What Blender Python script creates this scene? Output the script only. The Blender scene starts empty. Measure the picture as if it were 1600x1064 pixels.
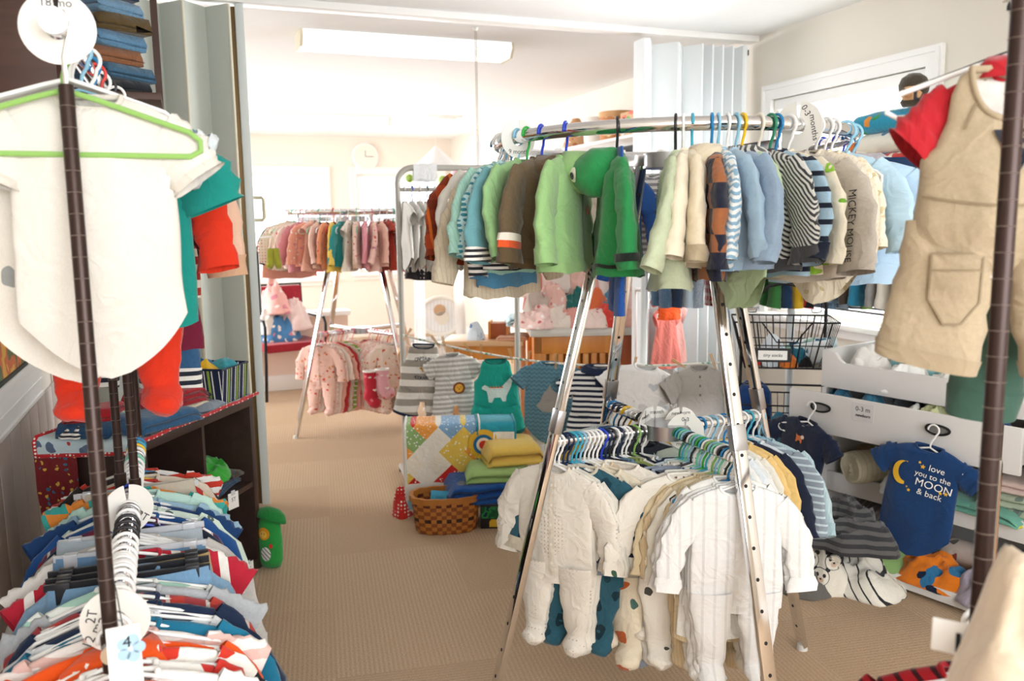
import bpy, bmesh, math, random
from mathutils import Vector, Matrix, noise
from mathutils.bvhtree import BVHTree
S = bpy.context.scene
COL = S.collection
PI = math.pi
R = math.radians

# ------------------------------------------------------------------ camera
CAM_H = 1.39
FPX, YAW, PITCH, ROLL = 1315.0, R(20.8), R(7.97), R(-0.744)
def _basis():
    f = Vector((math.sin(YAW)*math.cos(PITCH), math.cos(YAW)*math.cos(PITCH), -math.sin(PITCH)))
    r = Vector((math.cos(YAW), -math.sin(YAW), 0)); u = r.cross(f)
    c, s = math.cos(ROLL), math.sin(ROLL)
    return c*r + s*u, -s*r + c*u, f
CR, CU, CF = _basis()
cd = bpy.data.cameras.new('camera'); cam = bpy.data.objects.new('camera', cd); COL.objects.link(cam)
cam.matrix_world = Matrix(((CR.x, CU.x, -CF.x, 0), (CR.y, CU.y, -CF.y, 0), (CR.z, CU.z, -CF.z, CAM_H), (0, 0, 0, 1)))
cd.sensor_width = 36; cd.lens = FPX/1600*36; cd.clip_start = .05
cd.dof.use_dof = True; cd.dof.focus_distance = 2.25; cd.dof.aperture_fstop = 4.5
S.camera = cam

# ------------------------------------------------------------------ world and light
S.view_settings.view_transform = 'Standard'; S.view_settings.look = 'None'
S.view_settings.gamma = 1; S.view_settings.use_curve_mapping = False
S.view_settings.exposure = 0.6
w = bpy.data.worlds.new('sky'); S.world = w; w.use_nodes = True
bg = w.node_tree.nodes['Background']; bg.inputs[0].default_value = (.93, .97, 1, 1); bg.inputs[1].default_value = 3.0
def area(name, loc, target, sx, sy, power, col=(1, 1, 1)):
    l = bpy.data.lights.new(name, 'AREA'); l.shape = 'RECTANGLE'; l.size = sx; l.size_y = sy; l.energy = power; l.color = col
    o = bpy.data.objects.new(name, l); COL.objects.link(o); o.location = loc
    o.rotation_euler = (Vector(target)-Vector(loc)).to_track_quat('-Z', 'Y').to_euler()
    return o
area('daylight_near_window', (3.75, 3.4, 1.7), (1.2, 2.9, .7), 1.6, 1.5, 150, (.97, .985, 1))
area('daylight_far_window', (1.0, 11.3, 1.8), (1.0, 6, .6), 5.0, 1.9, 430, (.96, .98, 1))
area('daylight_side_window', (-3.3, 7.6, 1.8), (1.2, 6.5, .6), 3.2, 1.7, 290, (.96, .98, 1))
area('rear_fill_light', (1.0, -1.9, 2.0), (1.1, 2.6, .9), 3.2, 1.8, 78, (.95, .98, 1))  # added fill light behind the camera, brightens the near room

# ------------------------------------------------------------------ pixel -> place helpers
def ray(x, y):
    return CR*((x-800)/FPX) + CU*(-(y-532)/FPX) + CF
ORG = Vector((0, 0, CAM_H))
def P(x, y, d): return ORG + ray(x, y)*d                       # at a distance along the optical axis
def PZ(x, y, z=0.0): r = ray(x, y); return ORG + r*((z-CAM_H)/r.z)
def PY(x, y, Y): r = ray(x, y); return ORG + r*(Y/r.y)
def PX(x, y, X): r = ray(x, y); return ORG + r*(X/r.x)

# ------------------------------------------------------------------ materials
_M = {}
def srgb(h):
    if not isinstance(h, str): return (h[0], h[1], h[2], 1)
    h = h.lstrip('#'); v = [int(h[i:i+2], 16)/255 for i in (0, 2, 4)]
    return tuple((c/12.92 if c <= .04045 else ((c+.055)/1.055)**2.4) for c in v) + (1,)
class NT:
    def __init__(s, name):
        s.m = bpy.data.materials.new(name); s.m.use_nodes = True; s.t = s.m.node_tree
        s.b = s.t.nodes['Principled BSDF']; s.out = s.t.nodes['Material Output']
    def n(s, typ, **kw):
        nd = s.t.nodes.new(typ)
        for k, v in kw.items():
            if k.startswith('i_'):
                key = k[2:]; key = int(key) if key.isdigit() else key.replace('_', ' ')
                nd.inputs[key].default_value = v
            else: setattr(nd, k, v)
        return nd
    def l(s, a, b): s.t.links.new(a, b)
    def mix(s, fac, a, b):
        nd = s.t.nodes.new('ShaderNodeMix'); nd.data_type = 'RGBA'
        for sock, v in ((nd.inputs[0], fac), (nd.inputs[6], a), (nd.inputs[7], b)):
            if isinstance(v, bpy.types.NodeSocket): s.l(v, sock)
            else: sock.default_value = v
        return nd.outputs[2]
    def math(s, op, a, b=None, c=None):
        nd = s.t.nodes.new('ShaderNodeMath'); nd.operation = op
        for i, v in enumerate((a, b, c)):
            if v is None: continue
            if isinstance(v, bpy.types.NodeSocket): s.l(v, nd.inputs[i])
            else: nd.inputs[i].default_value = v
        return nd.outputs[0]
def plain(name, col, rough=.5, metal=0, spec=.5, emit=0, noise_amt=0, scale=30, bump=0):
    if name in _M: return _M[name]
    t = NT(name); c = srgb(col); t.b.inputs['Base Color'].default_value = c
    t.b.inputs['Roughness'].default_value = rough; t.b.inputs['Metallic'].default_value = metal
    t.b.inputs['Specular IOR Level'].default_value = spec
    if emit:
        t.b.inputs['Emission Color'].default_value = c; t.b.inputs['Emission Strength'].default_value = emit
    if noise_amt or bump:
        tc = t.n('ShaderNodeTexCoord'); nz = t.n('ShaderNodeTexNoise', i_Scale=scale, i_Detail=4.0); t.l(tc.outputs['Object'], nz.inputs['Vector'])
        if noise_amt:
            d = tuple(v*(1-noise_amt) for v in c[:3])+(1,)
            t.l(t.mix(nz.outputs[0], d, c), t.b.inputs['Base Color'])
        if bump:
            bp = t.n('ShaderNodeBump', i_Strength=bump, i_Distance=.004); t.l(nz.outputs[0], bp.inputs['Height']); t.l(bp.outputs[0], t.b.inputs['Normal'])
    _M[name] = t.m
    return t.m
def fabric(col, pat='plain', c2='#ffffff', c3=None, p=.03, duty=.5, sheen=.25):
    """cloth: colour, pattern, second and third colour, pattern size in metres"""
    key = ('fab', col, pat, c2, c3, p, duty)
    if key in _M: return _M[key]
    t = NT('cloth_%s_%s' % (pat, str(col).strip('#'))); a = srgb(col); b = srgb(c2); c = srgb(c3) if c3 else b
    tc = t.n('ShaderNodeTexCoord'); V = tc.outputs['Object']
    sep = t.n('ShaderNodeSeparateXYZ'); t.l(V, sep.inputs[0]); X, Y, Z = sep.outputs
    nz = t.n('ShaderNodeTexNoise', i_Scale=9.0, i_Detail=3.0); t.l(V, nz.inputs['Vector'])
    fine = t.n('ShaderNodeTexNoise', i_Scale=420.0, i_Detail=2.0); t.l(V, fine.inputs['Vector'])
    def band(sock, per, du):
        return t.math('LESS_THAN', t.math('FRACT', t.math('ADD', t.math('DIVIDE', sock, per), 50.0)), du)
    base = a
    if pat == 'stripe': base = t.mix(band(Z, p, duty), a, b)
    elif pat == 'vstripe': base = t.mix(band(X, p, duty), a, b)
    elif pat == 'diag': base = t.mix(band(t.math('ADD', X, Z), p, duty), a, b)
    elif pat == 'wave':
        s = t.math('MULTIPLY', t.math('PINGPONG', X, .012), .8)
        base = t.mix(band(t.math('ADD', Z, s), p, duty), a, b)
    elif pat == 'plaid':
        s1 = t.mix(t.math('MULTIPLY', band(Z, p, .4), .55), a, b); s2 = t.mix(t.math('MULTIPLY', band(X, p, .4), .55), s1, b)
        base = t.mix(t.math('MULTIPLY', band(t.math('ADD', X, .004), p, .1), .8), s2, c)
    elif pat == 'block':
        ck = t.math('ABSOLUTE', t.math('SUBTRACT', band(t.math('ADD', X, t.math('MULTIPLY', Z, .4)), p, .5), band(Z, p*1.3, .5)))
        base = t.mix(ck, a, b)
    elif pat in ('dots', 'floral', 'prints', 'leopard'):
        mp = t.n('ShaderNodeMapping'); mp.inputs['Scale'].default_value = (1, .35, 1); t.l(V, mp.inputs['Vector'])
        vo = t.n('ShaderNodeTexVoronoi', i_Scale=1/p, i_Randomness=(.0 if pat == 'dots' else .85))
        if pat != 'dots':
            wn = t.n('ShaderNodeTexNoise', i_Scale=1.6/p, i_Detail=1.0); t.l(mp.outputs[0], wn.inputs['Vector'])
            ad = t.n('ShaderNodeVectorMath', operation='MULTIPLY_ADD'); ad.inputs[1].default_value = (p*.7,)*3; t.l(wn.outputs[1], ad.inputs[0]); t.l(mp.outputs[0], ad.inputs[2])
            t.l(ad.outputs[0], vo.inputs['Vector'])
        else: t.l(mp.outputs[0], vo.inputs['Vector'])
        hit = t.math('LESS_THAN', vo.outputs['Distance'], duty)
        cs = t.n('ShaderNodeSeparateColor'); t.l(vo.outputs['Color'], cs.inputs[0])
        ink = t.mix(t.math('GREATER_THAN', cs.outputs[0], .5), b, c)
        if pat == 'prints': hit = t.math('MULTIPLY', hit, t.math('GREATER_THAN', vo.outputs['Distance'], duty*.35))
        base = t.mix(hit, a, ink)
    elif pat == 'camo':
        n2 = t.n('ShaderNodeTexNoise', i_Scale=1/p, i_Detail=2.0); t.l(V, n2.inputs['Vector'])
        base = t.mix(t.math('GREATER_THAN', n2.outputs[0], .5), a, b); base = t.mix(t.math('GREATER_THAN', n2.outputs[0], .6), base, c)
    elif pat == 'heather':
        n2 = t.n('ShaderNodeTexNoise', i_Scale=160.0, i_Detail=3.0); t.l(V, n2.inputs['Vector'])
        base = t.mix(n2.outputs[0], a, b)
    elif pat == 'dipdye':
        mr = t.n('ShaderNodeMapRange'); mr.inputs[1].default_value = -p; mr.inputs[2].default_value = -p-.12
        t.l(t.math('ADD', Z, t.math('MULTIPLY', nz.outputs[0], .05)), mr.inputs[0]); base = t.mix(mr.outputs[0], a, b)
    elif pat == 'knit':
        base = t.mix(band(X, p, .22), a, tuple(v*.86 for v in a[:3])+(1,))
    elif pat == 'patch':            # quilt of triangles
        mp = t.n('ShaderNodeMapping'); mp.inputs['Rotation'].default_value = (0, R(45), 0); mp.inputs['Location'].default_value = (1.3, 0.0, 5.6); mp.inputs['Scale'].default_value = (1/p, 0, 1/p); t.l(V, mp.inputs['Vector'])
        vo = t.n('ShaderNodeTexWhiteNoise', noise_dimensions='3D'); fl = t.n('ShaderNodeVectorMath', operation='FLOOR'); t.l(mp.outputs[0], fl.inputs[0]); t.l(fl.outputs[0], vo.inputs['Vector'])
        cr = t.n('ShaderNodeValToRGB'); cr.color_ramp.interpolation = 'CONSTANT'; el = cr.color_ramp.elements
        cols = ['#f3ead8', '#d3312c', '#f6efe0', '#f0a04a', '#f3ead8', '#85add0', '#e9c65a', '#f2ece0', '#93b573', '#d3312c']
        el[0].color = srgb(cols[0]); el[1].position = 1/len(cols); el[1].color = srgb(cols[1])
        for i, k in enumerate(cols[2:], 2): e = el.new(i/len(cols)); e.color = srgb(k)
        t.l(vo.outputs['Value'], cr.inputs[0])
        v2 = t.n('ShaderNodeTexVoronoi', i_Scale=60.0); t.l(V, v2.inputs['Vector'])
        base = t.mix(t.math('LESS_THAN', v2.outputs['Distance'], .24), cr.outputs[0], (.95, .92, .86, 1))
    if not isinstance(base, bpy.types.NodeSocket):
        base = t.mix(.5, a, a)
    worn = t.n('ShaderNodeHueSaturation'); worn.inputs['Value'].default_value = 1
    t.l(base, worn.inputs['Color'])
    mr = t.n('ShaderNodeMapRange'); mr.inputs[3].default_value = .9; mr.inputs[4].default_value = 1.06
    t.l(fine.outputs[0], mr.inputs[0]); t.l(mr.outputs[0], worn.inputs['Value'])
    t.l(worn.outputs[0], t.b.inputs['Base Color'])
    t.b.inputs['Roughness'].default_value = .92; t.b.inputs['Specular IOR Level'].default_value = .15
    t.b.inputs['Sheen Weight'].default_value = sheen; t.b.inputs['Sheen Roughness'].default_value = .5
    bp = t.n('ShaderNodeBump', i_Strength=.5, i_Distance=.006)
    rg = t.n('ShaderNodeTexNoise', i_Scale=13.0, i_Detail=2.0, i_Distortion=1.2); t.l(V, rg.inputs['Vector'])
    rid = t.math('ABSOLUTE', t.math('SUBTRACT', rg.outputs[0], .5))
    sm = t.math('ADD', t.math('MULTIPLY', fine.outputs[0], .12), t.math('ADD', t.math('MULTIPLY', nz.outputs[0], 1.0), t.math('MULTIPLY', rid, -3.2)))
    t.l(sm, bp.inputs['Height']); t.l(bp.outputs[0], t.b.inputs['Normal'])
    _M[key] = t.m
    return t.m
def wood(name, c1, c2, scale=6, rough=.45, axis=2):
    if name in _M: return _M[name]
    t = NT(name); tc = t.n('ShaderNodeTexCoord'); mp = t.n('ShaderNodeMapping'); sc = [scale*4]*3; sc[axis] = scale*.35
    mp.inputs['Scale'].default_value = sc; t.l(tc.outputs['Object'], mp.inputs['Vector'])
    nz = t.n('ShaderNodeTexNoise', i_Scale=1.0, i_Detail=6.0, i_Distortion=.8); t.l(mp.outputs[0], nz.inputs['Vector'])
    t.l(t.mix(nz.outputs[0], srgb(c1), srgb(c2)), t.b.inputs['Base Color']); t.b.inputs['Roughness'].default_value = rough
    bp = t.n('ShaderNodeBump', i_Strength=.12, i_Distance=.002); t.l(nz.outputs[0], bp.inputs['Height']); t.l(bp.outputs[0], t.b.inputs['Normal'])
    _M[name] = t.m
    return t.m
def plastic(col): return plain('plastic_' + col.strip('#'), col, .35, 0, .5)
CHROME = plain('polished_chrome', '#e8e8ea', .09, 1)
STEEL = plain('brushed_steel', '#b9b9bc', .28, 1)
GREYP = plain('grey_painted_tube', '#b3b0a8', .4)
BRONZE = plain('dark_bronze_tube', '#3a2a26', .32, .55)
BLACKM = plain('black_metal', '#17181a', .4, .3)
WHITEP = plain('white_paint', '#f1efec', .45)
INK = plain('black_ink', '#1c1c20', .7)
PAPER = plain('white_card', '#f4f3ef', .6)
CLEAR = None
def clearp():
    global CLEAR
    if CLEAR: return CLEAR
    t = NT('clear_plastic'); gl = t.n('ShaderNodeBsdfGlossy', i_Roughness=.12); tr = t.n('ShaderNodeBsdfTransparent'); df = t.n('ShaderNodeBsdfDiffuse')
    tr.inputs[0].default_value = (.95, .97, 1, 1); df.inputs[0].default_value = (.9, .92, .95, 1)
    m1 = t.n('ShaderNodeMixShader', i_0=.55); t.l(tr.outputs[0], m1.inputs[1]); t.l(df.outputs[0], m1.inputs[2])
    m2 = t.n('ShaderNodeMixShader', i_0=.12); t.l(m1.outputs[0], m2.inputs[1]); t.l(gl.outputs[0], m2.inputs[2])
    t.l(m2.outputs[0], t.out.inputs[0]); CLEAR = t.m
    return CLEAR
def glassm():
    if 'pane' in _M: return _M['pane']
    t = NT('window_glass'); gl = t.n('ShaderNodeBsdfGlossy', i_Roughness=.02); tr = t.n('ShaderNodeBsdfTransparent'); fr = t.n('ShaderNodeFresnel')
    m2 = t.n('ShaderNodeMixShader'); t.l(fr.outputs[0], m2.inputs[0]); t.l(tr.outputs[0], m2.inputs[1]); t.l(gl.outputs[0], m2.inputs[2]); t.l(m2.outputs[0], t.out.inputs[0])
    _M['pane'] = t.m
    return t.m
def sheerm(name, col, alpha):
    if name in _M: return _M[name]
    t = NT(name); tr = t.n('ShaderNodeBsdfTransparent'); df = t.n('ShaderNodeBsdfDiffuse'); tl = t.n('ShaderNodeBsdfTranslucent')
    df.inputs[0].default_value = srgb(col); tl.inputs[0].default_value = srgb(col)
    m1 = t.n('ShaderNodeMixShader', i_0=.72); t.l(df.outputs[0], m1.inputs[1]); t.l(tl.outputs[0], m1.inputs[2])
    m2 = t.n('ShaderNodeMixShader', i_0=alpha); t.l(tr.outputs[0], m2.inputs[1]); t.l(m1.outputs[0], m2.inputs[2]); t.l(m2.outputs[0], t.out.inputs[0])
    _M[name] = t.m
    return t.m

# ------------------------------------------------------------------ mesh builder
class MB:
    def __init__(s): s.v = []; s.f = []
    def box(s, a, b, M=None):
        x0, y0, z0 = a; x1, y1, z1 = b; k = len(s.v)
        vs = [Vector(q) for q in ((x0, y0, z0), (x1, y0, z0), (x1, y1, z0), (x0, y1, z0), (x0, y0, z1), (x1, y0, z1), (x1, y1, z1), (x0, y1, z1))]
        s.v += [(M @ q if M else q) for q in vs]
        s.f += [tuple(k+i for i in q) for q in ((0, 3, 2, 1), (4, 5, 6, 7), (0, 1, 5, 4), (1, 2, 6, 5), (2, 3, 7, 6), (3, 0, 4, 7))]
        return s
    def grid(s, rows, closed=False, cap0=False, cap1=False, flip=False):
        k = len(s.v); n = len(rows[0])
        for r in rows: s.v += [Vector(q) for q in r]
        for j in range(len(rows)-1):
            for i in range(n if closed else n-1):
                i2 = (i+1) % n; q = (k+j*n+i, k+j*n+i2, k+(j+1)*n+i2, k+(j+1)*n+i)
                s.f.append(q[::-1] if flip else q)
        if cap0: s.f.append(tuple(k+i for i in range(n))[::-1])
        if cap1: s.f.append(tuple(k+(len(rows)-1)*n+i for i in range(n)))
        return s
    def tube(s, pts, r, n=8, closed=False, caps=True):
        pts = [Vector(p) for p in pts]; m = len(pts); rows = []
        if closed: tang = [(pts[(i+1) % m]-pts[i-1]).normalized() for i in range(m)]
        else: tang = [(pts[min(i+1, m-1)]-pts[max(i-1, 0)]).normalized() for i in range(m)]
        t0 = tang[0]; u = t0.cross(Vector((0, 0, 1)))
        if u.length < .1: u = t0.cross(Vector((1, 0, 0)))
        u.normalize()
        for i in range(m):
            t = tang[i]; u = (u - t*u.dot(t)).normalized(); v = t.cross(u); rr = r[i] if isinstance(r, (list, tuple)) else r
            rows.append([pts[i]+(u*math.cos(a)+v*math.sin(a))*rr for a in (2*PI*q/n for q in range(n))])
        if closed: rows.append(rows[0])
        return s.grid(rows, True, caps and not closed, caps and not closed)
    def lathe(s, prof, n=24, c=(0, 0, 0), cap=True):
        rows = [[(c[0]+r*math.cos(2*PI*i/n), c[1]+r*math.sin(2*PI*i/n), c[2]+z) for i in range(n)] for r, z in prof]
        return s.grid(rows, True, cap, cap)
    def prism(s, poly, y0, y1, M=None):
        """polygon in XZ extruded along Y"""
        k = len(s.v); n = len(poly)
        for y in (y0, y1):
            for x, z in poly:
                q = Vector((x, y, z)); s.v.append(M @ q if M else q)
        s.f.append(tuple(k+i for i in range(n))); s.f.append(tuple(k+n+i for i in range(n))[::-1])
        for i in range(n): j = (i+1) % n; s.f.append((k+i, k+n+i, k+n+j, k+j))
        return s
    def mesh(s, name, smooth=True, bevel=0):
        me = bpy.data.meshes.new(name); me.from_pydata([tuple(q) for q in s.v], [], s.f); me.update()
        bm = bmesh.new(); bm.from_mesh(me)
        if bevel:
            bmesh.ops.bevel(bm, geom=[e for e in bm.edges], offset=bevel, segments=2, affect='EDGES', profile=.6, clamp_overlap=True)
        bmesh.ops.recalc_face_normals(bm, faces=bm.faces); bm.to_mesh(me); bm.free()
        if smooth:
            me.polygons.foreach_set('use_smooth', [True]*len(me.polygons))
            if smooth == 'auto' or bevel: me.set_sharp_from_angle(angle=R(35))
        return me
def link(name, me, mat=None, parent=None):
    o = bpy.data.objects.new(name, me); COL.objects.link(o)
    if mat is not None:
        if not me.materials: me.materials.append(mat)
        if me.materials[0] is not mat:
            o.material_slots[0].link = 'OBJECT'; o.material_slots[0].material = mat
    if parent: o.parent = parent
    return o
def part(name, mb, mat, parent=None, smooth='auto', bevel=0): return link(name, mb.mesh(name, smooth, bevel), mat, parent)
LONG = []
def tag(o, label=None, cat=None, group=None, kind=None):
    if label and len(label.split()) > 16: LONG.append(label)
    for k, v in (('label', label), ('category', cat), ('group', group), ('kind', kind)):
        if v: o[k] = v
    return o
def empty(name, label, cat, loc=(0, 0, 0), rz=0, group=None, sc=1):
    o = bpy.data.objects.new(name, None); COL.objects.link(o); o.location = loc; o.rotation_euler = (0, 0, rz)
    if sc != 1: o.scale = sc if isinstance(sc, (tuple, list)) else (sc,)*3
    o.empty_display_size = .05
    return tag(o, label, cat, group)
def struct(name, mb, mat, smooth='auto', bevel=0, parent=None): 
    o = part(name, mb, mat, parent, smooth, bevel)
    if not parent: o['kind'] = 'structure'
    return o
ORD = 'first second third fourth fifth sixth seventh eighth ninth tenth eleventh twelfth thirteenth fourteenth fifteenth sixteenth seventeenth eighteenth nineteenth twentieth twenty-first twenty-second twenty-third twenty-fourth twenty-fifth twenty-sixth twenty-seventh twenty-eighth twenty-ninth thirtieth thirty-first thirty-second thirty-third thirty-fourth thirty-fifth thirty-sixth'.split()
def sm(t): t = max(0, min(1, t)); return t*t*(3-2*t)
def lerp(a, b, t): return a+(b-a)*t
def nz(x, y, z): return noise.noise(Vector((x, y, z)))

# writing: a text as a mesh in the XZ plane, facing -Y
_T = {}
def text_mesh(body, size, align='CENTER', shear=0, bold=0):
    key = (body, size, align, shear, bold)
    if key in _T: return _T[key]
    cu = bpy.data.curves.new('lettering', 'FONT'); cu.body = body; cu.size = size; cu.align_x = align; cu.align_y = 'CENTER'; cu.shear = shear; cu.offset = bold; cu.resolution_u = 3
    ob = bpy.data.objects.new('lettering', cu); COL.objects.link(ob)
    bpy.context.view_layer.update()
    dg = bpy.context.evaluated_depsgraph_get(); me = bpy.data.meshes.new_from_object(ob.evaluated_get(dg))
    bpy.data.objects.remove(ob); bpy.data.curves.remove(cu)
    for v in me.vertices: v.co = Vector((v.co.x, 0, v.co.y))
    me.materials.clear(); _T[key] = me
    return me
def put_text(body, size, mat, parent, loc=(0, 0, 0), rot=(0, 0, 0), name='lettering', **kw):
    o = link(name, text_mesh(body, size, **kw), mat, parent); o.location = loc; o.rotation_euler = rot
    return o
def onto(me_src, target, dx=0, dz=0, ang=0, lift=.0025, side=-1):
    """lay a flat XZ mesh onto the front of a cloth mesh"""
    bm = bmesh.new(); bm.from_mesh(me_src)
    bmesh.ops.triangulate(bm, faces=bm.faces)
    for _ in range(2):
        es = [e for e in bm.edges if e.calc_length() > .012]
        if es: bmesh.ops.subdivide_edges(bm, edges=es, cuts=1); bmesh.ops.triangulate(bm, faces=bm.faces)
    tree = BVHTree.FromPolygons([v.co for v in target.vertices], [tuple(p.vertices) for p in target.polygons])
    c, s_ = math.cos(ang), math.sin(ang); last = 0
    for v in bm.verts:
        x, z = v.co.x*c-v.co.z*s_+dx, v.co.x*s_+v.co.z*c+dz
        h = tree.ray_cast(Vector((x, side*.5, z)), Vector((0, -side, 0)))
        if h[0] is not None: last = h[0].y
        v.co = Vector((x, last+side*lift, z))
    me = bpy.data.meshes.new('applied'); bm.to_mesh(me); bm.free()
    return me
def poly_mesh(pts, rings=4):
    """filled XZ outline with inner rings so that it can follow a curved cloth"""
    cx = sum(p[0] for p in pts)/len(pts); cz = sum(p[1] for p in pts)/len(pts)
    me = bpy.data.meshes.new('shape'); v = []; f = []; n = len(pts)
    for k in range(rings):
        q = 1-k/rings; v += [(cx+(x-cx)*q, 0, cz+(z-cz)*q) for x, z in pts]
    v.append((cx, 0, cz))
    for k in range(rings-1):
        for i in range(n): j = (i+1) % n; f.append((k*n+i, k*n+j, (k+1)*n+j, (k+1)*n+i))
    for i in range(n): f.append(((rings-1)*n+i, (rings-1)*n+(i+1) % n, len(v)-1))
    me.from_pydata(v, [], f)
    return me
def ell(cx, cz, rx, rz, n=20): return [(cx+rx*math.cos(2*PI*i/n), cz+rz*math.sin(2*PI*i/n)) for i in range(n)]
def star(cx, cz, r, n=5): return [(cx+(r if i % 2 == 0 else r*.45)*math.sin(PI*i/n), cz+(r if i % 2 == 0 else r*.45)*math.cos(PI*i/n)) for i in range(2*n)]
# ------------------------------------------------------------------ clothes (built once per cut, then copied)
NECK_Z = -.088
def body_rows(W, HW, L, bottom='hem', th=.022, rip=.008, neck=.045, dip=.02, seed=0, top='neck', cut=.09, nu=44, nk=None):
    rnd = random.Random(seed); k1, k2, p1, p2, p3, d1 = rnd.uniform(20, 36), rnd.uniform(20, 36), rnd.random()*6, rnd.random()*6, rnd.random()*6, rnd.uniform(-3, 3)
    spec = []                                                   # (s, hx, hy, z top)
    zb = NECK_Z-L
    if top == 'neck':
        spec += [(neck, .013, NECK_Z), (lerp(neck, W/2, .5), .019, NECK_Z-.011), (W/2*.96, .019, NECK_Z-.025), (W/2, .021, NECK_Z-.037)]
    elif top == 'tank':
        spec += [(neck*1.25, .013, NECK_Z), (W*.3, .016, NECK_Z-.008), (W*.34, .018, NECK_Z-.03), (W*.36, .02, NECK_Z-.06), (W*.42, .022, NECK_Z-.09), (W/2, .024, NECK_Z-.105)]
    else:
        spec += [(W/2*.97, .014, NECK_Z+.02), (W/2*.98, .016, NECK_Z+.005), (W/2, .018, NECK_Z-.01)]
    z0 = spec[-1][2]; nr = 18; rows = []
    def ring(hx, hy, z, s, row0):
        r = []
        for i in range(nu):
            a = 2*PI*i/nu; ca, sa = math.cos(a), math.sin(a)
            u = math.copysign(abs(ca)**.75, ca); q = math.copysign(abs(sa)**.8, sa)
            x, y, zz = hx*u, hy*q, z
            if s is not None:
                if bottom == 'suit': tgt = zb+cut*abs(u)**1.7
                elif bottom == 'hip': tgt = zb+.012*(abs(u)**2)
                else: tgt = zb+.0035*math.sin(7*u+p3)+.0012*math.sin(19*u+p1)+.008*abs(u)**2
                zz = z0+(tgt-z0)*s
            g = .2 if s is None else .2+.8*s; wgt = abs(sa)**.7
            ph, kk = (p1, k1) if sa < 0 else (p2, k2)
            y += g*rip*wgt*(math.sin(kk*x+ph+d1*zz*6)+.6*math.sin(2.1*kk*x+p3-5*zz))
            y += .010*wgt*g*nz(x*11+seed, zz*7, seed*3.1+(1 if sa < 0 else 7))
            rgd = 1-abs(nz(x*9+zz*5*d1*.4+seed, zz*12, seed*1.9+(2 if sa < 0 else 9)))*2.4
            y += math.copysign(.0055*wgt*g*max(-.4, rgd), sa)
            x += .010*g*nz(zz*9, seed*1.7+(3 if ca < 0 else 0), 1.3)
            if sa < 0 and row0 >= 0: zz -= dip*(-sa)*row0
            r.append((x, y, zz))
        return r
    for j, (hx, hy, z) in enumerate(spec):
        rows.append(ring(hx, hy, z, None, (nk or (1, .45, .15, 0, 0, 0))[j] if top != 'waist' else -1))
    for j in range(1, nr+1):
        s = j/nr; e = sm(s)
        hx = lerp(W/2*(.95 if top == 'neck' else 1), HW/2, e if s > .1 else s*.6)
        hy = th*(.95+.35*s) if bottom not in ('suit', 'hip') else th*(1.0+.25*math.sin(PI*s))*(1-.62*max(0, s-.55)/.45)
        rows.append(ring(hx, hy, 0, s, -1))
    return rows
def loft(pts, rx, ry, n=16, seed=0, wr=.004, cap=False, fwd=Vector((0, 1, 0))):
    pts = [Vector(p) for p in pts]; m = len(pts); rows = []; v = fwd.copy()
    for i in range(m):
        t = (pts[min(i+1, m-1)]-pts[max(i-1, 0)]).normalized(); v = (v-t*v.dot(t)).normalized(); u = v.cross(t)
        f = i/(m-1); a_ = rx(f) if callable(rx) else rx; b_ = ry(f) if callable(ry) else ry
        rr = []
        for q in range(n):
            a = 2*PI*q/n; ca, sa = math.cos(a), math.sin(a)
            k = 1+wr/max(a_, .01)*(nz(ca*1.3+seed, sa*1.3, f*5+seed*2)*1.6+.6*math.sin(f*26+a*2+seed))*min(1, 3*f+.2)
            rr.append(pts[i]+u*(a_*k*ca)+v*(b_*k*sa))
        rows.append(rr)
    return rows
def arc_path(p, a0, a1, length, side, fwd=0.0, n=14, back=0.0):
    """from p, angle from straight down a0 -> a1 (radians), in the XZ plane, drifting forward (-Y)"""
    pts = [Vector(p)]; st = length/(n-1)
    for i in range(1, n):
        t = i/(n-1); a = lerp(a0, a1, sm(t*1.25))
        pts.append(pts[-1]+Vector((side*math.sin(a)*st, -fwd*st*t, -math.cos(a)*st)))
    return pts
def band(rows, out=.0018, name='cuff'):
    """a narrow trim that follows the last rows of a loft"""
    res = []
    for r in rows:
        c = Vector((0, 0, 0))
        for q in r: c += Vector(q)
        c /= len(r); res.append([Vector(q)+((Vector(q)-c).normalized()*out) for q in r])
    return res
_CUT = {}
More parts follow.
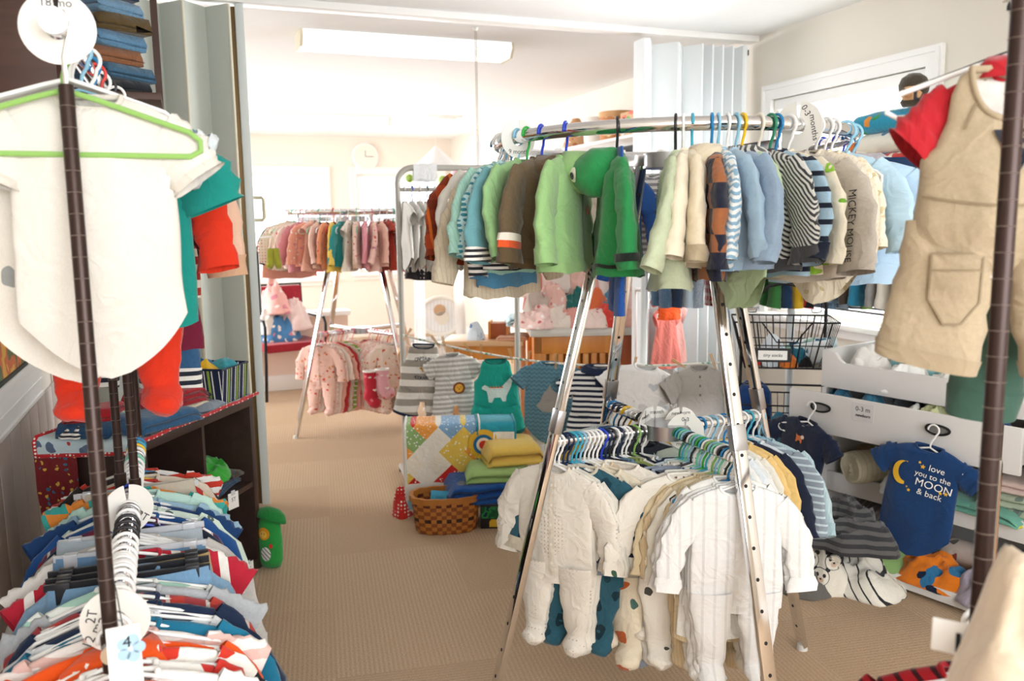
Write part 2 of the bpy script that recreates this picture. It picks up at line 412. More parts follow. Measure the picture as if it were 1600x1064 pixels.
def cut(kind, v=0):
    """list of (part name, mesh, role) for one cut of garment; v varies the folds"""
    key = (kind, v)
    if key in _CUT: return _CUT[key]
    rnd = random.Random(hash(kind) % 1000 if False else sum(map(ord, kind))*7+v*31); sd = rnd.uniform(1, 90); out = []
    G = dict(
        tee=dict(W=.25, HW=.255, L=.31, sl=.10, a0=1.05, a1=.75, r0=.052, r1=.05),
        top=dict(W=.25, HW=.255, L=.30, sl=.235, a0=.85, a1=.14, r0=.05, r1=.031, cuff=1),
        sweater=dict(W=.26, HW=.265, L=.29, sl=.235, a0=.85, a1=.16, r0=.056, r1=.038, cuff=1, hem=1, th=.032),
        hoodie=dict(W=.26, HW=.265, L=.29, sl=.235, a0=.8, a1=.13, r0=.058, r1=.04, cuff=1, hem=1, hood=1, th=.034),
        cardigan=dict(W=.26, HW=.28, L=.32, sl=.24, a0=.8, a1=.2, r0=.056, r1=.04, placket=1, th=.03),
        bodysuit=dict(W=.235, HW=.235, L=.40, sl=.085, a0=1.1, a1=.8, r0=.046, r1=.042, bottom='suit', cuff=1),
        longsuit=dict(W=.235, HW=.235, L=.40, sl=.22, a0=.8, a1=.12, r0=.046, r1=.03, bottom='suit', cuff=1),
        gown=dict(W=.25, HW=.32, L=.50, sl=.24, a0=.8, a1=.15, r0=.05, r1=.032, cuff=1, rip=.011),
        sleeper=dict(W=.235, HW=.235, L=.33, sl=.235, a0=.8, a1=.1, r0=.047, r1=.031, bottom='hip', cuff=1, legs='foot', placket=1),
        romper=dict(W=.235, HW=.25, L=.27, sl=.085, a0=1.1, a1=.75, r0=.046, r1=.046, bottom='hip', legs='short'),
        tankromper=dict(W=.235, HW=.25, L=.29, top='tank', bottom='hip', legs='short'),
        overalls=dict(W=.245, HW=.27, L=.25, top='tank', bottom='hip', legs='overall', th=.034),
        dress=dict(W=.23, HW=.38, L=.37, sl=.07, a0=1.0, a1=.6, r0=.044, r1=.05, rip=.016),
        trousers=dict(W=.2, HW=.235, L=.13, top='waist', bottom='hip', legs='long'),
        shorts=dict(W=.21, HW=.25, L=.13, top='waist', bottom='hip', legs='short'),
        skirt=dict(W=.19, HW=.33, L=.22, top='waist', rip=.016),
    )[kind]
    g = dict(sl=0, a0=.8, a1=.1, r0=.05, r1=.035, cuff=0, hem=0, hood=0, placket=0, legs=None, bottom='hem', top='neck', th=.021, rip=.008)
    g.update(G)
    rows = body_rows(g['W'], g['HW'], g['L'], g['bottom'], g['th'], g['rip'], seed=sd, top=g['top'], **(dict(neck=.047, dip=.062, nk=(1, .93, .6, .15, 0, 0)) if kind == 'overalls' else {}))
    bm = MB().grid(rows, True).mesh(kind+'_body'); out.append(('body', bm, 'main'))
    if g['top'] != 'waist':
        out.append(('neckband', MB().tube(rows[0], .0045, 6, True).mesh(kind+'_neckband'), 'trim'))
    else:
        out.append(('waistband', MB().grid(band(rows[0:3], .002), True).mesh(kind+'_waistband'), 'trim'))
    if g['hem']: out.append(('hem_band', MB().grid(band(rows[-3:], .003), True).mesh(kind+'_hem'), 'trim'))
    for side in (-1, 1):
        if g['sl']:
            x0 = g['W']/2-.024; fw = rnd.uniform(-.15, .45)
            pth = arc_path((side*x0, 0, NECK_Z-.052), g['a0']*rnd.uniform(.9, 1.1), g['a1']*rnd.uniform(.4, 1.7), g['sl'], side, fw)
            r0, r1 = g['r0'], g['r1']
            lr = loft(pth, lambda f: lerp(r0*.86, r1, sm(f*1.1)), lambda f: lerp(.016, max(.014, r1*.5), f), 18, sd+side*3, .0062)
            out.append(('sleeve', MB().grid(lr, True).mesh(kind+'_sleeve'), 'main'))
            if g['cuff']: out.append(('cuff', MB().grid(band(lr[-3:], .0022), True).mesh(kind+'_cuff'), 'trim'))
        if g['legs']:
            zl = NECK_Z-g['L']+.06; hw = g['HW']/4
            if g['legs'] == 'foot':
                dx = rnd.uniform(.0, .02); pth = [(side*(hw+.0+dx*i/9), .004*math.sin(i*.9+sd), zl-.2*i/9) for i in range(10)] + [(side*(hw+dx), -.012, zl-.215), (side*(hw+dx), -.03, zl-.226), (side*(hw+dx), -.052, zl-.23), (side*(hw+dx), -.07, zl-.228)]
                lr = loft(pth, lambda f: lerp(hw*1.0, .033, sm(f*1.4)) if f < .9 else .033*max(.25, (1.03-f)/.13), lambda f: lerp(.026, .022, f) if f < .9 else .022*max(.3, (1.03-f)/.13), 18, sd+side, .005, True)
                out.append(('leg', MB().grid(lr, True, False, True).mesh(kind+'_leg'), 'main'))
            else:
                ll, r1, sp = dict(short=(.125, .066, .028), overall=(.165, .073, .03), long=(.27, .05, .012))[g['legs']]
                pth = [(side*(hw+.002+sp*i/9), .004*math.sin(i+sd), zl-ll*i/9) for i in range(10)]
                lr = loft(pth, lambda f: lerp(hw*1.02, r1, f), lambda f: lerp(.026, .03, f), 20, sd+side, .004)
                out.append(('leg', MB().grid(lr, True).mesh(kind+'_leg'), 'main'))
                out.append(('leg_cuff', MB().grid(band(lr[-2:], .002), True).mesh(kind+'_legcuff'), 'trim'))
    if g['placket']:
        z0, z1 = NECK_Z-.02, NECK_Z-g['L']*.93
        pm = poly_mesh([(-.007, z0), (-.007, lerp(z0, z1, .33)), (-.007, lerp(z0, z1, .66)), (-.007, z1), (.007, z1), (.007, lerp(z0, z1, .66)), (.007, lerp(z0, z1, .33)), (.007, z0)], 1)
        pm = bpy.data.meshes.new('placket'); zs = [lerp(z0, z1, i/24) for i in range(25)]
        pm.from_pydata([(sx*.0075, 0, z) for z in zs for sx in (-1, 1)], [], [(2*i, 2*i+1, 2*i+3, 2*i+2) for i in range(24)])
        out.append(('placket', onto(pm, bm, lift=.003), 'trim'))
        for i in range(5):
            z = lerp(z0, z1, (i+.5)/5.2); out.append(('button', onto(poly_mesh(ell(0, z, .0045, .0045, 10), 2), bm, lift=.0055), 'button'))
    if g['hood']:
        hr = []
        for j in range(9):
            t = j/8; zc = NECK_Z+.012-.11*t; ww = .062*math.sin(PI*(.16+.72*t))+.02; dd = .035+.03*math.sin(PI*t)
            hr.append([(ww*math.cos(a)*(1+.08*nz(math.cos(a)*2, math.sin(a)*2, t*4+sd)), -.012-dd*.45+dd*math.sin(a)*(.9+.15*nz(a, t*5, sd)), zc+.022*math.cos(a)*nz(a*.5, t*3, sd)) for a in (2*PI*i/22 for i in range(22))])
        out.append(('hood', MB().grid(hr, True, True, True).mesh(kind+'_hood'), 'main'))
        zz = [(.0, -.002, NECK_Z-.05)]
    _CUT[key] = out
    return out
HNG = {}
def hanger_mesh(kind='tube', w=.135):
    key = (kind, w)
    if key in HNG: return HNG[key]
    mb = MB(); c = Vector((0, 0, -.0185)); r = .0195
    hook = [c+Vector((math.sin(a)*r, 0, math.cos(a)*r)) for a in (R(-100+i*20) for i in range(13))]
    hook = hook[::1] + [Vector((.0105, 0, -.044)), Vector((.003, 0, -.056)), Vector((0, 0, -.068)), Vector((0, 0, -.082))]
    mb.tube(hook, .0032, 8)
    hk = mb.mesh('hook')
    mb = MB()
    if kind == 'tube':
        top = [(-w, 0, -.126), (-w*.6, 0, -.108), (-w*.25, 0, -.092), (0, 0, -.082), (w*.25, 0, -.092), (w*.6, 0, -.108), (w, 0, -.126)]
        loop = top + [(w+.012, 0, -.136), (w+.012, 0, -.148), (w, 0, -.155), (0, 0, -.155), (-w, 0, -.155), (-w-.012, 0, -.148), (-w-.012, 0, -.136)]
        mb.tube(loop, .0034, 8, True)
    else:                                                     # clip hanger
        mb.tube([(0, 0, -.08), (0, 0, -.09)], .004, 8)
        mb.box((-w, -.003, -.098), (w, .003, -.086))
    HNG[key] = (hk, mb.mesh('arms', 'auto'))
    return HNG[key]
def hanger(loc, rz, col, label, group, kind='tube', w=.135, sc=1, sy=1):
    hk, ar = hanger_mesh(kind, w); m = clearp() if col == 'clear' else plastic(col)
    e = empty('clip_hanger' if kind == 'clip' else 'clothes_hanger', label, 'hanger', loc, rz, group, sc)
    a = link('hook', hk, STEEL if col == 'clear' else m, e); link('arms', ar, m, e)
    if kind == 'clip':
        if 'clip' not in HNG: HNG['clip'] = MB().box((-.012, -.009, -.122), (.012, .009, -.084)).mesh('clip', 'auto', .002)
        for s in (-1, 1): o = link('clip', HNG['clip'], m, e); o.location.x = s*(w-.03)
    return e
CATS = dict(tee='t-shirt', top='top', sweater='sweater', hoodie='hoodie', cardigan='cardigan', bodysuit='bodysuit', longsuit='bodysuit', gown='gown', sleeper='sleeper', romper='romper', tankromper='romper', overalls='overalls', dress='dress', trousers='trousers', shorts='shorts', skirt='skirt')
NAMES = dict(tee='baby_shirt', top='long_sleeved_shirt', sweater='baby_sweater', hoodie='hooded_jacket', cardigan='cardigan', bodysuit='bodysuit', longsuit='long_sleeved_bodysuit', gown='baby_gown', sleeper='footed_sleeper', romper='romper', tankromper='sleeveless_romper', overalls='overalls', dress='baby_dress', trousers='trousers', shorts='shorts', skirt='skirt')
def garment(kind, v, loc, rz, main, label, group=None, trim=None, button=None, sc=1, tilt=(0, 0), skip=()):
    e = empty(NAMES[kind], label, CATS[kind], loc, rz, group, sc)
    e.rotation_euler = (tilt[0], tilt[1], rz); host = None
    for nm, me, role in cut(kind, v):
        if nm in skip: continue
        m = main if role == 'main' else (trim or main) if role == 'trim' else (button or plastic('#efe9dc'))
        par = e
        if nm in ('cuff', 'leg_cuff', 'button') and host: par = host
        o = link(nm, me, m, par)
        if nm in ('sleeve', 'leg', 'placket'): host = o
    return e
def decal(root, name, me, mat, body='body', lift=.003, dx=0, dz=0, ang=0, side=-1):
    b = [c for c in root.children if c.name.split('.')[0] == body][0]
    return link(name, onto(me, b.data, dx, dz, ang, lift, side), mat, root)
# cloth that is folded, rolled or thrown down
def folded_mesh(w, d, h, layers=2, seed=0, n=12):
    """a garment folded in layers: rounded fold towards -Y, loose edges at the back"""
    key = ('folded', w, d, h, layers, seed)
    if key in _CUT: return _CUT[key]
    prof = []; lt = h/layers
    for k in range(layers):
        z0 = k*lt+.0008
        prof += [(d/2, z0), (d*.2, z0), (-d*.25, z0), (-d/2+lt*.5, z0+lt*.03), (-d/2, z0+lt*.3), (-d/2, z0+lt*.62), (-d/2+lt*.5, z0+lt*.93), (-d*.2, z0+lt*.97), (d*.2, z0+lt*.97), (d/2, z0+lt*.95)]
    rows = []
    for i in range(n+1):
        t = i/n; x = -w/2+w*t; e = min(1, 6*min(t, 1-t)+.45)
        zc = h/2
        rows.append([(x+.012*nz(y*9, z*30, seed), y*(1-.03*(1-e))+.012*nz(x*8, z*25, seed+5), max(0, zc*0+z*e+.010*nz(x*9, y*9, seed+2)*min(1, z/max(h*.4, .001)))) for y, z in prof])
    me = MB().grid(rows, False, True, True).mesh('folded'); _CUT[key] = me
    return me
def crumple_mesh(rx, ry, h, seed=0, n=26, rough=1.0, edge=.35):
    """a thrown-down cloth: a dome of ridged folds with a wandering edge"""
    key = ('crumple', rx, ry, h, seed, rough)
    if key in _CUT: return _CUT[key]
    rows = []; m = 40
    for j in range(n):
        t = j/(n-1); rr = []
        for i in range(m):
            a = 2*PI*i/m; ca, sa = math.cos(a), math.sin(a)
            e = 1+edge*nz(ca*1.4+seed, sa*1.4, seed*.7)
            x, y = ca*t*rx*e, sa*t*ry*e
            rg = 1-abs(nz(x*14+seed, y*14, seed*1.3))*2.2; rg2 = 1-abs(nz(x*31, y*31+seed, seed))*2
            fall = (1-t**2.6)
            z = h*fall*(.55+.45*nz(x*7, y*7, seed+9)+rough*.28*rg)+rough*.10*h*rg2*min(1, (1-t)*4)
            rr.append((x+.012*nz(x*20, y*20, seed+4), y+.012*nz(x*20, y*20, seed+6), max(.001, z+.004)))
        rows.append(rr)
    rows.append([(q[0]*.97, q[1]*.97, 0) for q in rows[-1]])
    me = MB().grid(rows, True).mesh('crumpled'); _CUT[key] = me
    return me
def roll_mesh(L, r, seed=0):
    key = ('roll', L, r, seed)
    if key in _CUT: return _CUT[key]
    rows = []; m = 40
    for i in range(15):
        t = i/14; x = -L/2+L*t; ee = 1-.10*(abs(2*t-1)**6)
        rows.append([(x+.006*nz(a, t*3, seed), math.cos(a)*r*ee*(1+.05*nz(math.cos(a)*2, t*6, seed)), math.sin(a)*r*.82*ee*(1+.07*nz(math.sin(a)*2, t*6, seed+2))) for a in (2*PI*q/m for q in range(m))])
    for sgn in (0, 1):                                         # the spiral end sinks in steps
        base = rows[-1] if sgn else rows[0]; add = []
        for q in (.93, .78, .74, .55, .5, .3, .25, .05):
            dx = (.008 if int(q*100) in (78, 55, 30) else -.002)*(-1 if sgn else 1)
            add.append([(b[0]+dx, b[1]*q, b[2]*q) for b in base])
        rows = rows+add if sgn else add[::-1]+rows
    me = MB().grid(rows, True, True, True).mesh('roll'); _CUT[key] = me
    return me
def lay(name, me, mat, label, cat, loc, rz=0, group=None, rot=None, sc=1):
    o = link(name, me, mat); o.location = loc; o.rotation_euler = rot if rot else (0, 0, rz)
    if sc != 1: o.scale = sc if isinstance(sc, (tuple, list)) else (sc,)*3
    return tag(o, label, cat, group)
def divider(loc, rz, text, label, group, r=.047, tilt=0, size=.016, spots=None):
    """round size divider that slips over a rail: hole, slit and hand lettering; the disc faces local -Y"""
    key = ('disc', r)
    if key not in _CUT:
        n = 40; rows = []
        for rr, y in ((.017, -.001), (r, -.001), (r, .001), (.017, .001), (.017, -.001)):
            rows.append([(rr*math.cos(a), y, rr*math.sin(a)) for a in (R(96)+R(348)*q/n for q in range(n+1))])
        _CUT[key] = MB().grid(rows).mesh('disc', 'auto')
    e = empty('size_divider', label, 'size divider', loc, rz, group); e.rotation_euler = (0, tilt, rz)
    link('disc', _CUT[key], plain('divider_plastic', '#eceae4', .4), e)
    spots = spots or [(t_, 90-180*i, 0) for i, t_ in enumerate(text if isinstance(text, (list, tuple)) else [text]) if t_]
    for tx, pos, turn in spots:
        for side in (-1, 1):
            o = put_text(tx, size, INK, e, (-side*r*.67*math.cos(R(pos)), side*.0016, r*.67*math.sin(R(pos))))
            o.matrix_local = Matrix.Translation(o.location) @ Matrix.Rotation(0 if side < 0 else PI, 4, 'Z') @ Matrix.Rotation(R(turn), 4, 'Y')
    return e
def px_of(p):
    q = Vector(p)-ORG
    z = q.dot(CF); return 800+FPX*q.dot(CR)/z, 532-FPX*q.dot(CU)/z
# ------------------------------------------------------------------ the room
CEIL, XL, XR, YP, YF, YB, XFL = 2.44, -.62, 3.15, 4.25, 10.4, -2.1, -2.6
wallm = plain('cream_wall_paint', '#e3dcd0', .85, noise_amt=.04, scale=3, bump=.05)
peach = plain('peach_wall_paint', '#efe5da', .85, noise_amt=.03, scale=3)
ceilm = plain('white_ceiling_paint', '#f5f5f4', .9, noise_amt=.03, scale=14, bump=.08)
def carpet():
    t = NT('tan_carpet_tiles'); tc = t.n('ShaderNodeTexCoord'); V = tc.outputs['Object']
    mp = t.n('ShaderNodeMapping'); mp.inputs['Rotation'].default_value = (0, 0, R(8)); t.l(V, mp.inputs['Vector']); V = mp.outputs[0]
    fl = t.n('ShaderNodeVectorMath', operation='SCALE'); fl.inputs['Scale'].default_value = 2.0; t.l(V, fl.inputs[0])
    f2 = t.n('ShaderNodeVectorMath', operation='FLOOR'); t.l(fl.outputs[0], f2.inputs[0])
    wn = t.n('ShaderNodeTexWhiteNoise', noise_dimensions='2D'); t.l(f2.outputs[0], wn.inputs['Vector'])
    sp = t.n('ShaderNodeSeparateXYZ'); t.l(V, sp.inputs[0])
    n1 = t.n('ShaderNodeTexNoise', i_Scale=170.0, i_Detail=3.0); t.l(V, n1.inputs['Vector'])
    n2 = t.n('ShaderNodeTexNoise', i_Scale=2.2, i_Detail=3.0); t.l(V, n2.inputs['Vector'])
    wx = t.math('SINE', t.math('MULTIPLY', sp.outputs[0], 420.0)); wy = t.math('SINE', t.math('MULTIPLY', sp.outputs[1], 420.0))
    rib = t.n('ShaderNodeMix'); rib.data_type = 'FLOAT'; t.l(t.math('GREATER_THAN', wn.outputs[0], .5), rib.inputs[0]); t.l(wx, rib.inputs[2]); t.l(wy, rib.inputs[3])
    h = t.math('ADD', t.math('MULTIPLY', rib.outputs[0], .10), n1.outputs[0])
    c = t.mix(h, srgb('#957b62'), srgb('#dcc3a6')); c = t.mix(t.math('MULTIPLY', n2.outputs[0], .45), c, srgb('#bd9f80')); 
    c2 = t.mix(t.math('MULTIPLY', wn.outputs[0], .16), c, srgb('#93765a'))
    t.l(c2, t.b.inputs['Base Color']); t.b.inputs['Roughness'].default_value = .95; t.b.inputs['Specular IOR Level'].default_value = .1
    bp = t.n('ShaderNodeBump', i_Strength=.6, i_Distance=.004); t.l(h, bp.inputs['Height']); t.l(bp.outputs[0], t.b.inputs['Normal'])
    return t.m
struct('floor', MB().box((XFL-.1, YB-.1, -.06), (XR+.1, YF+.1, 0)), carpet())
struct('ceiling', MB().box((XFL-.1, YB-.1, CEIL), (XR+.1, YF+.1, CEIL+.06)), ceilm)
def wall(name, axis, pos, th, u0, u1, holes, mat, z1=CEIL):
    mb = MB(); us = sorted({u0, u1, *[h[0] for h in holes], *[h[1] for h in holes]})
    def bx(ua, ub, za, zb):
        a, b = ((pos, ua, za), (pos+th, ub, zb)) if axis == 'x' else ((ua, pos, za), (ub, pos+th, zb))
        mb.box(a, b)
    for ua, ub in zip(us, us[1:]):
        hs = [h for h in holes if h[0] <= ua and h[1] >= ub]
        if not hs: bx(ua, ub, 0, z1)
        else: bx(ua, ub, 0, hs[0][2]); bx(ua, ub, hs[0][3], z1)
    return struct(name, mb, mat)
W1 = (2.98, 4.06, .86, 2.06)                                    # near window (Y, Y, z, z)
wall('wall_right', 'x', XR, .12, YB, YF, [W1, (5.6, 6.9, .9, 2.05)], wallm)
wall('wall_left', 'x', XL-.1, .1, YB, YP+.02, [], wallm)
wall('wall_back', 'y', YB-.1, .1, XL, XR, [(-.3, 2.6, .8, 2.2)], wallm)  # unseen wall; its opening is added to go with the rear fill light
wall('wall_far', 'y', YF, .12, XFL, XR, [(-1.9, 1.55, .75, 2.0), (1.95, 3.0, .8, 2.0)], peach)
wall('wall_far_side', 'x', XFL-.1, .1, YP, YF, [(6.0, 9.2, .8, 2.1)], peach)
wall('wall_low', 'y', 7.3, .12, XFL, 1.25, [], plain('pink_wainscot', '#e8cfc0', .7), .62)
struct('trim_1', MB().box((XFL, 7.24, .62), (1.27, 7.46, .66)), WHITEP, bevel=.008)
struct('baseboard_far', MB().box((XFL, 7.275, 0), (1.26, 7.3, .13)), WHITEP, bevel=.006)
wall('wall_behind_partition', 'y', YP, .08, XFL, XL, [], wallm)
def window(n, axis, pos, u0, u1, z0, z1, face, th=.1, tw=.085, blind=False, mull=0):
    """frame, pane, sill and trim around one opening; face = side of the wall that looks into the room"""
    def A(u, w, z): return (w, u, z) if axis == 'x' else (u, w, z)
    def bx(mb, ua, ub, wa, wb, za, zb): mb.box(A(ua, min(wa, wb), za), A(ub, max(wa, wb), zb)); return mb
    fr = MB(); d = pos+face*.022; e = pos-face*th
    for (ua, ub, za, zb) in ((u0-tw, u0, z0, z1), (u1, u1+tw, z0, z1), (u0-tw, u1+tw, z1, z1+tw), (u0-tw, u1+tw, z0-tw, z0)): bx(fr, ua, ub, pos, d, za, zb)
    for (ua, ub, za, zb) in ((u0-tw+.012, u0-tw+.03, z0, z1+tw-.03), (u1+tw-.03, u1+tw-.012, z0, z1+tw-.03), (u0-tw+.012, u1+tw-.012, z1+tw-.03, z1+tw-.012)): bx(fr, ua, ub, d, d+face*.008, za, zb)
    o = struct('window_%d' % n, fr, WHITEP)
    sa = MB(); k = pos-face*.05
    for (ua, ub, za, zb) in ((u0, u0+.04, z0+.04, z1-.04), (u1-.04, u1, z0+.04, z1-.04), (u0, u1, z1-.04, z1), (u0, u1, z0, z0+.04)): bx(sa, ua, ub, k-.02, k+.02, za, zb)
    for q in range(mull): um = lerp(u0, u1, (q+1)/(mull+1)); bx(sa, um-.02, um+.02, k-.02, k+.02, z0+.04, z1-.04)
    part('sash', sa, WHITEP, o)
    part('pane', bx(MB(), u0+.02, u1-.02, k-.002, k+.002, z0+.02, z1-.02), glassm(), o)
    part('sill', bx(MB(), u0-tw-.02, u1+tw+.02, pos, pos+face*.06, z0-tw*.45, z0-tw*.1), WHITEP, o, bevel=.006)
    if blind:
        bl = MB(); m = int((z1-z0-.07)/.024)
        for q in range(m):
            z = z1-.075-q*.024; s0, s1 = pos-face*.012, pos-face*.036
            k0 = len(bl.v); bl.v += [Vector(A(u0+.01, s0, z+.008)), Vector(A(u1-.01, s0, z+.008)), Vector(A(u1-.01, s1, z-.008)), Vector(A(u0+.01, s1, z-.008))]; bl.f.append((k0, k0+1, k0+2, k0+3))
        part('blind_slats', bl, sheerm('white_blind', '#f7f7f5', .75), o)
        part('blind_headrail', bx(MB(), u0+.005, u1-.005, pos-.0*face, pos-face*.045, z1-.06, z1-.004), WHITEP, o, bevel=.004)
    return o
window(1, 'x', XR, *W1, -1, blind=True)
window(2, 'y', YF, -1.9, 1.55, .75, 2.0, -1, mull=2)
window(3, 'y', YF, 1.95, 3.0, .8, 2.0, -1, mull=0)
window(4, 'x', XFL, 6.0, 9.2, .8, 2.1, 1, mull=2)
window(5, 'x', XR, 5.6, 6.9, .9, 2.05, -1, mull=0)
# wainscot and chair rail on the side wall
mb = MB()
for i in range(34): y = YB+i*.19; mb.box((XL, y+.004, .0), (XL+.012, y+.186, .70))
struct('trim_2', mb, plain('greige_wainscot', '#b9aaa2', .6, noise_amt=.12, scale=5), bevel=.003)
mb = MB().box((XL, YB, .715), (XL+.016, YP-.35, .86)).box((XL, YB, .86), (XL+.034, YP-.35, .885)).box((XL, YB, .84), (XL+.026, YP-.35, .86)).box((XL, YB, .775), (XL+.02, YP-.35, .785)).box((XL, YB, .715), (XL+.024, YP-.35, .73))
struct('trim_3', mb, WHITEP, bevel=.003)
struct('baseboard_right', MB().box((XR-.018, YB, 0), (XR, YF, .12)), WHITEP, bevel=.005)

# ceiling track and folding partitions
struct('trim_4', MB().box((XL, YP-.045, CEIL-.035), (XR, YP+.045, CEIL)), WHITEP, bevel=.004)
vin = plain('grey_green_vinyl', '#ccd1c8', .5, noise_amt=.04, scale=40, bump=.1)
cap = plain('ivory_vinyl_strip', '#dcd8c4', .45)
fp = empty('folding_partition', 'grey-green folding partition of tall zigzag vinyl panels beside the bookcase', 'folding partition', (0, YP, 0))
xs = [.235-.098*i for i in range(12)]
pts = [(x, (.055 if i % 2 else -.055)) for i, x in enumerate(xs)]
pts = [p for p in pts if p[0] > XL+.01]
for (xa, ya), (xb, yb) in zip(pts, pts[1:]):
    u = Vector((xb-xa, yb-ya, 0)); L = u.length; M = Matrix.Translation((xa, ya, 0)) @ Matrix.Rotation(math.atan2(u.y, u.x), 4, 'Z')
    part('panel', MB().box((.004, -.005, .02), (L-.004, .005, CEIL-.045), M), vin, fp, bevel=.002)
for x, y in pts: part('hinge_strip', MB().tube([(x, y, .02), (x, y, CEIL-.05)], .007, 8), cap, fp)
part('lead_post', MB().box((.262, -.05, .02), (.30, .05, CEIL-.04)), plain('pale_post', '#cfd6d3', .4), fp, bevel=.004)
part('latch_channel', MB().box((.243, -.02, .02), (.262, .02, CEIL-.05)), plain('brass_channel', '#5c4522', .4, .6), fp)
h = P(414, 326, PY(414, 326, YP-.02).y); z1_, z0_ = PY(417, 309, YP).z, PY(417, 344, YP).z
part('pull_handle', MB().tube([(.30, -.03, z1_), (.335, -.03, z1_), (.345, -.03, z1_-.01), (.345, -.03, z0_+.01), (.335, -.03, z0_), (.30, -.03, z0_)], .0085, 8), plain('beige_handle', '#cfc6a8', .4), fp)
za, zb = PY(420, 392, YP).z, PY(420, 490, YP).z
part('strike_plate', MB().box((.30, -.05, zb), (.306, .035, za)), BLACKM, fp)
part('strike_face', MB().box((.304, -.035, zb+.01), (.312, .02, za-.01)), WHITEP, fp)
fp2 = empty('folding_partition', 'white folding partition pushed back into a tight stack beside the sunny window', 'folding partition', (0, YP, 0))
wv = plain('white_vinyl', '#e9edee', .45)
xs = [2.42, 2.50, 2.60, 2.70] + [2.76+.034*i for i in range(9)]
pts = [(x, (.06 if i % 2 else -.06)) for i, x in enumerate(xs)]
for (xa, ya), (xb, yb) in zip(pts, pts[1:]):
    u = Vector((xb-xa, yb-ya, 0)); L = u.length; M = Matrix.Translation((xa, ya, 0)) @ Matrix.Rotation(math.atan2(u.y, u.x), 4, 'Z')
    part('panel', MB().box((.002, -.004, .02), (L-.002, .004, CEIL-.07), M), wv, fp2)
part('lead_post', MB().box((2.385, -.06, .02), (2.425, .06, CEIL-.06)), wv, fp2, bevel=.004)
part('lead_post', MB().box((3.035, -.06, .02), (3.06, .06, CEIL-.06)), wv, fp2, bevel=.003)
part('top_catch', MB().box((3.06, -.03, 2.33), (3.09, .0, 2.36)), BLACKM, fp2)

# ceiling lamps, pull cord, vent
def fixture(x0, x1, y, label):
    e = empty('ceiling_light', label, 'ceiling light', ((x0+x1)/2, y, CEIL)); L = x1-x0
    prof = [(-.115, 0), (-.122, -.035), (-.085, -.082), (.085, -.082), (.122, -.035), (.115, 0)]
    rows = [[(x, py, pz) for py, pz in prof] for x in (-L/2+.012, L/2-.012)]
    t = NT('lamp_diffuser'); t.b.inputs['Base Color'].default_value = (.9, .91, .93, 1); t.b.inputs['Roughness'].default_value = .35
    t.b.inputs['Emission Color'].default_value = (1, .99, .97, 1); t.b.inputs['Emission Strength'].default_value = .35
    part('diffuser', MB().grid(rows), t.m, e, smooth=False)
    part('base_plate', MB().box((-L/2, -.1, -.012), (L/2, .1, 0)), WHITEP, e)
    for s in (-1, 1):
        poly = [(p[0]*1.03, p[1]*1.03-.001) for p in prof]; mb = MB(); k = len(mb.v)
        M = Matrix.Translation((s*(L/2-.006), 0, 0)) @ Matrix.Rotation(PI/2, 4, 'Z')
        mb.prism(poly, -.007, .007, M); part('end_cap', mb, plain('ivory_end_cap', '#ded4bb', .5), e)
    return e
fixture(.63, 1.86, 4.92, 'white fluorescent wraparound lamp with ivory end caps close to the folding track')
fixture(.1, 1.94, 8.55, 'white fluorescent lamp further back in the bright far room')
q = PZ(743, 43, CEIL)
e = empty('pull_cord', 'beaded pull cord hanging from the ceiling beside the fluorescent lamp', 'pull cord', q)
part('ceiling_cup', MB().lathe([(.004, 0), (.016, 0), (.013, -.015), (.004, -.018)], 14), WHITEP, e)
cordm = plain('bead_chain', '#9a917f', .35, .6); mb = MB()
for s in (-.004, .004): mb.tube([(s, 0, -.012), (s*.9, 0, -.4), (s, 0, -.88)], .0016, 6)
for i in range(58):
    for s in (-.004, .004): mb.lathe([(.0004, -.0028), (.0026, 0), (.0004, .0028)], 6, (s, 0, -.02-i*.0148), False)
part('bead_chain', mb, cordm, e)
part('cord_sleeve', MB().tube([(.006, 0, -.56), (.012, 0, -.62), (.012, 0, -.80), (.006, 0, -.86)], [.004, .012, .012, .004], 10), clearp(), e)
q = PZ(683, 184, CEIL)
e = empty('ceiling_vent', 'small square white vent in the far ceiling', 'vent', q)
part('frame', MB().box((-.2, -.2, -.012), (.2, .2, 0)), WHITEP, e, bevel=.003)
part('grille', MB().box((-.15, -.15, -.018), (.15, .15, -.01)), plain('vent_grey', '#d0ccc5', .6), e)
q = PY(570, 245, YF-.001)
e = empty('wall_clock', 'round white clock on the peach far wall', 'clock', q)
mb = MB().lathe([(.001, 0), (.15, 0), (.165, .012), (.165, .03), (.15, .035), (.001, .035)], 32); o = part('case', mb, WHITEP, e); o.rotation_euler = (PI/2, 0, 0)
mb = MB().lathe([(.001, .0355), (.142, .0355), (.142, .037), (.001, .037)], 32); o = part('face', mb, plain('clock_face', '#e9e4da', .6), e); o.rotation_euler = (PI/2, 0, 0)
part('hour_hand', MB().box((-.004, -.041, 0), (.004, -.039, .07)), plain('grey_hand', '#8a857c', .5), e)
part('minute_hand', MB().box((0, -.041, -.004), (.1, -.039, .004)), plain('grey_hand', '#8a857c', .5), e)

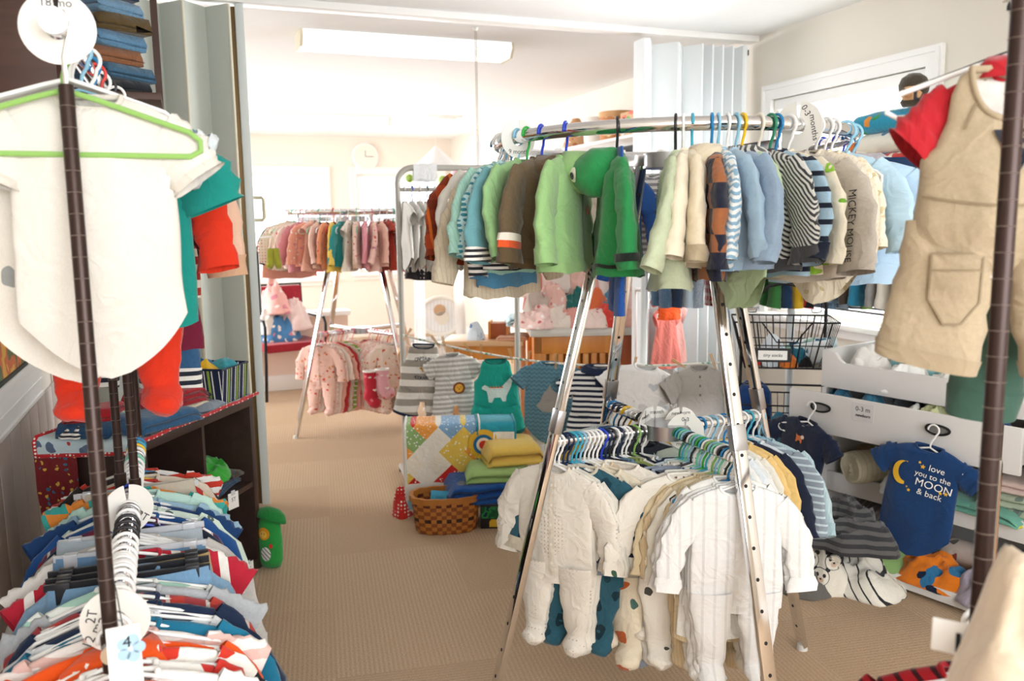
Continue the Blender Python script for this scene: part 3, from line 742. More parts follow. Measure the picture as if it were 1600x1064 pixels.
# ------------------------------------------------------------------ round garment racks
def round_rack(c, zr, zl, rr, label, angs, rf=.555, rt=.15, holes=True):
    e = empty('round_clothes_rack', label, 'clothes rack', (c[0], c[1], 0))
    n = 72
    part('ring_rail', MB().tube([(rr*math.cos(2*PI*i/n), rr*math.sin(2*PI*i/n), zr) for i in range(n)], .0158, 14, True), CHROME, e)
    for k, a in enumerate(angs):
        ca, sa = math.cos(R(a)), math.sin(R(a)); f = Vector((rf*ca, rf*sa, .012)); t = Vector((rt*ca, rt*sa, zr-.02)); ax = (t-f).normalized()
        tang = Vector((-sa, ca, 0)); nrm = ax.cross(tang)
        M = Matrix(((nrm.x, tang.x, ax.x, f.x), (nrm.y, tang.y, ax.y, f.y), (nrm.z, tang.z, ax.z, f.z), (0, 0, 0, 1))); L = (t-f).length
        leg = part('leg', MB().box((-.009, -.018, 0), (.009, .018, L), M), CHROME, e, bevel=.003)
        if holes:
            hm = MB()
            for i in range(int(L/.075)-1):
                z = .08+i*.075
                for s in (-1, 1):
                    kk = len(hm.v); hm.v += [M @ Vector((s*.0094, .0048*math.cos(2*PI*j/10), z+.0048*math.sin(2*PI*j/10))) for j in range(10)]; hm.f.append(tuple(range(kk, kk+10)))
            part('adjusting_hole', hm, BLACKM, leg, smooth=False)
            part('sleeve_joint', MB().box((-.0115, -.0205, L*.52), (.0115, .0205, L*.56), M), STEEL, leg, bevel=.002)
        part('foot_cap', MB().lathe([(.001, -.012), (.016, -.012), (.018, .0), (.016, .02), (.001, .02)], 14, (f.x, f.y, 0)), plastic('#d9d6d0'), leg)
        # flat spoke of the top and round arm of the lower tier
        Rz = Matrix.Rotation(R(a), 4, 'Z')
        part('top_spoke', MB().box((rt-.0, -.003, zr-.062), (rr, .003, zr-.032), Rz), CHROME, e)
        part('spoke_post', MB().tube([(rr-.004, 0, zr-.05), (rr-.004, 0, zr)], .006, 8), CHROME, e).rotation_euler = (0, 0, R(a))
        rl = rt+(rf-rt)*(zr-zl)/zr
        part('lower_arm', MB().tube([(rl, 0, zl), (.06, 0, zl)], .0155, 12), CHROME, e).rotation_euler = (0, 0, R(a))
    for z in (zr-.047, zl): part('hub', MB().lathe([(.001, -.02), (.07, -.02), (.07, .02), (.001, .02)], 20, (0, 0, z)), STEEL, e)
    part('inner_frame', MB().box((-rt-.01, -.003, zr-.062), (rt+.01, .003, zr-.032)).box((-.003, -rt-.01, zr-.062), (.003, rt+.01, zr-.032)), CHROME, e)
    return e
C1 = Vector((1.235, 2.03)); ZR, RR, ZL = 1.598, .466, .803
HZ = ZR+.0187; HL = ZL+.0187
round_rack(C1, ZR, ZL, RR, 'chrome round two-tier clothes rack full of baby clothes in the middle of the near room', (180, 270, 5, 90))
def ring_angle(px, c=C1, r=RR, z=ZR, lo=186, hi=306):
    for _ in range(40):
        m = (lo+hi)/2; x = px_of((c[0]+r*math.cos(R(m)), c[1]+r*math.sin(R(m)), z))[0]
        if x < px: lo = m
        else: hi = m
    return (lo+hi)/2
# ------------------------------------------------------------------ clothes on the round rack's top ring
F = fabric
def on_ring(px, kind, v, mat, desc, hcol, trim=None, flip=None, c=C1, r=RR, hz=HZ, theta=None, yaw=0, grp=None, sc=1, hgrp=None, tilt=(0, 0), where='on the round rack', ysc=1, w=.125, xsc=1):
    th = theta if theta is not None else ring_angle(px, c, r, hz-.0187)
    a = R(th); loc = (c[0]+r*math.cos(a), c[1]+r*math.sin(a), hz)
    fl = (th < 236) if flip is None else flip
    if th < 236 and c is C1 and yaw is not None: yaw = yaw+.45*(239-th)
    rz = a+(PI if fl else 0)+R(yaw)
    g = garment(kind, v, loc, rz, mat, desc, grp, trim, sc=(sc*xsc, sc*ysc, sc*(.87 if c is C1 else 1)), tilt=tilt)
    if hcol: hanger(loc, rz, hcol, ('%s hanger under the %s' % (HN[hcol], ' '.join(desc.split()[:9])))[:120], hgrp or 'hangers on the top ring of the round rack', sc=sc, w=w)
    return g
HN = {'#f2f2f0': 'white plastic', '#1f3fc0': 'royal blue plastic', '#8fc4dd': 'pale blue plastic', '#3fa9c4': 'turquoise plastic', '#1a2c4c': 'navy plastic', '#26262a': 'black plastic', '#1d7fb8': 'bright blue plastic', '#f3c415': 'yellow plastic', '#2f8a66': 'dark green plastic', '#2fae45': 'green plastic', '#efe9da': 'ivory plastic', '#7fd0b0': 'mint plastic', '#8dbb62': 'lime green plastic', '#e88f9f': 'pink plastic', '#d8352c': 'red plastic', 'clear': 'clear plastic', '#d9d4cc': 'grey plastic'}
WH, RB, PB, TQ, NV, BK, BB, YL, DG, GR, IV, MT, LG, PK, RD, GY = [k for k in HN if k not in ('clear',)]
cream, ivory, sage, sky_b = '#eee3cd', '#efe8da', '#b9cf9c', '#a9cbe4'
on_ring(0, 'sweater', 1, F('#a8401c', 'plaid', '#5e2415', '#d8702c', p=.07), 'rust plaid baby sweater at the end of the ring facing the far room', BB, theta=158, yaw=-8, sc=1.04)
on_ring(0, 'sweater', 2, F('#d9d5cc'), 'pale grey-white sweater hanging beside the rust plaid sweater', WH, theta=164, yaw=4, sc=1.0)
on_ring(0, 'top', 3, F('#d4c6ae', 'knit', p=.012), 'long oatmeal knitted baby tunic hanging lowest beside the white sweater', WH, theta=171, sc=1.25, xsc=.8, yaw=-2)
on_ring(0, 'cardigan', 4, F('#a6d3c4', 'knit', p=.008), 'fuzzy aqua cardigan between the oatmeal tunic and a dotted top', PB, theta=177, yaw=6)
on_ring(0, 'top', 5, F('#bfe0e2', 'dots', '#3f8fa0', p=.014, duty=.33), 'pale aqua top with teal dots', PB, theta=182, yaw=6)
on_ring(0, 'sweater', 6, F('#6fa5ad'), 'teal-blue sweater with black and white striped hem', PB, F('#f2eee8', 'stripe', '#2c2c32', p=.014), theta=187, sc=1.04, yaw=6)
on_ring(0, 'sweater', 7, F('#93bd84'), 'light green crew-neck sweater before the brown jacket', GR, theta=192, yaw=4)
on_ring(0, 'top', 22, F('#4f86a8'), 'denim blue top showing below the teal sweater', WH, F('#f2eee8', 'stripe', '#2c2c32', p=.014), theta=177, sc=1.16, xsc=.72)
g = on_ring(846, 'hoodie', 8, F('#6f5f48', 'heather', '#5d4d38'), 'brown hooded jacket with orange and white striped cuffs', RB, F('#5d4c36'), sc=1.02, yaw=6)
for c in [c for c in g.children if c.name.startswith('sleeve')]:
    zc = min(v.co.z for v in c.data.vertices)
    rows = [v.co for v in c.data.vertices]
    for off, colr in ((-5, '#e8e2d4'), (-4, '#d8562a')):
        n = 18; k = len(rows)+off*n
        rr = [rows[k:k+n], rows[k+n:k+2*n]]
        part('cuff_stripe', MB().grid(band([[Vector(q) for q in r0] for r0 in rr], .0016), True), F(colr), c)
g = on_ring(884, 'hoodie', 9, F('#9cc286', 'heather', '#8db777'), 'pale green zip jacket with big fold-over collar beside the green dinosaur hoodie', RB, F('#93b97c'), yaw=8, sc=1.04)
decal(g, 'orange_patch', poly_mesh(ell(.05, -.22, .022, .014), 3), F('#e07a33'), lift=.006)
pm = bpy.data.meshes.new('zip'); zs = [lerp(-.105, -.36, i/24) for i in range(25)]
pm.from_pydata([(sx*.004, 0, z) for z in zs for sx in (-1, 1)], [], [(2*i, 2*i+1, 2*i+3, 2*i+2) for i in range(24)])
decal(g, 'zip', pm, plain('zip_tape', '#6f8f57', .5), lift=.003)
decal(g, 'care_label', poly_mesh([(-.012, -.104), (.012, -.104), (.012, -.125), (-.012, -.125)], 2), plain('black_label', '#25252a', .7), lift=.004)
g = on_ring(964, 'hoodie', 10, F('#2f8f4f', 'heather', '#27834a'), 'bright green dinosaur hoodie with white eyes on its hood and black stripes', BK, F('#2a8448'), yaw=16, sc=1.06, flip=False)
hd = [c for c in g.children if c.name.startswith('hood')][0]
for s in (-1, 1):
    link('eye_white', onto(poly_mesh(ell(s*.038, -.135, .013, .018), 3), hd.data, lift=.004), F('#e9e6d4'), hd)
    link('eye_pupil', onto(poly_mesh(ell(s*.038+.003, -.138, .006, .009), 2), hd.data, lift=.0065), F('#1c2a22'), hd)
for c in [c for c in g.children if c.name.startswith('hem_band')]:
    rows = [v.co for v in c.data.vertices]; n = 44
    part('hem_stripe', MB().grid(band([rows[0:n], [lerp(a_, b_, .6) for a_, b_ in zip(rows[0:n], rows[n:2*n])]], .002), True), F('#1d2320'), c)
for c in [c for c in g.children_recursive if c.name.split('.')[0] == 'cuff']:
    rows = [v.co for v in c.data.vertices]; n = 18
    part('cuff_stripe', MB().grid(band([rows[0:n], rows[n:2*n]], .002), True), F('#1d2320'), c)
on_ring(0, 'trousers', 1, F('#2a58a8'), 'royal blue fleece trousers showing below the dinosaur hoodie', None, theta=ring_angle(964)+.3, sc=1.16, xsc=.8, ysc=.35, yaw=16, flip=False)
g = on_ring(1056, 'cardigan', 11, F('#c8d2b4', 'heather', '#bcc8a8'), 'pale sage cardigan with embroidered initials on its chest', BK, sc=1.06, yaw=-4)
decal(g, 'embroidery', text_mesh('DMCX', .03), plain('olive_thread', '#7d8560', .8), dx=-.06, dz=-.19, ang=-PI/2, lift=.006)
on_ring(1068, 'sweater', 12, F(cream), 'cream sweater just behind the sage cardigan', WH, yaw=-6)
on_ring(1082, 'hoodie', 13, F('#e9dcc2'), 'cream hooded top with taupe-lined hood', TQ, F('#b7a78c'), yaw=-4, flip=True)
g = on_ring(1112, 'top', 14, F('#262a3c', 'block', '#a86a44', p=.085), 'navy and brown colour-block top with a paper price tag', BB, F('#262a3c'), yaw=-8, sc=1.06)
tg = empty('price_tag', 'paper price tag with a green size circle hanging from the colour-block top', 'price tag', P(1119, 391, 1.79))
tg.rotation_euler = (0, 0, R(-32))
part('card', MB().box((-.027, -.0012, -.029), (.027, .0012, .029)), plain('kraft_tag', '#d9c98f', .7), tg)
part('size_circle', MB().prism(ell(.015, .016, .0095, .0095), -.0018, -.0012), plain('tag_green', '#3f9a43', .6), tg, smooth=False)
put_text('3', .012, PAPER, tg, (.015, -.0022, .016)); put_text("Carter's", .013, plain('tag_tan', '#8d7a3f', .6), tg, (-.009, -.0022, .004))
bc = MB()
for i in range(15):
    if i % 3 != 1: bc.box((.0+i*.0016, -.0018, -.024), (.001+i*.0016, -.0012, -.016))
for i in range(11): bc.box((-.02+i*.0016, -.0018, -.010), (-.0192+i*.0016, -.0012, -.006))
part('bar_marks', bc, INK, tg, smooth=False)
on_ring(1122, 'top', 15, F('#8fb7d2', 'wave', '#eef3f4', p=.016), 'pale blue wavy striped top', PB, yaw=-4)
on_ring(1136, 'top', 16, F('#a7c3d9'), 'pale blue ribbed top between the wavy and the grey-blue one', WH, yaw=0)
on_ring(1150, 'sweater', 17, F('#93aecb', 'heather', '#a7bdd4'), 'grey-blue sweater beside the mint green top', PB, yaw=3, sc=1.03)
on_ring(1160, 'longsuit', 18, F('#bfd8ae'), 'mint green long-sleeved bodysuit hanging from the yellow hanger', YL, yaw=3, sc=1.0)
on_ring(1186, 'hoodie', 19, F('#dcdcd8', 'diag', '#3f4145', p=.011), 'grey and black pinstriped hooded top', IV, F('#4a4b4e'), yaw=2, sc=1.03)
on_ring(1204, 'top', 20, F('#1f2738', 'stripe', '#a9c9df', p=.036, duty=.68), 'pale blue top with bold navy stripes', DG, F('#1f2738'), yaw=4, sc=1.04)
on_ring(1213, 'top', 21, F('#e8dfc9', 'prints', '#6fa62f', '#8fbf3f', p=.05, duty=.3), 'cream top with little green frogs', BB, yaw=6, sc=1.04)
g = on_ring(1232, 'sweater', 23, F('#c9c0b4', 'heather', '#b8aea2'), 'stone grey sweatshirt with black capital lettering down its sleeve', WH, yaw=10, sc=1.1)
sl = [c for c in g.children if c.name.startswith('sleeve')]
sl = max(sl, key=lambda c: (g.rotation_euler.z, sum(v.co.x for v in c.data.vertices)*1))
xs_ = [v.co.x for v in sl.data.vertices]; zs_ = [v.co.z for v in sl.data.vertices]
hi_ = max(sl.data.vertices, key=lambda v: v.co.z).co; 
lw = [v.co for v in sl.data.vertices if v.co.z < min(zs_)+.03]; lx = sum(q.x for q in lw)/len(lw)
midz = (min(zs_)+max(zs_))/2-.02
mr = [v.co.x for v in sl.data.vertices if abs(v.co.z-midz) < .012]
link('lettering', onto(text_mesh('MICKEY MOUSE', .022), sl.data, dx=(min(mr)+max(mr))/2+.006, dz=midz, ang=-PI/2+.12, lift=.004), INK, sl)
on_ring(1262, 'sweater', 24, F('#e7dccb', 'knit', p=.012), 'ivory knitted sweater next to the stone grey sweatshirt', WH, yaw=2, xsc=.85)
on_ring(1276, 'cardigan', 25, F('#ecdfc9', 'dots', '#e4cfae', p=.012, duty=.4), 'cream cable-knit cardigan with a textured front', WH, yaw=2, xsc=.8)
on_ring(1290, 'longsuit', 26, F('#efe6d0', 'prints', '#cdbf92', '#d9cba2', p=.03, duty=.28), 'ivory bodysuit with faint printed sprigs', WH, yaw=2, xsc=.8)
on_ring(1300, 'top', 27, F('#b9d7ea'), 'pale blue top behind the ivory bodysuit', WH, yaw=6, xsc=.9)
on_ring(0, 'top', 28, F('#b3cfe6'), 'sky blue long-sleeved top spread wide near the window side of the ring', PB, theta=301, yaw=16, sc=1.14, xsc=1.12)
on_ring(0, 'hoodie', 29, F('#b9b3b8', 'heather', '#aaa4ab'), 'mauve-grey hooded sweatshirt with blue cuffs closest to the window', PB, F('#a7c9e4'), theta=311, yaw=14, sc=1.1, xsc=1.1)
on_ring(0, 'top', 30, F('#2c4f80'), 'dark blue top half hidden behind the mauve-grey sweatshirt', BB, theta=328, yaw=4, sc=1.1)
on_ring(0, 'shorts', 2, F('#1f3350'), 'navy shorts showing below the sky blue top', None, theta=307, yaw=16, sc=1.42)
on_ring(0, 'shorts', 3, F('#22395a'), 'dark denim shorts hanging low behind the sky blue top', None, theta=313, yaw=12, sc=1.46)
for th, kd, mt, ds in ((340, 'top', F('#8fb0cf'), 'pale denim blue shirt on the window side of the ring'), (352, 'sweater', F('#d6cfc4'), 'beige sweater on the far window side of the ring'),
                       (8, 'top', F('#eceae4', 'stripe', '#8b8b92', p=.02), 'white and grey striped top on the hidden side of the ring'), (40, 'longsuit', F('#b7372e'), 'red bodysuit on the hidden side of the ring'),
                       (62, 'top', F('#e9e9e6', 'stripe', '#9a9aa0', p=.022), 'white top with grey stripes glimpsed behind the dinosaur hoodie'), (84, 'longsuit', F('#2f5da8'), 'blue bodysuit glimpsed behind the dinosaur hoodie'),
                       (106, 'top', F('#e3ddd0'), 'off-white top on the far side of the ring'), (128, 'sweater', F('#b9a58a'), 'tan sweater on the far side of the ring')):
    on_ring(0, kd, int(th) % 5+30, mt, ds, WH if th % 4 else RB, theta=th)
# round dividers on the ring
def ring_disc(theta, text, label, yaw=0, **kw):
    a = R(theta); divider((C1[0]+RR*math.cos(a), C1[1]+RR*math.sin(a), ZR-.004), a+R(yaw), text, label, 'round size dividers', **kw)
ring_disc(187, ['', '9 month'], 'white round divider at the end of the top ring beside the oatmeal tunic', yaw=0)
ring_disc(ring_angle(1247), ['0-3', 'months'], 'white round divider with black lettering on the top ring by the stone grey sweatshirt', yaw=22, r=.055, size=.019, spots=[('0-3', 62, 62), ('months', -8, 80)])

# ------------------------------------------------------------------ clothes on the four lower arms
def on_arm(ang, items, t0, t1, rz, name, kinds_sc=1, c=C1, hl=HL, w=.125):
    n = len(items)
    for i, (kind, v, mat, desc, hc, *rest) in enumerate(items):
        t = lerp(t0, t1, i/max(1, n-1)); a = R(ang)
        loc = (c[0]+t*math.cos(a), c[1]+t*math.sin(a), hl)
        tw = random.Random(v*3+i).uniform(-4, 4)
        trim = rest[0] if rest else None; xs, zs = (rest[1], rest[2]) if len(rest) > 2 else (1, 1); sh = rest[3] if len(rest) > 3 else 0
        lab = desc if len(desc.split()) > 6 else '%s, %s from the leg on %s' % (desc, ORD[i], name)
        lg = (loc[0]+sh*math.cos(rz), loc[1]+sh*math.sin(rz), loc[2])
        g = garment(kind, v, lg, rz+R(tw), mat, lab, None, trim, sc=(kinds_sc*xs, kinds_sc*.6, kinds_sc*zs))
        hanger(loc, rz+R(tw), hc, '%s hanger, %s from the leg on %s' % (HN[hc], ORD[i], name), 'hangers on ' + name, w=w)
rb = random.Random(5)
dino = F('#2d5a6a', 'prints', '#14303c', '#1d3f4d', p=.055, duty=.33); anim = F('#ece0c8', 'floral', '#c8632c', '#4d7068', p=.062, duty=.26)
leaf = F('#23262c', 'floral', '#c9c6bd', '#8f8d86', p=.035, duty=.3); arrow = F('#eae3d6', 'prints', '#6a6660', '#8f857a', p=.05, duty=.25)
A_items = [
 ('sleeper', 1, F('#e9e2d6', 'dots', '#b99a86', p=.011, duty=.16), 'white dotted footed sleeper hanging outermost beside the chrome leg', WH, F('#ded5c6')),
 ('sleeper', 2, F('#e6e0d4'), 'plain off-white sleeper', WH),
 ('sleeper', 2, F('#dcd8cc'), 'pearl sleeper', NV),
 ('sleeper', 4, dino, 'teal sleeper with dark dinosaur drawings', NV, F('#cfc6b2'), 1.02, 1, .04),
 ('sleeper', 5, F('#232b40', 'stripe', '#e6e2d8', p=.05, duty=.78), 'navy sleeper with thin white stripes', TQ),
 ('sleeper', 6, F('#232b40', 'prints', '#e6e2d8', '#99aabb', p=.05, duty=.24), 'navy sleeper with white marks', TQ),
 ('sleeper', 7, F('#e3d8c2'), 'oatmeal sleeper', PB),
 ('sleeper', 8, anim, 'cream sleeper with tigers and dinosaurs in rust and grey-green', WH, F('#ece0c8'), 1.1, 1.06, .06),
 ('sleeper', 9, F('#e8dcc6'), 'cream sleeper', WH),
 ('sleeper', 1, F('#eee7da', 'floral', '#c94a3c', '#3f7f6a', p=.05, duty=.16), 'white sleeper with small red and green pictures', WH, F('#eee7da'), 1.08, .92, .085),
 ('longsuit', 2, F('#d9c2a8'), 'tan bodysuit', WH),
 ('sleeper', 3, F('#9cc9b9', 'stripe', '#3d5f66', p=.022), 'mint and dark teal striped sleeper', RB),
 ('sleeper', 4, leaf, 'black sleeper with pale leaf print', NV, F('#23262c'), 1.1, 1.03, .07),
 ('sleeper', 5, leaf, 'black floral sleeper', BK, F('#1a1c20')),
 ('sleeper', 6, F('#5a7590', 'prints', '#d88a3c', '#1f3045', p=.05, duty=.24), 'steel blue sleeper with orange print', WH),
 ('longsuit', 7, F('#6f93a8'), 'steel blue bodysuit', NV),
 ('sleeper', 8, F('#7f8f4a'), 'olive green sleeper', WH),
 ('sleeper', 9, F('#8c9a56'), 'moss green sleeper', WH),
 ('sleeper', 1, F('#25262a', 'stripe', '#d8d5cc', p=.02, duty=.75), 'black sleeper with fine white stripes', BK),
 ('sleeper', 2, F('#1d2636'), 'midnight blue sleeper', LG),
 ('sleeper', 3, F('#efe8dc', 'floral', '#a54d3d', '#3d4f5d', p=.04, duty=.17), 'white sleeper with tiny rust flowers', BK),
 ('sleeper', 4, F('#d8e0e4'), 'icy white sleeper', WH)]
on_arm(180, A_items, .345, .075, R(-90+38), 'the quilt-side lower arm')
B_items = [('tee', i, F(c_), d_, h_) for i, (c_, d_, h_) in enumerate((('#dfe8e4', 'pale tee', IV), ('#3a68a8', 'blue tee', BB), ('#2a3558', 'navy tee', NV), ('#25262a', 'black tee', BK), ('#d9b24a', 'mustard tee', YL), ('#e6e4de', 'white tee', WH), ('#c9d3d8', 'grey-white tee', GY), ('#35383f', 'charcoal tee', BK)), 1)]
on_arm(90, B_items, .345, .13, R(-28), 'the romper-side lower arm')
C_items = [
 ('sleeper', 11, F('#f1f0ee', 'knit', p=.03), 'white pinstriped footed sleeper hanging at the very front of the rack', WH, F('#f4f3f1')),
 ('sleeper', 12, F('#f2f1ef', 'dots', '#d9dde2', p=.012, duty=.2), 'white dotted sleeper', WH, F('#eef0f2')),
 ('sleeper', 13, F('#f0efec'), 'plain white sleeper', WH),
 ('gown', 14, F('#f1efe9'), 'white baby gown', BB, None, .8, .85),
 ('gown', 15, F('#e2cfa8', 'knit', p=.008), 'long tan knitted gown behind the white sleepers', BK, None, .78, .88),
 ('sleeper', 16, F('#ece6d8', 'prints', '#a79a86', '#8f8574', p=.04, duty=.2), 'cream sleeper with fine line drawings', WH),
 ('longsuit', 17, F('#eee0c2'), 'buttery cream bodysuit', MT),
 ('sleeper', 18, F('#d8c09a', 'knit', p=.008), 'tan ribbed sleeper', PB),
 ('sleeper', 19, F('#ead9b4'), 'straw yellow sleeper', LG),
 ('sleeper', 11, F('#ece6da', 'floral', '#3d5d4a', '#4a4a44', p=.06, duty=.22), 'white sleeper with green fern and animal print', WH, None, 1.05, 1.02, -.06),
 ('longsuit', 12, F('#efe9de', 'dots', '#7f5a4a', p=.02, duty=.2), 'cream bodysuit with brown dots', TQ),
 ('sleeper', 13, F('#e9e4dc', 'floral', '#34343c', '#57575f', p=.07, duty=.24), 'white sleeper with black circles and animals', GR, None, 1.05, 1.03, -.05),
 ('longsuit', 14, F('#f0ece2', 'dots', '#2f5f8a', p=.022, duty=.22), 'white bodysuit with blue dots', PB),
 ('sleeper', 15, F('#8d97a8', 'prints', '#3d4658', '#39415a', p=.05, duty=.25), 'grey-blue sleeper with little vehicles', MT, None, 1.05, 1.06, -.07),
 ('sleeper', 16, F('#99a3b3', 'heather', '#858fa0'), 'heather blue sleeper', WH, None, 1.05, 1.05, -.085),
 ('longsuit', 17, F('#efeadf', 'prints', '#34343c', '#55555c', p=.04, duty=.22), 'white bodysuit with black prints', BK),
 ('sleeper', 18, F('#e0d9cc', 'floral', '#9a6a4c', '#5d6a52', p=.05, duty=.2), 'stone sleeper with forest animals', PB),
 ('longsuit', 19, F('#f0ede6', 'dots', '#444444', p=.016, duty=.16), 'white bodysuit with speckles', MT),
 ('longsuit', 11, F('#d7e4ea'), 'icy blue bodysuit', TQ),
 ('longsuit', 12, F('#2d3a58'), 'dark navy bodysuit', DG)]
on_arm(270, C_items, .345, .075, R(-20), 'the front lower arm')
D_items = [
 ('sweater', 1, F('#b9d0d6', 'knit', p=.008), 'icy blue ribbed knit sweater hanging outermost beside the holed leg', PB, F('#a9c3ca')),
 ('sweater', 2, F('#c3d3da', 'stripe', '#8f9aa6', p=.02, duty=.7), 'pale blue and grey striped sweater beside the ribbed knit', WH),
 ('longsuit', 3, F('#dfe6ea'), 'icy white bodysuit', TQ), ('top', 4, F('#23293c', 'prints', '#e8e2d0', '#c8b870', p=.06, duty=.2), 'navy top with pale print', WH),
 ('sleeper', 5, F('#e9c67e'), 'honey yellow sleeper', PB), ('longsuit', 6, F('#ecc987'), 'apricot bodysuit', WH),
 ('longsuit', 7, F('#ece7da', 'floral', '#a98a5a', '#6f8a4a', p=.05, duty=.25), 'white bodysuit with safari animals', BB), ('sleeper', 8, F('#f0efeb'), 'white sleeper', WH),
 ('sleeper', 9, F('#e8eef2'), 'bluish white sleeper', PB), ('longsuit', 1, F('#f2f1ee'), 'white bodysuit', WH), ('longsuit', 2, F('#c9dbe2'), 'pale blue bodysuit', BB), ('longsuit', 3, F('#dfe9d8'), 'pale green bodysuit', MT)]
on_arm(5, D_items, .345, .1, R(-56), 'the drawer-side lower arm')
for (dx, dy, tx, lb, yw) in ((-.055, .02, ['newborn', 'months'], 'cream round divider standing at the hub before the royal blue hangers', 60), (.03, -.055, ['0-3', 'months'], 'white round divider at the hub, the closest one to the camera arm', -6), (.0, .06, ['3 month', ''], 'white round divider half hidden behind the other hub dividers', 8), (.062, .02, ['newborn', ''], 'white newborn divider at the hub toward the drawers', 12)):
    divider((C1[0]+dx, C1[1]+dy, ZL+.002), R(yw-20), tx, lb, 'round size dividers', r=.052)
# ------------------------------------------------------------------ the double rail along the chair-rail wall
LXU, LZU, LXL, LZL = -.160, 1.70, -.142, .79
e = empty('double_hanging_rack', 'dark bronze double-rail clothes rack along the wainscoted wall', 'clothes rack', (LXU, 2.0, 0))
def wp(o, pts): return [Vector(q)-o.location for q in pts]
part('upper_rail', MB().tube(wp(e, [(LXU, 1.40, LZU-.0187), (LXU+.012, 2.70, LZU-.0187)]), .0155, 14), CHROME, e)
part('rail_end_cap', MB().tube(wp(e, [(LXU, 1.385, LZU-.0187), (LXU, 1.40, LZU-.0187)]), .019, 14), STEEL, e)
part('lower_rail', MB().tube(wp(e, [(LXL, 1.29, LZL-.0187), (LXL-.035, 2.66, LZL-.0187)]), .0155, 14), CHROME, e)
def notched(name, a, b, r, par):
    po = part(name, MB().tube(wp(par, [a, b]), r, 14), BRONZE, par); nm = MB(); a, b = wp(par, [a, b]); ax = (b-a).normalized(); n = int((b-a).length/.032)
    u = ax.cross(Vector((0, 1, 0))).normalized(); v = ax.cross(u)
    for i in range(1, n):
        c_ = a+ax*(i*.032); nm.tube([c_+(u*math.cos(q)+v*math.sin(q))*(r+.0004) for q in (2*PI*k/14 for k in range(14))], .0006, 4, True)
    part('notch', nm, plain('notch_metal', '#8d8078', .4, .5), po)
    return po
pa, pb = (LXU+.004, 1.44, 1.60), (LXL-.002, 1.315, .735)
po = notched('front_post', pa, pb, .0108, e); d_ = (Vector(pb)-Vector(pa)).normalized()
part('post_cap', MB().tube(wp(e, [Vector(pb)-d_*.055, Vector(pb)]), .0145, 14), BRONZE, po)
part('hanging_hook', MB().tube(wp(e, [Vector(pa), Vector(pa)+Vector((0, -.004, .04)), (LXU+.018, 1.43, LZU-.012), (LXU+.01, 1.43, LZU+.004), (LXU-.012, 1.43, LZU+.002)]), .0035, 8), CHROME, po)
for i, (px, py) in enumerate(((190, 772), (213, 781))):
    q = PZ(px, py, .765); t_ = (q.x+.0, q.y+.02, LZU-.02)
    po = notched('inner_post', t_, (q.x, q.y, q.z), .0098, e); part('post_cap', MB().tube(wp(e, [(q.x, q.y, q.z), (q.x, q.y, q.z+.05)]), .0135, 14), BRONZE, po)
for x_ in (LXL-.034,):
    part('rear_upright', MB().tube(wp(e, [(x_, 2.665, .0), (x_, 2.665, 1.69)]), .0125, 12), BRONZE, e)
part('rear_foot', MB().tube(wp(e, [(-.36, 2.665, .014), (.0, 2.665, .014)]), .0125, 12), BRONZE, e)

# upper rail: shown from the front bodysuit backwards
red_o = F('#d9361e'); maroon = F('#6e1f36')
UP = [  # y, kind, v, cloth, trim, hanger, label, scale, dx, yaw
 (1.475, 'bodysuit', 1, F('#ddd8d0'), F('#d6cfc4'), None, 'plain white bodysuit hanging in front on the lime green hanger', 1.1, .06, 3),
 (1.55, 'bodysuit', 2, F('#e8e2d8', 'floral', '#7c7f80', '#9a9c9a', p=.05, duty=.25), F('#e8e2d8'), None, 'white bodysuit with grey animal print right behind the plain white one', 1.16, -.045, 4),
 (1.62, 'bodysuit', 3, F('#dfe5e6', 'prints', '#56606c', '#7a8792', p=.045, duty=.28), F('#cdd5da'), PB, 'pale blue bodysuit with line-drawn lorries', 1.14, .02, 0),
 (1.69, 'tee', 4, F('#1d8a80'), F('#176e68'), WH, 'teal shirt with a wide sleeve sticking out behind the white bodysuits', 1.25, .035, -8),
 (1.76, 'tee', 5, F('#e7e6e2', 'block', '#2f6fa0', p=.09), F('#2f6fa0'), BB, 'white and blue blocked shirt behind the teal shirt', 1.18, .02, -4),
 (1.84, 'sleeper', 6, red_o, red_o, RD, 'bright orange-red fleece outfit hanging lowest on the upper rail', 1.13, .03, 0),
 (1.93, 'top', 7, F('#ddb8a0'), F('#c9a183'), WH, 'pale peach top behind the orange-red fleece', 1.2, .03, 0),
 (2.02, 'gown', 8, maroon, maroon, BK, 'maroon long-sleeved tunic on the upper rail', 1.0, .05, -10),
 (2.12, 'tee', 9, F('#e9e2d6', 'stripe', '#a8322a', p=.03), F('#2b2b33'), WH, 'red and cream striped shirt behind the maroon tunic', 1.2, .07, -12),
 (2.22, 'hoodie', 10, F('#3d3d44'), F('#2a2a30'), BK, 'charcoal hooded jacket toward the back of the upper rail', 1.1, .06, -8),
 (2.32, 'longsuit', 11, F('#efe3cf'), F('#d9c5a8'), WH, 'cream bodysuit toward the back of the upper rail', 1.1, .06, -8),
 (2.42, 'trousers', 12, F('#3d678f', 'heather', '#2f547a'), F('#e8e6e0', 'stripe', '#2a2f3a', p=.014), None, 'blue jersey trousers with striped cuffs hanging at the back of the upper rail', 1.7, -.02, -34)]
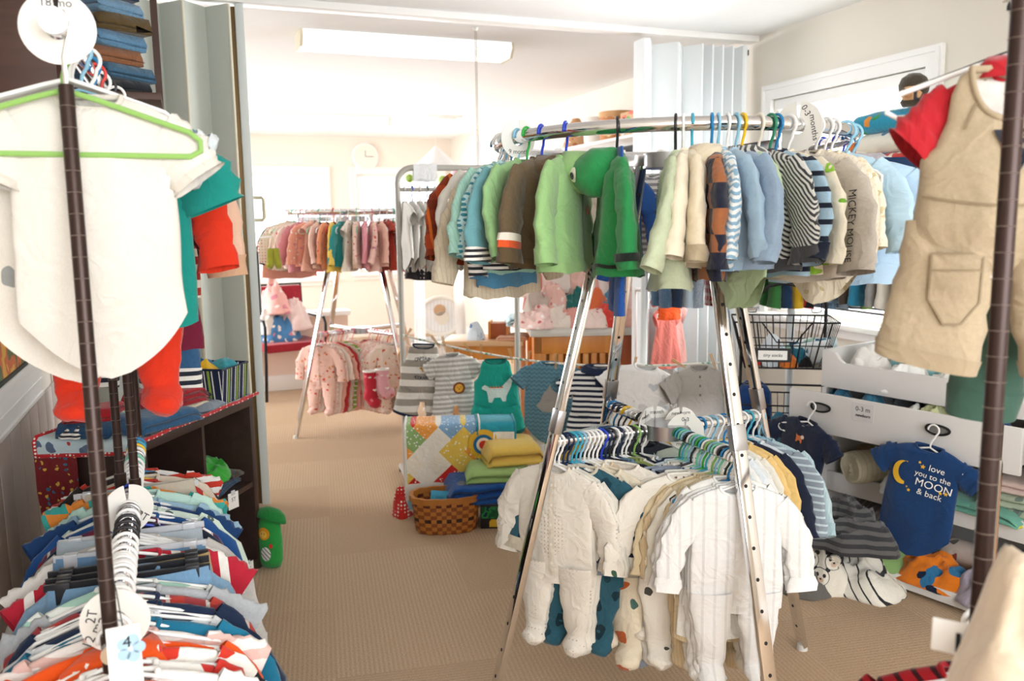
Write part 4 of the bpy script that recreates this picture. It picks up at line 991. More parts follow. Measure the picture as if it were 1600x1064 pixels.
for i, (y, kd, v, m, tr, hc, lab, sc, dx, yw) in enumerate(UP):
    loc = (LXU+dx*.4, y, LZU)
    if i == 0: loc = (LXU+.03, y, LZU-.012)
    garment(kd, v, loc, R(yw), m, lab, None, tr, sc=(sc*(.93 if i == 0 else 1), sc*.8, sc))
    if hc: hanger(loc, R(yw), hc, '%s hanger, %s back from the front post on the upper bronze rack rail' % (HN[hc], ORD[i]), 'hangers on the upper bronze rail', sc=sc*.85)
h = hanger((LXU, 1.452, LZU+.002), R(2), LG, 'lime green plastic hanger in front of the plain white bodysuit', 'hangers on the upper bronze rail', sc=1.3, w=.132)
for i, c_ in enumerate((WH, WH, GY, WH, WH)):
    hanger((LXU+.002, 1.495+.013*i, LZU), R(5-2*i), c_, 'empty %s hanger, %s behind the lime green one' % (HN[c_], ORD[i]), 'hangers on the upper bronze rail', sc=1.0)
dv = divider((LXU, 1.437, LZU-.0187), R(-4), ['18 mo', ''], 'cream round size divider at the front end of the upper bronze rail', 'round size dividers', r=.052, size=.017)

# lower rail: thirty-odd children's shirts seen from above
och = F('#e9561a'); DKN = '#1d2a44'
LOW = [
 ('sweater', 1, och, 'bright orange sweater at the very front', WH), ('tee', 2, F('#f0eeea', 'floral', '#b9cfe0', '#d8c9c4', p=.08, duty=.25), 'white graphic shirt', WH),
 ('tee', 3, F('#e9e6e0', 'block', '#c8352c', p=.12), 'white and red shirt', WH), ('top', 4, F('#f1eee6', 'floral', '#23232a', '#d23a2a', p=.042, duty=.36), 'white top with coloured spots', IV),
 ('hoodie', 5, och, 'orange hooded top', WH), ('tee', 6, F('#f1ebe6', 'stripe', '#e3bdb4', p=.03), 'pale pink striped shirt', WH), ('sweater', 7, F('#1f6f8f'), 'teal blue sweater', WH),
 ('top', 8, F('#1f2c47', 'stripe', '#d8dce0', p=.09, duty=.8), 'navy top with white stripe pairs', WH), ('sweater', 9, F(DKN), 'navy sweater', WH), ('top', 10, F('#2a3450', 'plaid', '#c2402c', '#d8d4cc', p=.06), 'navy checked shirt', WH),
 ('tee', 11, F('#b9bcc0', 'heather', '#9fa3a8'), 'grey melange shirt', WH), ('top', 12, F('#a8d0c0', 'prints', '#3f8a76', '#5da', p=.05, duty=.2) if False else F('#a8d0c0', 'stripe', '#e7ece6', p=.03), 'mint striped shirt', WH),
 ('trousers', 13, F('#7fa3c2', 'heather', '#6b90b0'), 'light denim trousers', 'BKC'), ('top', 14, F('#88aac6', 'heather', '#7898b5'), 'faded denim shirt', 'BKC'), ('trousers', 15, F('#b59a6c'), 'khaki trousers', 'BKC'),
 ('tee', 16, F('#eeeae4', 'vstripe', '#b9283a', p=.08, duty=.8), 'white raglan shirt with red bars', WH), ('trousers', 17, F('#6f95b8', 'heather', '#5f84a6'), 'mid-blue denim trousers', 'CLC'),
 ('tee', 18, F('#e3e0da'), 'off-white shirt', WH), ('sweater', 19, F('#c9c6c2', 'heather', '#b5b2ae'), 'pale grey sweater', WH), ('trousers', 20, F('#a9b4bd'), 'grey trousers', 'CLC'), ('top', 21, F('#1c2638'), 'blue-black top', RB),
 ('top', 22, F('#8e2f3c', 'plaid', '#2a3c66', '#e6e2da', p=.05), 'red and blue plaid shirt', WH), ('sweater', 23, F('#24508c'), 'strong blue sweater', WH), ('top', 24, F('#cfe0d2', 'prints', '#3d4a46', '#56635e', p=.045, duty=.22), 'pale mint printed top', WH),
 ('tee', 25, F('#20406e'), 'dark blue shirt', WH), ('tee', 26, F('#9fbfd2', 'heather', '#8cafc4'), 'sky denim shirt', WH), ('tee', 27, F('#bfe0d4'), 'pale mint shirt', WH), ('tee', 28, F('#e08a3a', 'block', '#3fa29a', p=.1), 'orange and teal blocked shirt', MT),
 ('trousers', 29, F('#c2b7a6'), 'stone trousers', 'CLC'), ('top', 30, F('#b7322c', 'prints', '#f0e6d8', '#e0c8a0', p=.05, duty=.25), 'red printed top', WH), ('top', 31, F('#d9cdbb'), 'beige top', YL), ('sweater', 32, F('#2a2422', 'heather', '#3a3230'), 'dark brown sweater', TQ), ('tee', 33, F('#e5e3de', 'stripe', '#c23a2c', p=.03), 'red and white striped shirt', BB)]
n = len(LOW)
for i, (kd, v, m, desc, hc) in enumerate(LOW):
    t = i/(n-1); y = 1.345+1.23*t+(.012 if i > 25 else 0); x = LXL-.035*(y-1.29)/1.37; rnd = random.Random(i*7+1); yw = R(rnd.uniform(-7, 5)+3)
    sc = (1.2 if i < 26 else 1.1)*(1.3 if kd == 'trousers' else 1); lab = '%s, %s from the front of the lower bronze rail' % (desc, ORD[i])
    trim = {0: None, 15: F('#b9283a')}.get(i)
    garment(kd, v % 9+1, (x, y, LZL), yw, m, lab, None, trim, sc=(sc, sc*.72, sc), tilt=(R(rnd.uniform(-3, 3)), R(rnd.uniform(-2, 2))))
    col, kk = (BK, 'clip') if hc == 'BKC' else ('clear', 'clip') if hc == 'CLC' else (hc, 'tube')
    hanger((x, y, LZL), yw, col, '%s %shanger, %s from the front of the lower bronze rail' % (HN[col], 'clip ' if kk == 'clip' else '', ORD[i]), 'hangers on the lower bronze rail', kk, .135, 1.15)
for i in range(8):
    y = 1.60+.021*i if i < 4 else 1.9+.02*i; x = LXL-.035*(y-1.29)/1.37
    hanger((x, y, LZL), R(6-3*i), WH, 'spare white plastic hanger, %s of those squeezed between the shirts on the lower bronze rail' % ORD[i], 'hangers on the lower bronze rail', 'tube', .135, 1.12)
divider((LXL-.004, 1.41, LZL-.0187), R(-3), ['2T', '12 mo'], 'white round divider marked 2T and tied with string behind the front post', 'round size dividers', r=.052, size=.021, spots=[('2T', 160, -75), ('12 mo', 205, -60)])
divider((LXL-.02, 1.985, LZL-.0187), R(24), ['', '3T'], 'white round divider marked 3T beside the twin inner posts', 'round size dividers', r=.056, size=.024, spots=[('3T', -38, 40)])
q = P(196, 1035, 1.2)
cr = empty('size_card', 'white card with a blue flower hung beside the front post above the orange sweater', 'card', q, R(6))
part('card', MB().box((-.022, -.001, -.06), (.022, .001, .055)), PAPER, cr)
for k in range(5): part('flower_petal', MB().prism(ell(.008+.011*math.cos(k*1.257), .02+.013*math.sin(k*1.257), .009, .009), -.0016, -.001), plain('card_blue', '#a9c8dc', .7), cr, smooth=False)
put_text('4', .024, INK, cr, (.004, -.002, .03)); part('string', MB().tube([(0, 0, .055), (-.004, .02, .1), (-.012, .06, .135)], .0009, 5), INK, cr)

# ------------------------------------------------------------------ dark cube bookcase and what lies on it
BO = Vector((-.184, 2.84, 0)); BU = Vector((.527, .85, 0)).normalized(); BR = math.atan2(BU.y, BU.x); BV = Vector((-BU.y, BU.x, 0)); BW, BD, BH = .735, .36, .715
def B(x, y, z=BH): return BO+BU*x+BV*y+Vector((0, 0, z))
esp = wood('espresso_veneer', '#2a1c18', '#45322b', 5, .4, 0)
e = empty('cube_bookcase', 'dark brown four-cube bookcase standing at an angle against the folding partition', 'bookcase', BO, BR)
tk = .034
part('top', MB().box((0, 0, BH-tk), (BW, BD, BH)), esp, e, bevel=.002); part('base', MB().box((tk, 0, 0), (BW-tk, BD, tk+.01)), esp, e, bevel=.002)
for x in (0, BW-tk): part('side_panel', MB().box((x, 0, 0), (x+tk, BD, BH-tk)), esp, e, bevel=.002)
part('upright', MB().box((BW/2-.008, .004, tk), (BW/2+.008, BD-.01, BH-tk)), esp, e)
for x0, x1 in ((tk, BW/2-.008), (BW/2+.008, BW-tk)): part('shelf', MB().box((x0, .004, .352), (x1, BD-.01, .372)), esp, e)
part('back_panel', MB().box((tk, BD-.012, tk), (BW-tk, BD-.006, BH-tk)), plain('dark_back_panel', '#1d1412', .6), e)
def card(px, py, txt, lab, zz):
    q = B(.0, -.006, zz); dx = None
    for k in range(80):
        x = BW*k/79
        if px_of(B(x, -.006, zz))[0] >= px: break
    c = empty('shelf_label', lab, 'label', B(x, -.004, zz), BR+R(-14))
    part('card', MB().box((-.027, -.0012, -.032), (.027, 0, .032)), PAPER, c); put_text(txt, .022, INK, c, (0, -.0025, .004)); part('tape', MB().box((-.01, -.0016, .022), (.01, -.0002, .04)), clearp(), c)
card(364, 785, '5T', 'white 5T card taped to the middle shelf of the dark bookcase', .350)
card(388, 905, '3T', 'white 3T card taped to the bottom board of the dark bookcase', .035)
# runner with red dotted edge
rows = []
for j in range(13):
    y = -.012+(BD+.02)*j/12; r = []
    for i in range(40):
        s = -.07+.87*i/39
        if s < -.012: x, z = -.014-.008*nz(s*9, y*7, 1), BH+.004+(s+.012)*(.55+.45*j/12)
        else: x, z = s, BH+.006+.004*nz(s*9, y*9, 4)
        r.append(B(min(x, BW+.015), y, z))
    rows.append(r)
rm = F('#c9dde2', 'floral', '#5d6f8a', '#c23b3b', p=.05, duty=.34)
o = part('table_runner', MB().grid(rows), rm, None, True); tag(o, 'pale blue whale-print runner with red dotted edging draped over the dark bookcase', 'table runner')
edge = F('#c0252c', 'dots', '#f2e9de', p=.012, duty=.3)
part('edging', MB().tube([q+Vector((0, 0, .002)) for q in rows[0]], .007, 8), edge, o); part('edging', MB().tube([q+Vector((0, 0, .002)) for q in rows[-1]], .007, 8), edge, o); part('edging', MB().tube([r[0] for r in rows], .007, 8), edge, o)
part('hanging_strip', MB().grid([[q+BV*.0+Vector((-.006, 0, 0)) for q in [r[0], r[0]+Vector((.0, .0, -.12)), r[0]+Vector((.01, 0, -.24))]] for r in rows[7:]]), F('#7c1f24', 'floral', '#d9b24a', '#3f6a8a', p=.02, duty=.3), o, True)
TOPG = 'clothes piled on the bookcase'
zt = BH+.012
lay('folded_jeans', folded_mesh(.26, .16, .05, 2, 3), F('#2c5478', 'heather', '#3b678d'), 'folded blue jeans overhanging the front edge of the bookcase top', 'jeans', B(.17, .05, zt), BR-.25, TOPG)
lay('folded_jeans', folded_mesh(.24, .18, .045, 2, 4), F('#1f3f5e', 'heather', '#2b4f72'), 'dark blue folded jeans at the wall end of the bookcase top', 'jeans', B(.10, .2, zt), BR+.1, TOPG)
lay('striped_hat', crumple_mesh(.06, .05, .05, 5), F('#2b2b2e', 'stripe', '#e9e6e0', p=.012), 'black and white striped knitted hat at the wall end of the bookcase', 'hat', B(.02, .24, zt), BR, TOPG)
lay('folded_shirt', folded_mesh(.18, .15, .035, 2, 6), F('#a51f28'), 'small dark red shirt folded on the wall end of the bookcase', 'shirt', B(.09, .22, zt+.046), BR+.4, TOPG)
lay('folded_shirt', folded_mesh(.22, .17, .05, 2, 7), F('#a9cdb9', 'plaid', '#24324c', '#f0eee6', p=.07), 'mint and navy plaid shirt folded behind the blue jeans', 'shirt', B(.19, .22, zt), BR-.1, TOPG)
lay('folded_shirt', folded_mesh(.24, .18, .03, 2, 8), F('#d6cbb4'), 'cream shirt folded under the red trousers on the bookcase', 'shirt', B(.36, .12, zt), BR-.1, TOPG)
lay('folded_trousers', folded_mesh(.25, .17, .06, 3, 9), F('#a3202b', 'knit', p=.01), 'dark red corduroy trousers folded on top of a cream shirt', 'trousers', B(.345, .13, zt+.03), BR-.2, TOPG)
lay('crumpled_shorts', crumple_mesh(.09, .07, .03, 9), F('#8b97a2', 'heather', '#76838f'), 'frayed grey denim shorts at the bookcase edge beside the cream shirt', 'shorts', B(.455, .055, zt), BR, TOPG)
lay('folded_shirt', folded_mesh(.2, .2, .05, 2, 10), F('#26262b'), 'black shirt folded between the red trousers and the striped bin', 'shirt', B(.52, .16, zt), BR+.15, TOPG)
# striped fabric bin with clothes
e = empty('fabric_bin', 'navy fabric bin with white and lime stripes on the bookcase end', 'bin', B(.625, .12, zt-.006), BR)
def stripe_bin():
    t = NT('navy_bin_stripes'); tc = t.n('ShaderNodeTexCoord'); sp = t.n('ShaderNodeSeparateXYZ'); t.l(tc.outputs['Object'], sp.inputs[0])
    s = t.math('FRACT', t.math('ADD', t.math('DIVIDE', t.math('ADD', sp.outputs[0], sp.outputs[1]), .062), 10.0)); cr = t.n('ShaderNodeValToRGB'); cr.color_ramp.interpolation = 'CONSTANT'; el = cr.color_ramp.elements
    el[0].color = srgb('#16213f'); el[1].position = .3; el[1].color = srgb('#e8e8e4')
    for p_, c_ in ((.38, '#16213f'), (.5, '#8fae3c'), (.66, '#16213f'), (.82, '#e8e8e4'), (.88, '#16213f')): q_ = el.new(p_); q_.color = srgb(c_)
    t.l(s, cr.inputs[0]); t.l(cr.outputs[0], t.b.inputs['Base Color']); t.b.inputs['Roughness'].default_value = .85
    return t.m
sb = stripe_bin(); mb = MB(); w2, d2, hh = .098, .11, .135
rows = [[(x*k, y*k, z) for x, y in ((-w2, -d2), (w2, -d2), (w2, d2), (-w2, d2))] for z, k in ((0, .93), (hh, 1.0), (hh, .955), (.012, .89))]
part('body', mb.grid(rows, True, True, True), sb, e, 'auto'); part('rim', MB().tube([(x, y, hh) for x, y in ((-w2, -d2), (w2, -d2), (w2, d2), (-w2, d2))], .005, 6, True), F('#16213f'), e)
for i, (dx, dy, c_, nm, lb) in enumerate(((-.045, -.02, '#e0b02c', 'crumpled_shirt', 'mustard yellow cloth rising out of the striped bin'), (.035, -.04, '#3f9aa8', 'crumpled_shirt', 'turquoise cloth at the front of the striped bin'), (.03, .05, '#2e6f9a', 'crumpled_shirt', 'blue cloth at the back of the striped bin'), (-.05, .06, '#3c8a4a', 'crumpled_shirt', 'green cloth at the back of the striped bin'))):
    q = B(.625, .12, zt+.09)+BU*dx+BV*dy; lay(nm, crumple_mesh(.055, .06, .075, 20+i), F(c_), lb, 'shirt', q, i, 'clothes in the striped bin')
# inside the cubes
lay('folded_jeans', folded_mesh(.27, .24, .03, 2, 12), F('#27415c', 'heather', '#35526f'), 'dark blue jeans folded lowest on the upper cube shelf', 'jeans', B(.545, .155, .373), BR+.1, 'clothes in the bookcase cubes')
lay('folded_jeans', folded_mesh(.26, .22, .03, 2, 13), F('#3c3a38', 'camo', '#5a4c3e', '#242526', p=.04), 'brown camouflage trousers folded on the jeans in the upper cube', 'trousers', B(.56, .15, .405), BR-.08, 'clothes in the bookcase cubes')
lay('crumpled_shirt', crumple_mesh(.13, .12, .085, 31, rough=1.2), F('#35a532'), 'vivid green mesh jersey bunched on top in the upper cube', 'shirt', B(.53, .14, .436), BR, 'clothes in the bookcase cubes')
lay('folded_jeans', folded_mesh(.25, .2, .04, 2, 14), F('#2f5f86', 'heather', '#3f7099'), 'blue jeans folded on the floor of the lower cube', 'jeans', B(.50, .13, .046), BR+.2, 'clothes in the bookcase cubes')
lay('crumpled_shirt', crumple_mesh(.07, .07, .05, 33), F('#86a6bd'), 'pale blue cloth crumpled in the lower cube', 'shirt', B(.42, .10, .046), BR, 'clothes in the bookcase cubes')
# plush bag
q = PZ(424, 884); e = empty('plush_backpack', 'green plush backpack with lion and zebra patches on the carpet beside the bookcase', 'backpack', q, R(-32))
gp = F('#2f9a45'); mb = MB().lathe([(.001, 0), (.045, .002), (.056, .03), (.058, .11), (.05, .18), (.03, .225), (.001, .235)], 24); 
for i, v in enumerate(mb.v): mb.v[i] = Vector((v.x*.95, v.y*.62+.01*nz(v.x*9, v.z*9, 1), v.z))
bd = part('body', mb, gp, e, True)
fl_ = MB().lathe([(.001, .045), (.03, .042), (.055, .028), (.068, .006), (.07, -.004), (.064, -.006), (.05, .012), (.001, .03)], 26)
for i, v in enumerate(fl_.v): fl_.v[i] = Matrix.Rotation(R(-16), 4, 'X') @ Matrix.Rotation(R(14), 4, 'Y') @ Vector((v.x, v.y*.72, v.z))
part('flap', fl_, F('#23803a'), e, True).location = (.008, .0, .205)
link('lion_mane', onto(poly_mesh(ell(-.008, .15, .026, .026)), bd.data, lift=.003), F('#e39a1f'), bd); link('lion_face', onto(poly_mesh(ell(-.008, .148, .017, .016)), bd.data, lift=.006), F('#efc14a'), bd)
for s in (-1, 1): link('lion_eye', onto(poly_mesh(ell(-.008+s*.006, .152, .002, .003, 8), 2), bd.data, lift=.008), INK, bd)
link('zebra_patch', onto(poly_mesh(ell(-.002, .065, .022, .03)), bd.data, lift=.003), F('#eceae4', 'diag', '#3a3a3c', p=.02, duty=.25), bd); link('red_patch', onto(poly_mesh(ell(.022, .1, .007, .01)), bd.data, lift=.004), F('#d8382c'), bd)
# brown wall cabinet with folded jeans on its side shelf, and a picture on the wall
e = empty('wall_cabinet', 'dark brown wooden wall cabinet high up at the end of the wainscoted wall', 'cabinet', (XL, 3.2, 0))
wb = wood('brown_cabinet_wood', '#3a2013', '#5a3420', 4, .5, 0)
part('body', MB().box((0, 0, 1.74), (.25, .75, CEIL-.0)), wb, e, bevel=.003); part('side_shelf', MB().box((.25, .1, 1.835), (.56, .55, 1.86)), wb, e, bevel=.002)
part('shelf_post', MB().box((.535, .5, 1.86), (.56, .55, CEIL)), wb, e)
zz = 1.861
for i, (c_, pt, h_, lb) in enumerate((('#1f2227', 'plain', .045, 'black folded trousers lowest in the stack on the cabinet side shelf'), ('#2f5068', 'heather', .05, 'dark denim folded above the black trousers on the cabinet side shelf'), ('#8a5a3c', 'plain', .05, 'rust brown folded trousers in the stack on the cabinet side shelf'), ('#6f9cc0', 'heather', .05, 'pale denim folded above the rust brown trousers'), ('#5b4a2c', 'plain', .055, 'olive brown trousers bulging out of the cabinet side shelf stack'), ('#86abc8', 'heather', .05, 'light blue jeans folded above the olive trousers'), ('#23304a', 'plain', .045, 'navy folded trousers near the top of the stack'), ('#b8552c', 'plaid', .05, 'orange and navy plaid shirt folded on top of the stack'))):
    mt = F(c_, pt, '#4a6f8a' if pt == 'heather' else '#23304a', '#d8d4cc', p=.05)
    lay('folded_trousers' if i < 7 else 'folded_shirt', folded_mesh(.2, .2, h_*1.12, 2, 40+i), mt, lb, 'trousers' if i < 7 else 'shirt', (XL+.385+.02*math.sin(i*2), 3.45, zz), R(-50+14*math.sin(i*3)), 'folded clothes on the cabinet shelf'); zz += h_*.97+.006
q = PX(14, 545, XL+.004); e = empty('wall_picture', 'bright orange and green picture on the wall above the chair rail', 'picture', (XL+.003, q.y-.25, 1.17))
part('canvas', MB().box((0, -.42, -.27), (.018, .42, .22)), F('#5a6b2c', 'camo', '#d8661f', '#e8b03a', p=.12), e); part('frame', MB().box((.0, -.44, -.285), (.024, -.42, .235)).box((.0, .42, -.285), (.024, .44, .235)).box((0, -.42, -.285), (.024, .42, -.27)).box((0, -.42, .22), (.024, .42, .235)), BLACKM, e)
# ------------------------------------------------------------------ white drawers by the sunny wall
DA = Vector((2.30, 2.79, 0)); DU = Vector((.25, -.968, 0)).normalized(); DN = Vector((-DU.y, DU.x, 0)); DR = math.atan2(DU.y, DU.x)
def D(x, y, z): return DA+DU*x+DN*y+Vector((0, 0, z))
def DP(px, py, y=0.0):
    r = ray(px, py); n0 = DN.dot(DA)+y; return ORG+r*(n0-DN.dot(ORG))/DN.dot(r)
def Dx(px, py, y=0.0): return (DP(px, py, y)-DA).dot(DU)
wl = plain('white_laminate', '#dcd9d6', .5, noise_amt=.03, scale=8)
e = empty('chest_of_drawers', 'white changing chest with pulled-out drawers and open shelves of blankets by the sunny wall', 'chest of drawers', DA, DR)
DW = 1.04
for x in (.07, DW-.02): part('side_panel', MB().box((x, .10, .0), (x+.02, .60, .70)), wl, e, bevel=.002)
part('back_panel', MB().box((.09, .585, .02), (DW-.02, .60, .70)), wl, e)
part('shelf', MB().box((.09, .145, .30), (DW-.02, .585, .318)), wl, e); part('shelf_lip', MB().box((.09, .128, .262), (DW-.02, .145, .342)), wl, e, bevel=.002)
part('base', MB().box((.07, -.0, .022), (DW, .60, .04)), wl, e); part('base_lip', MB().box((.05, -.018, .018), (DW, .0, .066)), wl, e, bevel=.002)
for x in (.09, DW-.07):
    for y in (.04, .54): part('foot', MB().box((x, y, 0), (x+.04, y+.04, .022)), wl, e)
dr = part('drawer', MB().box((0, -.018, .54), (.90, .0, .70)), wl, e, bevel=.003)
part('drawer_box', MB().box((.03, 0, .555), (.045, .45, .66)).box((.855, 0, .555), (.87, .45, .66)).box((.045, .435, .555), (.855, .45, .66)).box((.045, 0, .555), (.855, .435, .567)), wl, dr)
hx = []
for px, py in ((1283, 636), (1466, 671)):
    x = Dx(px, py, -.02); z = DP(px, py, -.02).z; hx.append((x, z))
    pts = [(x+.043*math.cos(2*PI*i/28), -.028+.004*math.cos(4*PI*i/28), z+.017*math.sin(2*PI*i/28)) for i in range(28)]
    h_ = part('handle', MB().tube(pts, .0042, 8, True), BLACKM, dr)
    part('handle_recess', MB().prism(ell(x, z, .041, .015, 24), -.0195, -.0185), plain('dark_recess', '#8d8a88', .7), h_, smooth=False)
x, z = Dx(1348, 645, -.02), DP(1348, 645, -.02).z
tgc = part('label_card', MB().box((x-.045, -.0195, z-.034), (x+.045, -.018, z+.036)), plain('label_grey', '#d2d0cf', .6), dr)
put_text('0-3 m', .026, INK, tgc, (x, -.0203, z+.012)); put_text('newborn', .017, INK, tgc, (x, -.0203, z-.012), shear=.3, bold=.0004)
# upper tray with scooped ends
pr = [(.085, .71)]+[(.085, .862)]+[(.125, .862), (.145, .853), (.165, .828), (.185, .815)]+[(.60, .812), (DW-.12, .815), (DW-.1, .828), (DW-.08, .853), (DW-.06, .862), (DW, .862), (DW, .71)]
pv = pr[::-1]
ty = part('upper_tray', MB().prism(pv, .072, .09), wl, e, bevel=.003)
part('tray_side', MB().box((.085, .09, .71), (.10, .60, .862)), wl, ty); part('tray_side', MB().box((DW-.015, .09, .71), (DW, .60, .862)), wl, ty); part('tray_back', MB().box((.10, .585, .71), (DW-.015, .60, .88)), wl, ty); part('tray_bottom', MB().box((.10, .09, .71), (DW-.015, .585, .722)), wl, ty)
# clothes in the tray, the drawer and on the shelves
TR = 'clothes in the upper tray'
for i, (x, y, rx, ry, h_, c_, lb) in enumerate(((.22, .20, .10, .09, .12, F('#e6e3de', 'prints', '#b9b6b0', '#c9c6c0', p=.07, duty=.22), 'white cloth with faint circles spilling over the scooped end of the upper tray'), (.40, .17, .11, .07, .10, F('#efeeea'), 'plain white baby clothes heap in the middle of the upper tray'), (.56, .18, .11, .08, .09, F('#e9e8e4', 'floral', '#26262a', '#7fae3a', p=.07, duty=.27), 'white shirt with black and lime green print in the upper tray'), (.33, .36, .12, .1, .13, F('#8fc9cf'), 'aqua cloth at the back of the upper tray'), (.55, .36, .13, .1, .12, F('#cfe0ea'), 'pale blue cloth at the back of the upper tray'), (.74, .2, .11, .09, .1, F('#dcdad4'), 'ivory cloth toward the post side of the upper tray'), (.9, .25, .09, .1, .1, F('#c9d4cf'), 'grey-green cloth at the post end of the upper tray'), (.28, .5, .1, .07, .14, F('#eef0f0'), 'white towel against the back of the upper tray'))):
    lay('crumpled_clothes', crumple_mesh(rx, ry, h_+.04, 50+i, rough=1.2), c_, lb, 'clothes', D(x, y, .722), DR+i, TR)
for i, (x, y, rx, ry, c_, lb) in enumerate(((.16, .1, .09, .08, '#2f5f78', 'dark teal socks heap at the open end of the pulled-out drawer'), (.31, .1, .09, .08, '#39728c', 'steel blue cloth in the pulled-out drawer'), (.44, .09, .07, .07, '#e6e4dc', 'cream cloth in the pulled-out drawer'), (.55, .1, .07, .08, '#c9cc9c', 'pale green and white cloth in the pulled-out drawer'), (.66, .1, .06, .07, '#d8602f', 'orange striped cloth in the pulled-out drawer'), (.75, .1, .06, .08, '#23477a', 'dark blue cloth at the post end of the pulled-out drawer'), (.3, .28, .14, .11, '#8a8f94', 'grey cloth deep in the pulled-out drawer'), (.6, .28, .16, .11, '#b8b4aa', 'stone cloth deep in the pulled-out drawer'))):
    lay('crumpled_clothes', crumple_mesh(rx, ry, .16, 60+i, rough=.9), F(c_), lb, 'clothes', D(x, y, .568), DR+i, 'clothes in the pulled-out drawer')
BLK = 'blankets on the open shelves'
lay('rolled_blanket', roll_mesh(.26, .082, 3), F('#f3e9cb', 'knit', p=.02), 'pale yellow quilted blanket rolled up on the middle shelf', 'blanket', D(.27, .22, .386), rot=(0, 0, DR+R(62)), group=BLK)
lay('rolled_blanket', roll_mesh(.3, .06, 4), F('#d2b98c'), 'tan blanket behind the rolled yellow one on the middle shelf', 'blanket', D(.20, .40, .366), DR+.2, BLK)
lay('folded_blanket', folded_mesh(.16, .3, .07, 3, 71), F('#a9c796'), 'pale green blanket between the yellow roll and the blue print', 'blanket', D(.36, .38, .319), DR, BLK)
lay('crumpled_blanket', crumple_mesh(.12, .13, .17, 72), F('#3f8fae', 'floral', '#c8412f', '#e6e0d0', p=.06, duty=.3), 'blue and red printed blanket bunched on the middle shelf', 'blanket', D(.44, .23, .319), DR, BLK)
lay('crumpled_blanket', crumple_mesh(.09, .11, .11, 73), F('#dfe1e2', 'floral', '#26262c', '#3f6f84', p=.07, duty=.3), 'white blanket with black print hanging over the middle shelf lip', 'blanket', D(.43, .12, .343), DR+.4, BLK)
lay('folded_blanket', folded_mesh(.3, .26, .10, 4, 74), F('#b9c4ae', 'floral', '#7f8f86', '#d9d4c4', p=.06, duty=.3), 'sage patterned blankets folded at the post end of the middle shelf', 'blanket', D(.84, .27, .319), DR, BLK)
lay('folded_blanket', folded_mesh(.26, .22, .05, 2, 75), F('#e0c9c0'), 'dusty pink blanket folded on the sage patterned ones', 'blanket', D(.84, .25, .42), DR+.1, BLK)
lay('folded_blanket', folded_mesh(.3, .24, .045, 2, 76), F('#6fae9a', 'dots', '#d8cf4a', p=.03, duty=.3), 'green blanket with yellow dots at the post end of the middle shelf', 'blanket', D(.72, .22, .319), DR-.1, BLK)
lay('folded_blanket', folded_mesh(.42, .38, .15, 4, 77), F('#6d6058', 'wave', '#9a8d84', p=.026, duty=.4), 'brown-grey chunky knit blanket filling the bottom shelf', 'blanket', D(.22, .25, .041), DR+R(18), BLK)
lay('crumpled_blanket', crumple_mesh(.17, .16, .16, 78), F('#82a266'), 'light green blanket slumped over the bottom lip under the moon bodysuit', 'blanket', D(.36, .10, .06), DR, BLK)
lay('crumpled_blanket', crumple_mesh(.20, .11, .12, 79, rough=1.2), F('#e07a1f', 'floral', '#14213a', '#2f6f9a', p=.07, duty=.42), 'orange, black and blue patterned blanket on the bottom shelf lip', 'blanket', D(.60, .07, .045), DR, BLK)
lay('crumpled_blanket', crumple_mesh(.12, .12, .15, 80), F('#b9b0c0', 'heather', '#a79dae'), 'lavender blanket rumpled on the bottom shelf beside the bronze post', 'blanket', D(.80, .07, .045), DR, BLK)
lay('rolled_blanket', roll_mesh(.34, .062, 6), F('#d6c3b6', 'floral', '#a04838', '#57504a', p=.05, duty=.25), 'beige blanket with dark red pictures rolled behind the orange one', 'blanket', D(.72, .22, .115), DR+R(-12), BLK)
lay('crumpled_blanket', crumple_mesh(.14, .12, .13, 81), F('#e0d6d0', 'floral', '#3a3a40', '#8a7f78', p=.05, duty=.25), 'white speckled blanket at the far end of the bottom shelf', 'blanket', D(.95, .14, .045), DR, BLK)
PILE = 'blankets tumbled onto the carpet'
q = PZ(1330, 905); 
lay('crumpled_blanket', crumple_mesh(.20, .15, .20, 83, rough=.9), F('#5c5b5a', 'stripe', '#37373a', p=.028), 'charcoal blanket with dark stripes on top of the heap beside the drawers', 'blanket', P(1312, 800, 3.0)+Vector((.12, .1, -.16)), DR+.3, PILE)
lay('draped_blanket', crumple_mesh(.17, .12, .26, 84, rough=.6, edge=.15), F('#8d8b8c', 'dots', '#d9d6d2', p=.016, duty=.26), 'grey blanket with small white dots folded over the bottom lip', 'blanket', PZ(1378, 898)+Vector((.03, .06, 0)), DR-.2, PILE)
pb_ = lay('draped_blanket', crumple_mesh(.19, .14, .19, 85, rough=.5, edge=.2), F('#ece7da', 'diag', '#2a2a2c', p=.045, duty=.16), 'cream blanket with black stripes tumbled on the carpet', 'blanket', PZ(1352, 925)+Vector((.0, .06, 0)), DR, PILE)
pn = lay('panda_cloth', crumple_mesh(.11, .10, .23, 86, rough=.25, edge=.1), F('#ece5d6'), 'cream cloth with panda faces at the front of the blanket heap', 'blanket', PZ(1302, 925)+Vector((.0, .05, 0)), DR+R(30), PILE)
tgt = pn.data
